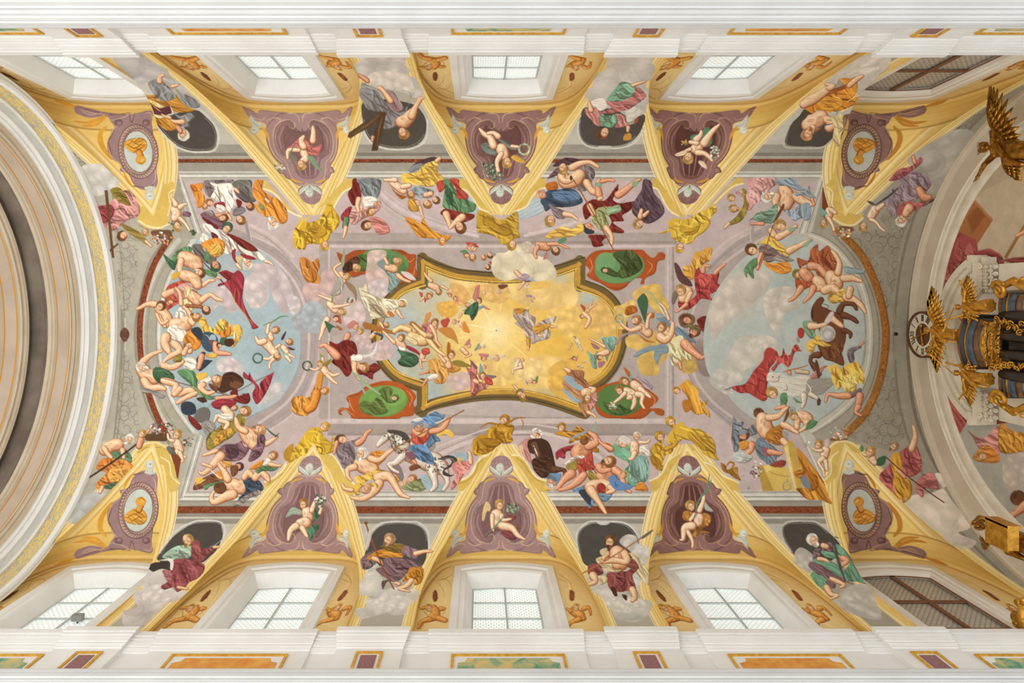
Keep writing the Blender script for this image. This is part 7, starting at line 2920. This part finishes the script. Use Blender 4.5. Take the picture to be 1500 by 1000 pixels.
def panel(x0, x1, sg, mat, label, frame_w, notch, group):
    a = 5.5 + .045 if notch else 5.5; y = a * sg + OFF
    root = empty('framed_wall_panel', ((x0 + x1) / 2, y, 11.6)); tag(root, label, 'wall panel', group)
    zt, zbm = 12.18, 11.15; bm = bmesh.new(); d = .03 * sg
    for (u0, u1, w0, w1) in ((x0, x1, zt - frame_w, zt), (x0, x0 + frame_w, zbm, zt - frame_w), (x1 - frame_w, x1, zbm, zt - frame_w)):
        add_box(bm, u0, u1, min(y, y - d), max(y, y - d), w0, w1)
    obj('gilt_frame', bm, M['giltpaint'], root)
    m = .12 if notch else .1; q = .16 if notch else 0; bm = bmesh.new()
    xa, xb, zz = x0 + m, x1 - m, zt - m
    pts = [(xa, zbm), (xa, zz - q), (xa + q * .8, zz - q * .7), (xa + q, zz), (xb - q, zz), (xb - q * .8, zz - q * .7), (xb, zz - q), (xb, zbm)] if q else [(xa, zbm), (xa, zz), (xb, zz), (xb, zbm)]
    f0 = [bm.verts.new((px, y - .012 * sg, pz)) for px, pz in pts]; bm.faces.new(f0)
    f1 = [bm.verts.new((px, y + .01 * sg, pz)) for px, pz in pts]
    for i in range(len(pts) - 1): bm.faces.new((f0[i], f0[i + 1], f1[i + 1], f1[i]))
    obj('marble_field', bm, mat, root)


for sn, sg in SIDES:
    wide = [(-9.9, -7.78, 'green'), (-5.5, -3.43, 'orange'), (-.52, 1.5, 'green'), (4.4, 6.42, 'orange'), (8.8, 10.9, 'green')]
    wl = ['green marbled panel in a gilt frame below the leftmost {} window', 'orange marbled gilt-framed panel below the second {} window from the left', 'green marbled panel in a gilt frame below the middle {} window',
          'orange marbled gilt-framed panel below the second {} window from the right', 'green marbled panel in a gilt frame below the rightmost dark {} window']
    for (x0, x1, c), l in zip(wide, wl): panel(x0, x1, sg, M[c], l.format('lower' if sg > 0 else 'upper'), .045, True, 'wide marbled attic panels')
    pl = ['left end', 'left of the middle window', 'right of the middle window', 'right end']
    for (p, hw), l in zip([(-6.97, .24), (-1.98, .24), (2.95, .24), (7.9, .24)], pl):
        panel(p - hw, p + hw, sg, M['purple'], f'small purple marbled panel on the {"lower" if sg > 0 else "upper"} attic pedestal, {l}', .045, False, 'small purple pedestal panels')


# ---------------------------------------------------------------- arches at both ends of the vault
def arch_curve(d, n=72):
    th = np.linspace(-PI / 2, PI / 2, n); c = [((HA - d) * math.sin(t), ZS + (HB - d) * math.cos(t)) for t in th]
    return [(c[0][0], 10.2)] + c + [(c[-1][0], 10.2)]


def arch_band(profile, mat, uvs=False, smooth=False, label=None):
    """Band swept along the arch: profile is a list of (px at the crown, inset below the vault)."""
    bm = bmesh.new(); rings = []
    for px, d in profile:
        X = (px - CX) / F * (ZS + HB - d); rings.append([(X, a + OFF, z) for a, z in arch_curve(d)])
    loft(bm, rings, closed=False); o = trim(bm, mat, smooth, label)
    if uvs:
        uv = o.data.uv_layers.new(name='UVMap')
        for l in o.data.loops:
            c = o.data.vertices[l.vertex_index].co; t = math.atan2((c.y - OFF) / HA, (c.z - ZS) / HB); uv.data[l.index].uv = (t * 5.3, c.x)
    return o


arch_band([(173.5, -.06), (171.5, -.03), (171, .05), (168, .11), (164, .12), (162, .10)], M['white'], label='white roll moulding at the end of the vault')
arch_band([(162, .10), (144.5, .12)], M['damask'], True, label='ochre band with grey leaf scrolls on the arch')
arch_band([(144.5, .12), (143.5, .17), (139.5, .19), (138.5, .24)], M['white'])
arch_band([(138.5, .24), (132, .26)], M['palegrey'])
arch_band([(132, .26), (130.5, .31), (124.5, .33), (123, .38), (119, .40), (118, .44)], M['white'])
arch_band([(118, .44), (114, .50), (112, .50), (110, .56), (106, .57), (104, .62), (102.5, .62)], M['beige'], label='beige moulded arch band')
arch_band([(102.5, .62), (101, .62)], M['giltline'], label='thin gilt line on the arch')
arch_band([(101, .62), (85.5, .64)], M['beige2'])
arch_band([(85.5, .64), (84, .64)], M['giltline'], label='thin gilt line on the arch')
arch_band([(84, .64), (80, .70), (78, .70), (75, .74), (71, .75), (70, .66)], M['beige'])
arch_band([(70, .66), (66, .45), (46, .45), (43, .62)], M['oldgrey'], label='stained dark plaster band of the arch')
arch_band([(43, .62), (39, .68), (36, .68), (33, .75), (29, .76), (26, .80)], M['beige'])
arch_band([(26, .80), (24, .80)], M['giltline'])
arch_band([(24, .80), (8, .82)], M['beige2'])
arch_band([(8, .82), (6, .82)], M['giltline'])
arch_band([(6, .82), (0, .9), (-12, .92), (-20, 1.0), (-60, 1.1), (-160, 1.2)], M['beige'])
# chancel arch 
arch_band([(1326, -.06), (1333, -.03), (1334.5, .06), (1337, .10), (1341, .12)], M['beige3'], label='cream moulded edge of the chancel arch')
arch_band([(1341, .12), (1356, .60)], M['beige3'] if 'beige3' in M else M['offwhite'], label='cream face of the chancel arch')
arch_band([(1356, .60), (1358, .62), (1361, .70), (1364, .74), (1368, .90), (1372, 1.0), (1376, 1.06), (1380, 1.06)], M['stucco'], label='cream inner moulding of the chancel arch')

sf = SURF['apse']; P = sf.points(); a = np.abs(P[..., 1] - OFF)
kp = P[..., 2] < ZS + (HB - .6) * np.sqrt(np.clip(1 - (a / (HA - .6)) ** 2, 0, 1))
build_surface(sf, kp[:-1, :-1], 'wall_chancel', lambda o: tag(o, kind='structure'))

# ---------------------------------------------------------------- chancel end: niche, altar, clock, gilt figures
def at(px, py, X): return Vector(hit_plane_x(px, py, X))


AY = .95              # axis of the altar
def arch_ring(bm, R0, R1, x0, x1, zc, a=math.radians(64), n=40):
    rings = []
    for t in np.linspace(-a, a, n):
        s, c = math.sin(t), math.cos(t)
        rings.append([(x0, AY + R1 * s, zc + R1 * c), (x1, AY + R1 * s, zc + R1 * c), (x1, AY + R0 * s, zc + R0 * c), (x0, AY + R0 * s, zc + R0 * c)])
    loft(bm, rings, True, True)


ZC = 15.62
niche = empty('stucco_niche', (12.1, AY, 16.5)); tag(niche, 'cream stucco arched niche with side capitals on the chancel wall behind the altar', 'niche')
bm = bmesh.new()
for R0, R1, x1 in ((2.0, 2.16, 11.78), (1.9, 2.0, 11.86), (1.62, 1.9, 11.95), (1.5, 1.62, 11.86), (1.38, 1.5, 11.98)): arch_ring(bm, R0, R1, 12.12, x1, ZC)
obj('arch_moulding', bm, M['stucco'], niche)
bm = bmesh.new()
rr = [[(x, AY + r * math.sin(t), ZC + r * math.cos(t)) for t in np.linspace(-1.3, 1.3, 24)] for x, r in ((12.1, 1.42), (12.1, .02))]
loft(bm, rr, closed=False); obj('niche_field', bm, M['white'], niche)
for q in (-1, 1):
    bm = bmesh.new(); y = AY + q * 1.86
    for k, (dz, w, x) in enumerate(((0, .16, 11.72), (-.1, .13, 11.78), (-.3, .1, 11.84))):
        add_box(bm, x, 12.12, y - w * (1.1 if q < 0 else .9), y + w * (.9 if q < 0 else 1.1), 16.45 + dz - .12, 16.45 + dz)
    obj('arch_return', bm, M['stucco'], niche)
    bm = bmesh.new(); y = AY + q * 1.48; add_box(bm, 11.8, 12.12, y - .3, y + .3, 13.2, 15.55); add_box(bm, 11.74, 12.12, y - .36, y + .36, 16.0, 16.3); add_box(bm, 11.78, 12.12, y - .32, y + .32, 15.95, 16.02)
    obj('pilaster', bm, M['stucco'], niche)
    bm = bmesh.new()
    for row in range(3):
        for j in range(4):
            yy = y - .24 + .16 * j + (.08 if row % 2 else 0); z = 15.5 + row * .15
            ball(bm, (11.74, yy, z + .07), .075, 9, (.5, .75, 1.1)); ball(bm, (11.69, yy, z + .13), .045, 8, (.8, .9, .5)); tube(bm, [(11.69, yy, z - .02), (11.68, yy, z + .12)], [.012, .016], 5)
    for s in (-1, 1):
        pts = [(11.68, y + s * (.26 + .07 * math.cos(t) * (1 - t / 9)), 15.95 + .07 * math.sin(t) * (1 - t / 9)) for t in np.linspace(0, 7, 14)]
        tube(bm, pts, .03, 6)
    obj('capital', bm, M['stucco'], niche, True)
bm = bmesh.new(); add_box(bm, 12.05, 12.09, AY - .55, AY - .05, 14.6, 16.0)
g = obj('niche_window', bm, M['glassdim'], niche)
g.data.uv_layers.new(name='UVMap')

# clock on the face of the chancel arch
CP = at(1352.5, 490, 11.80); CR = .60
clock = empty('wall_clock', CP); tag(clock, 'round clock with black Roman numerals on the chancel arch above the altar', 'clock')
def disc(bm, r0, r1, x0, x1, n=48):
    rings = [[(CP.x + x, CP.y + r * math.cos(t), CP.z + r * math.sin(t)) for t in np.linspace(0, 2 * PI, n, endpoint=False)] for r, x in ((r0, x1), (r0, x0), (r1, x0), (r1, x1))]
    loft(bm, rings, True, False, True)
bm = bmesh.new(); disc(bm, CR * .94, CR * 1.04, -.06, .08); obj('clock_rim', bm, M['clockwood'], clock, False)
bm = bmesh.new(); disc(bm, .5 * CR, .95 * CR, -.02, .06); obj('chapter_ring', bm, M['clockface'], clock)
bm = bmesh.new(); disc(bm, .001, .51 * CR, -.01, .05); obj('clock_centre', bm, M['clockwood'], clock)
NUM = ['XII', 'I', 'II', 'III', 'IIII', 'V', 'VI', 'VII', 'VIII', 'IX', 'X', 'XI']
bm = bmesh.new()
def nstroke(cx, ang, a, b, w):
    """Stroke of a numeral: a, b are (tangential, radial) offsets on the dial."""
    up = Vector((0, -math.sin(ang), math.cos(ang))); rt = Vector((0, -math.cos(ang), -math.sin(ang)))
    P0 = CP + up * (.74 * CR + a[1]) + rt * a[0]; P1 = CP + up * (.74 * CR + b[1]) + rt * b[0]
    d = (P1 - P0).normalized(); n = d.cross(Vector((1, 0, 0))) * w
    v = [bm.verts.new(p + Vector((-.028 + e, 0, 0))) for e in (0, .01) for p in (P0 + n, P1 + n, P1 - n, P0 - n)]
    for f in ((0, 1, 2, 3), (7, 6, 5, 4), (0, 4, 5, 1), (1, 5, 6, 2), (2, 6, 7, 3), (3, 7, 4, 0)): bm.faces.new([v[i] for i in f])
for k, s in enumerate(NUM):
    ang = 2 * PI * k / 12; wd = {'I': .036, 'V': .075, 'X': .08}; tot = sum(wd[c] for c in s); x = -tot / 2; h = .085
    for c in s:
        m = x + wd[c] / 2
        if c == 'I': nstroke(0, ang, (m, -h), (m, h), .009)
        elif c == 'V': nstroke(0, ang, (m - .028, h), (m, -h), .010); nstroke(0, ang, (m + .028, h), (m, -h), .006)
        else: nstroke(0, ang, (m - .03, h), (m + .03, -h), .010); nstroke(0, ang, (m + .03, h), (m - .03, -h), .006)
        x += wd[c]
obj('numerals', bm, M['clockink'], clock)
for nm, ang, ln in (('minute_hand', 2 * PI * 11.4 / 12, .46), ('hour_hand', 2 * PI * 8.7 / 12, .32)):
    bm = bmesh.new(); up = Vector((-.0, -math.sin(ang), math.cos(ang))); o = CP + Vector((-.05, 0, 0))
    tube(bm, [o - up * .24, o, o + up * ln], [.012, .022, .012], 6)
    for d, r in ((ln * .8, .045), (-.24, .055), (0, .06)): ball(bm, o + up * d, r, 10, (.4, 1, 1))
    obj(nm, bm, M['gilt'], clock, True)

# ---- the altar's crowning cornices
altar = empty('altar', (11.4, AY, 14.5)); tag(altar, 'black and gold baroque high altar top with stepped curved cornices at the right edge', 'altar')
def cornice_stack(yc, hw, zs, xf, bow, mats, ex):
    """Bowed moulding stack; zs are the heights from the top down, ex the overhang at each height."""
    def ring(z, e):
        t = np.linspace(-1, 1, 15); f = [(xf - e - bow * (1 - u * u), yc + (hw + e) * u, z) for u in t]
        return f + [(11.95, yc + hw + e, z), (11.95, yc - hw - e, z)]
    for k in range(len(zs) - 1):
        bm = bmesh.new(); r0, r1 = ring(zs[k], ex[k]), ring(zs[k + 1], ex[k + 1])
        zm = (zs[k] + zs[k + 1]) / 2; rm = ring(zm, (ex[k] + ex[k + 1]) / 2 + .018)
        loft(bm, [r0, rm, r1], True, True); obj('cornice_band', bm, M[mats[k % len(mats)]], altar)
zs = [z - .28 for z in (15.96, 15.86, 15.80, 15.73, 15.69, 15.58, 15.53, 15.46, 15.41, 15.30, 15.24, 15.14, 15.0)]
ex = [.10, .12, .04, .07, .05, .0, .03, -.03, -.02, -.08, -.06, -.14, -.2]
cornice_stack(AY, .50, zs, 11.2, .16, ['brownwood', 'black', 'gilt', 'black', 'bluegrey', 'black', 'brownwood', 'bluegrey', 'gilt', 'black', 'gilt', 'black'], ex)
for q in (-1, 1):
    z2 = [z - 1.02 for z in zs]
    cornice_stack(AY + q * .80, .24, z2, 11.25, .06, ['brownwood', 'black', 'gilt', 'black', 'bluegrey', 'black', 'brownwood', 'bluegrey', 'gilt', 'black', 'gilt', 'black'], [e * .8 for e in ex])
bm = bmesh.new(); add_box(bm, 11.3, 11.95, AY - .95, AY + .95, 11.5, 14.6); obj('altar_body', bm, M['black'], altar)
for y in (-.62, -.2, .2, .62):
    bm = bmesh.new(); tube(bm, [(11.16, AY + y, z) for z in (14.6, 14.3, 13.9, 13.2, 12.4)], [.10, .12, .13, .13, .13], 18); obj('column', bm, M['black'], altar, True)
bm = bmesh.new(); rg = np.random.default_rng(3)
def curl(p, r, turns, ph, w, axis='x'):
    t = np.linspace(0, turns * 2 * PI, int(12 * turns) + 6)
    return [p + Vector((-.03 * math.sin(u), r * (1 - u / (turns * 7.5)) * math.cos(u + ph), r * (1 - u / (turns * 7.5)) * math.sin(u + ph))) for u in t]
for i in range(20):
    u = -1 + 2 * i / 19
    for row in range(3):
        p = Vector((10.96 + .1 * u * u + row * .05, AY + .46 * u + rg.normal() * .015, 14.92 - row * .13 - .06 * (1 - u * u)))
        tube(bm, curl(p, .055, 1.1, rg.random() * 6, 0), .014, 5)
for q in (-1, 1):
    for i in range(14):
        p = Vector((11.02, AY + q * (.48 - .012 * i + .05 * rg.normal()), 14.7 - .075 * i)); tube(bm, curl(p, .07, 1.2, rg.random() * 6, 0), .016, 5)
obj('filigree', bm, M['gilt'], altar, True)
for q in (-1, 1):
    bm = bmesh.new()
    p = Vector((11.05, AY + q * 1.16, 14.55)); tube(bm, curl(p, .20, 1.6, 1.0 if q > 0 else 2.0, 0), np.linspace(.06, .03, 25).tolist()[:len(curl(p, .2, 1.6, 0, 0))], 8)
    tube(bm, [p + Vector((0, q * .1, -.1)), p + Vector((0, q * .2, -.4)), p + Vector((0, q * .05, -.7)), p + Vector((0, -q * .05, -1.0))], [.07, .09, .08, .06], 8)
    for k in range(4): ball(bm, p + Vector((-.04, q * (.14 + .03 * k), -.2 - .16 * k)), .05, 8)
    obj('scroll_bracket', bm, M['gilt'], altar, True)
for q in (-1, 1):
    bm = bmesh.new(); ball(bm, (11.1, AY + q * .56, 15.70), .09, 10); ball(bm, (11.1, AY + q * .56, 15.6), .06, 8); obj('finial', bm, M['gilt'], altar, True)


# ---- gilt figures
def remesh(o, v=.02):
    m = o.modifiers.new('fuse', 'REMESH'); m.mode = 'VOXEL'; m.voxel_size = v; m.use_smooth_shade = True


def wing(bm, root, out, up, L, n=11, back=Vector((1, 0, 0))):
    """Feathered wing: broad overlapping quills below a curved leading edge."""
    nrm = out.cross(up).normalized()
    for row, (ln, wd, off) in enumerate(((.62, .075, .05), (.40, .065, .025), (.22, .06, 0.0))):
        for k in range(n):
            t = k / (n - 1); p = root + out * (L * .62 * t) + up * (L * .42 * math.sin(t * 2.0)) + back * (off + .04)
            d = (out * (.15 + .75 * t) + up * (-.75 + .55 * t)).normalized(); l = L * (ln * (.62 + .5 * math.sin(t * 2.4))); wv = d.cross(nrm).normalized() * (wd * L); ns = nrm * .012
            vs = [bm.verts.new(q) for q in (p - wv * .5 + ns, p + d * l * .6 - wv + ns, p + d * l + ns, p + d * l * .6 + wv + ns, p + wv * .5 + ns, p - wv * .5 - ns, p + d * l * .6 - wv - ns, p + d * l - ns, p + d * l * .6 + wv - ns, p + wv * .5 - ns)]
            bm.faces.new(vs[:5]); bm.faces.new(vs[9:4:-1])
            for a in range(5): bm.faces.new((vs[a], vs[a + 5], vs[(a + 1) % 5 + 5], vs[(a + 1) % 5]))
    tube(bm, [root + back * .03] + [root + out * (L * .62 * t) + up * (L * .42 * math.sin(t * 2.0)) + back * .05 for t in (.2, .4, .6, .8, 1)], [.04, .05, .045, .04, .035, .02], 8)


def gilt_figure(name, label, cat, feet, H, lean, arms, wings, mat='statue', look=0.0, group=None, trumpet=None, voxel=.018):
    """Draped standing figure: feet position, height, lean of the head over the feet, arm end points, wing specs."""
    root = empty(name, feet); tag(root, label, cat, group)
    up = (Vector((0, 0, 1)) + lean).normalized(); f = Vector((-1, 0, 0)); side = f.cross(up).normalized(); f = up.cross(side).normalized()
    def P(s, h, d): return feet + side * (s * H) + up * (h * H) + f * (d * H)
    bm = bmesh.new(); rings = []
    for h, rs, rf in ((.0, .15, .13), (.1, .14, .12), (.22, .12, .105), (.36, .115, .10), (.46, .12, .10), (.56, .10, .08), (.62, .09, .075), (.72, .115, .085), (.79, .12, .08), (.825, .09, .06), (.85, .042, .04)):
        fold = .018 * max(0, 1 - h / .55)
        rings.append([P(math.cos(t) * (rs + fold * math.cos(7 * t)), h, math.sin(t) * (rf + fold * math.cos(7 * t + .7)) + .02 * math.sin(h * 6)) for t in np.linspace(0, 2 * PI, 28, endpoint=False)])
    loft(bm, rings, True, True)
    for s, kn in ((.05, .1), (-.055, .03)):          # legs pressing through the drapery, and feet
        tube(bm, [P(s, .5, .02), P(s, .28, .06 + kn * .6), P(s, .03, .05)], [.065 * H, .055 * H, .035 * H], 9); tube(bm, [P(s, .02, .05), P(s * 1.1, .0, .16)], [.03 * H, .02 * H], 7)
    tube(bm, [P(0, .83, .0), P(0, .89, .015)], [.036 * H, .032 * H], 9)
    hc = P(0, .935, .03); ball(bm, hc, .062 * H, 14, (1, .82, 1.12)); ball(bm, hc + f * .045 * H - up * .03 * H, .035 * H, 10)
    ball(bm, hc + f * .066 * H - up * .008 * H, .012 * H, 8)                                 # nose
    for s in (-1, 1): ball(bm, hc + side * s * .055 * H, .014 * H, 6)
    for k in range(16):                                                                     # locks of hair
        a = k / 16 * 2 * PI; ball(bm, hc + up * (.035 + .02 * math.sin(3 * a)) * H + side * math.cos(a) * .052 * H + f * (math.sin(a) * .045 - .012) * H, .026 * H, 7)
    for (s, elbow, hand) in arms:
        tube(bm, [P(s * .10, .785, .0), elbow, hand], [.044 * H, .034 * H, .022 * H], 9)
        d = (hand - elbow).normalized(); n1 = d.cross(f).normalized()
        tube(bm, [hand, hand + d * .045 * H], [.024 * H, .026 * H], 8)
        for q in range(4): tube(bm, [hand + d * .04 * H + n1 * (q - 1.5) * .013 * H, hand + d * (.075 + .012 * (q in (1, 2))) * H + n1 * (q - 1.5) * .018 * H, hand + d * .10 * H + n1 * (q - 1.5) * .02 * H + f * .015 * H], [.008 * H, .0075 * H, .006 * H], 5)
        tube(bm, [hand + n1 * .02 * H, hand + n1 * .045 * H + d * .04 * H], [.009 * H, .007 * H], 5)
    b = obj('body', bm, M[mat], root, True); remesh(b, voxel)
    bm = bmesh.new()                                                                        # wind-blown mantle
    for k in range(5):
        tube(bm, [P(-.1 + .05 * k, .76 - .05 * k, .06), P(.0 + .04 * k, .6 - .05 * k, .10), P(.12 + .01 * k, .42 - .05 * k, .07), P(.19, .28 - .05 * k, -.02)], [.02 * H, .035 * H, .035 * H, .015 * H], 7)
    m = obj('mantle', bm, M[mat], root, True); remesh(m, voxel)
    for (s, out, upv, Ln) in wings:
        bm = bmesh.new(); wing(bm, P(s * .07, .76, -.07), out, upv, Ln * H, back=-f); obj('wing', bm, M[mat], root, True)
    if trumpet:
        a, c = trumpet; bm = bmesh.new(); v = c - a
        tube(bm, [a, a + v * .7, a + v * .88, c], [.012, .014, .025, .06], 9); obj('trumpet', bm, M['gilt'], root, True)
    return root


V = Vector
f0 = at(1406, 491, 11.0); f0.z = 15.69
gilt_figure('gilt_angel', 'gilt winged angel standing on top of the altar below the clock', 'statue', f0, 1.0, V((-.12, -.08, 0)),
            [(1, f0 + V((-.1, .28, .62)), f0 + V((-.2, .40, .80))), (-1, f0 + V((-.12, -.22, .66)), f0 + V((-.25, -.30, .48)))],
            [(1, V((0, 1, -.1)), V((0, .2, 1)), .75), (-1, V((0, -1, .1)), V((0, -.2, 1)), .8)], 'gilt', group=None)
f1 = at(1452, 447, 11.0)
gilt_figure('gilt_angel', 'gilt trumpeting angel on the altar cornice, upper of the pair', 'statue', f1, .98, V((-.05, .05, 0)),
            [(1, f1 + V((-.12, .22, .70)), f1 + V((-.24, .30, .86))), (-1, f1 + V((-.05, -.30, .72)), f1 + V((-.08, -.50, .82)))],
            [(1, V((.1, 1, 0)), V((0, .3, .8)), .55), (-1, V((.1, -.8, .2)), V((0, -.3, 1)), .55)], 'gilt', trumpet=(f1 + V((-.16, .06, .93)), f1 + V((-.35, .62, 1.02))))
f2 = at(1450, 556, 11.0)
gilt_figure('gilt_angel', 'gilt trumpeting angel on the altar cornice, lower of the pair', 'statue', f2, .98, V((-.05, -.05, 0)),
            [(1, f2 + V((-.05, .30, .66)), f2 + V((-.08, .48, .78))), (-1, f2 + V((-.12, -.22, .74)), f2 + V((-.22, -.26, .98)))],
            [(1, V((.1, .9, 0)), V((0, .3, .9)), .55), (-1, V((.1, -1, 0)), V((0, -.3, .8)), .5)], 'gilt', trumpet=(f2 + V((-.16, -.04, .93)), f2 + V((-.4, -.46, 1.40))))
f3 = at(1530, 222, 10.8)
s3 = gilt_figure('gilt_statue', 'dark gilt winged statue with an outstretched hand at the upper right edge', 'statue', f3, 1.62, V((-.02, -.28, 0)),
            [(1, f3 + V((-.30, .02, 1.16)), f3 + V((-.42, .24, 1.16))), (-1, f3 + V((-.3, -.62, .95)), f3 + V((-.45, -.40, .75)))],
            [(1, V((-.1, .5, -.5)), V((0, .5, .2)), .5), (-1, V((-.1, -.9, .1)), V((0, -.3, .8)), .62)], 'statue', voxel=.022)
bm = bmesh.new()
hc = f3 + V((-.05, -.43, 1.56))
for k in range(10): tube(bm, [hc + V((.0, -.09 + .02 * k, 0)), hc + V((-.02, -.13 + .03 * k, .12))], [.012, .006], 5)
obj('crown', bm, M['statue'], s3, True)
f4 = at(1528, 806, 10.8)
s4 = gilt_figure('gilt_statue', 'gilt statue holding up a large block-like book at the lower right edge', 'statue', f4, 1.66, V((-.02, .02, 0)),
            [(1, f4 + V((-.35, .32, 1.05)), f4 + V((-.55, .1, .85))), (-1, f4 + V((-.35, -.25, 1.2)), f4 + V((-.55, -.22, 1.05)))], [], 'statue', voxel=.022)
bm = bmesh.new(); add_box(bm, f4.x - .62, f4.x - .40, f4.y - .42, f4.y + .04, f4.z + .08, f4.z + .62); add_box(bm, f4.x - .64, f4.x - .38, f4.y - .45, f4.y - .40, f4.z + .05, f4.z + .65)
add_box(bm, f4.x - .64, f4.x - .62, f4.y - .44, f4.y + .06, f4.z + .06, f4.z + .64)
obj('book', bm, M['gilt'], s4)
p5 = at(1499, 908, 10.3); orn = empty('gilt_ornament', p5); tag(orn, 'small gilt leafy ornament at the right edge above the lower cornice', 'ornament'); bm = bmesh.new()
for k in range(12):
    b = p5 + V((rg.normal() * .04, rg.normal() * .18, rg.normal() * .12)); tube(bm, curl(b, .07, 1.0, rg.random() * 6, 0), .025, 6); ball(bm, b, .06, 7)
tube(bm, [p5 + V((0, -.3, 0)), p5, p5 + V((0, .3, 0))], .1, 8); tube(bm, [p5 + V((0, 0, -.2)), p5 + V((0, 0, .2))], .1, 8)
obj('leaf_cluster', bm, M['gilt'], orn, True)
# small grey lamps fixed at two windows
for (px, py, a, sg, lab) in ((114, 905, GLASS - .1, 1, 'small grey floodlight fixed in front of the lower left window'), (1073, 75, GLASS - .1, -1, 'small grey floodlight at the upper window right of centre')):
    p = Vector(hit_plane_a(px, py, a * sg)); o = empty('floodlight', p); tag(o, lab, 'lamp', 'window floodlights'); bm = bmesh.new()
    add_box(bm, p.x - .11, p.x + .11, p.y - .08, p.y + .05, p.z - .06, p.z + .06); obj('housing', bm, M['lampgrey'], o)
    bm = bmesh.new(); tube(bm, [p + V((0, .0, 0)), p + V((.0, .12 * sg, -.02)), p + V((.0, .16 * sg, -.1))], .018, 6); obj('bracket', bm, M['dark'], o)
# sensor hole: small black vent on the vault near the clock
X_, a_, Z_ = hit_barrel(np.array(1312.), np.array(489.)); bm = bmesh.new(); add_box(bm, float(X_) - .045, float(X_) + .045, float(a_) + OFF - .045, float(a_) + OFF + .045, float(Z_) - .02, float(Z_) + .02)
tag(obj('vault_vent', bm, M['dark']), 'small black square hole in the vault left of the clock', 'vent')
